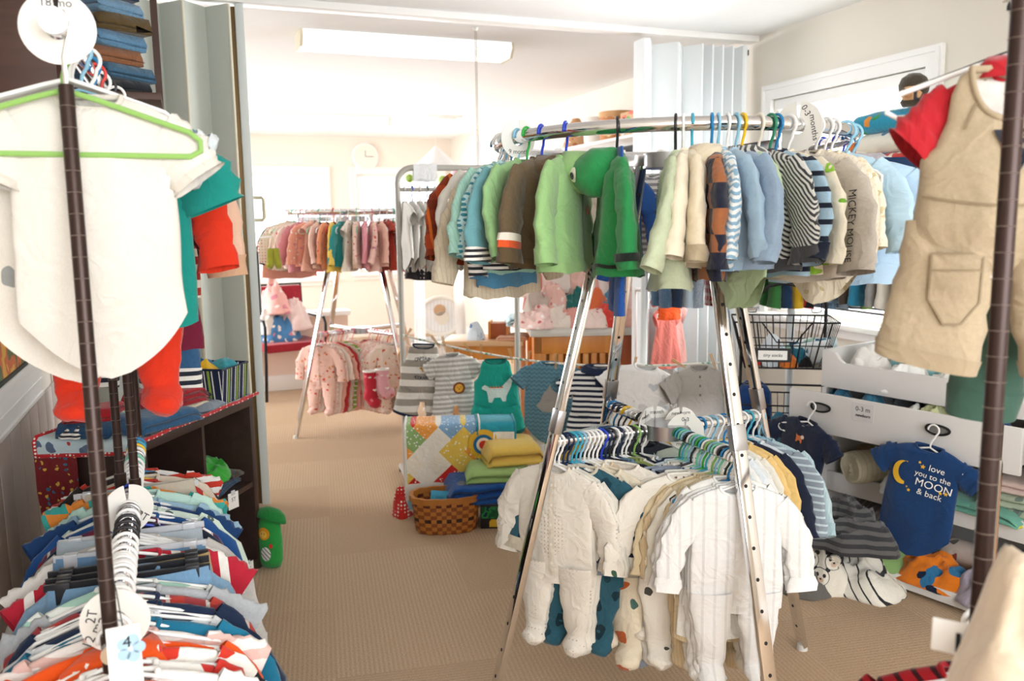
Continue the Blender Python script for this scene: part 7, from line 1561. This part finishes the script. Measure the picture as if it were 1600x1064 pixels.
# orange and pink dresses hung at the dresser's end
for i, (px, py, d, c_, lb, v) in enumerate(((1046, 452, 4.55, '#ee5a22', 'bright orange frilled top hanging at the end of the pine dresser', 2), (1042, 452, 4.68, '#e8857a', 'coral pink long dress hanging behind the orange top', 3), (1052, 448, 4.80, '#f0b4ac', 'pale pink long dress hanging furthest back at the dresser end', 4))):
    loc = P(px, py, d); garment('dress' if i else 'tee', v, loc, face_cam(loc)+R(30), F(c_), lb, None, None, sc=((.55, .5, .42) if i == 0 else (.5, .5, .98))); hanger(loc, face_cam(loc)+R(30), WH, 'white hanger with the %s' % lb.split(' hanging')[0], None, w=.06)
p = P(1046, 450, 4.62); e = empty('dress_stand', 'thin white stand that holds the orange and pink dresses', 'stand', (p.x-.10, p.y+.06, 0)); part('post', MB().tube([(0, .14, 0), (0, .14, p.z-.017)], .01, 8), WHITEP, e); part('arm', MB().tube([(0, .14, p.z-.0187), (.09, .06, p.z-.0187), (.06, -.16, p.z-.0187)], .0125, 8), WHITEP, e); part('foot', MB().lathe([(.001, 0), (.06, 0), (.06, .012), (.001, .014)], 20, (0, .14, 0)), WHITEP, e)
# bassinet, canopy
q = P(690, 540, 7.15); q.z = 0; e = empty('bassinet', 'white bassinet with oval hood standing below the sheer canopy', 'bassinet', q, face_cam(q))
bw = F('#f1efec', 'knit', p=.03); zb1 = P(690, 545, 7.15).z
part('skirt', MB().grid([[(.34*k*math.cos(a)+.012*math.cos(a*14)*(1-t), .22*k*math.sin(a), lerp(.05, zb1+.08, t)) for a in (2*PI*i/84 for i in range(84))] for t, k in ((0, 1.12), (.3, 1.07), (.6, 1.02), (.9, .98), (1, 1.0))], True), bw, e, True)
part('mattress', MB().lathe([(.001, 0), (.3, 0), (.3, .04), (.001, .06)], 32, (0, 0, zb1)), bw, e).scale = (1, .68, 1)
zo = P(690, 496, 7.15).z; hd_ = part('oval_hood', MB().tube([(.185*math.cos(a), .17, zo+.16*math.sin(a)) for a in (2*PI*i/36 for i in range(36))], .02, 8, True), plain('cream_hood', '#ece6da', .6), e)
part('hood_panel', MB().prism(ell(0, zo, .18, .155, 32), .165, .18), bw, hd_, smooth=False); part('rattle_picture', MB().prism(ell(-.01, zo+.05, .05, .05, 18), .158, .164), plain('tan_print', '#c9a27c', .7), hd_, smooth=False); part('picture_body', MB().prism(ell(.01, zo-.02, .06, .06, 18), .158, .163), plain('cream_print', '#e6dccb', .7), hd_, smooth=False)
for s in (-1, 1): part('leg', MB().tube([(s*.28, 0, .05), (s*.28, 0, 0)], .02, 8), WHITEP, e)
q = P(681, 228, 6.9); e = empty('bed_canopy', 'sheer white net canopy hung from the ceiling with flower trim', 'canopy', q, face_cam(q)); sh_ = sheerm('white_net', '#f6f4f2', .55); zb2 = P(681, 262, 6.9).z-q.z
part('cord', MB().tube([(0, 0, 0), (0, 0, CEIL-q.z)], .002, 5), WHITEP, e); part('cone', MB().grid([[(r*math.cos(a), r*math.sin(a), z) for a in (2*PI*i/48 for i in range(48))] for r, z in ((.006, 0), (.10, zb2*.5), (.2, zb2))], True), F('#f3f1ee'), e, True)
part('hoop', MB().tube([(.2*math.cos(a), .2*math.sin(a), zb2) for a in (2*PI*i/36 for i in range(36))], .006, 6, True), WHITEP, e)
for s in (-1, 1):
    part('net_drape', MB().grid([[(s*(lerp(.2, .19, u)*math.cos(b)+.02*t*t+.015*math.sin(b*20)*t), lerp(-.2, .2, u)*.9*1+.02*math.sin(b*16)*t, lerp(zb2, .15-q.z, t)) for u in (0.5,) for b in (-.9+1.8*i/40 for i in range(41))] for t in (j/20 for j in range(21))]), sh_, e, True)
for i, (px, py, c_) in enumerate(((640, 279, '#8fae4a'), (692, 281, '#9fbb5a'), (712, 272, '#f0b8c0'), (724, 274, '#e89aa8'), (735, 279, '#f2ccd0'))):
    p = P(px, py, 6.68)-q; f_ = MB()
    for k in range(5): a = k*1.257; f_.lathe([(.001, -.012), (.02, -.004), (.02, .006), (.001, .012)], 8, (0, 0, 0), False); 
    f_ = MB().lathe([(.001, -.03), (.022, -.022), (.034, 0), (.024, .02), (.001, .03)], 10)
    for v in f_.v: v *= 1+.3*math.sin(5*math.atan2(v.y, v.x))
    o = part('flower', f_, plain('flower_'+c_[1:], c_, .8), e, True); th_ = math.atan2(p.y, p.x); o.location = Matrix.Rotation(-face_cam(q), 4, 'Z') @ p; o.rotation_euler = (PI/2, 0, 0)
# shelf of hat boxes on the sunny side wall of the far room
sa, sb_ = PX(890, 222, XR-.12), PX(1056, 222, XR-.12); z_ = (sa.z+sb_.z)/2
e = empty('wall_shelf', 'white wall shelf high on the peach side wall of the far room with hat boxes', 'shelf', (XR, (sa.y+sb_.y)/2, z_)); hl = abs(sa.y-sb_.y)/2
part('board', MB().box((-.30, -hl, -.02), (0, hl, 0)), WHITEP, e, bevel=.003)
for y in (-hl*.7, hl*.7): part('bracket', MB().prism([(-.25, -.02), (0, -.02), (0, -.2)], y-.01, y+.01), WHITEP, e)
def on_shelf(px): return PX(px, 215, XR-.15).y
SHV = 'decorations on the far wall shelf'
e = empty('hat_box', 'round tan floral hat box on the far wall shelf', 'hat box', (XR-.15, on_shelf(965), z_), 0, SHV); part('body', MB().lathe([(.001, 0), (.13, 0), (.13, .19), (.001, .19)], 28), F('#c98a5a', 'floral', '#a4562c', '#e6c9a0', p=.04, duty=.35), e); part('lid', MB().lathe([(.001, .19), (.138, .165), (.138, .205), (.001, .21)][1:], 28), F('#d8a878'), e)
lay('printed_cushion', crumple_mesh(.16, .12, .34, 220, rough=.2, edge=.08), F('#c99a72', 'floral', '#a86a4a', '#e6c8a8', p=.05, duty=.3), 'tan floral cushion at the far end of the wall shelf', 'cushion', (XR-.15, on_shelf(908), z_), 0, SHV)
lay('white_hamper', MB().lathe([(.001, 0), (.10, 0), (.115, .2), (.10, .2), (.09, .02), (.001, .02)], 24).mesh('white_hamper', 'auto'), plain('white_wicker', '#e6e2da', .7), 'white wicker pot between the cushion and the hat box', 'pot', (XR-.16, on_shelf(935), z_), 0, SHV)
e = empty('perfume_bottle', 'small bottle with black cap in front of the floral box', 'bottle', (XR-.22, on_shelf(992), z_), 0, SHV); part('body', MB().lathe([(.001, 0), (.03, 0), (.03, .07), (.012, .085), (.001, .085)], 16), clearp(), e); part('cap', MB().lathe([(.001, .085), (.02, .085), (.026, .135), (.001, .135)], 14), BLACKM, e)
lay('floral_box', MB().box((-.1, -.16, 0), (.1, .16, .17)).mesh('floral_box', 'auto', .004), F('#d9b48c', 'floral', '#e87a6a', '#7fae6a', p=.05, duty=.35), 'pastel floral box beside the letter block', 'box', (XR-.14, on_shelf(1004), z_), 0, SHV)
e = empty('letter_block', 'orange wooden block with a red letter M on the far wall shelf', 'block', (XR-.24, on_shelf(1021), z_+0), 0, SHV); part('block', MB().box((-.04, -.04, 0), (.04, .04, .15)), plain('block_orange', '#d9772c', .6), e, bevel=.003); put_text('M', .07, plain('block_red', '#a3241c', .6), e, (-.0415, 0, .1), (0, 0, -PI/2))
lay('small_box', MB().box((-.05, -.05, 0), (.05, .05, .07)).mesh('small_box', 'auto', .003), plain('box_tan', '#d2a46a', .6), 'small tan box at the near end of the far wall shelf', 'box', (XR-.2, on_shelf(1036), z_), 0, SHV)
p = PX(1046, 160, XR); e = empty('picture_frame', 'gold framed picture on the peach side wall just past the folded partition', 'picture', (XR-.012, p.y-.25, p.z-.28)); gm = plain('gold_frame', '#b08a3c', .35, .6)
part('frame', MB().box((-.01, -.36, .22), (.012, .36, .26)).box((-.01, -.36, -.26), (.012, .36, -.22)).box((-.01, -.36, -.22), (.012, -.32, .22)).box((-.01, .32, -.22), (.012, .36, .22)), gm, e); part('picture', MB().box((.0, -.32, -.22), (.01, .32, .22)), plain('picture_cream', '#e3d6bf', .7), e)
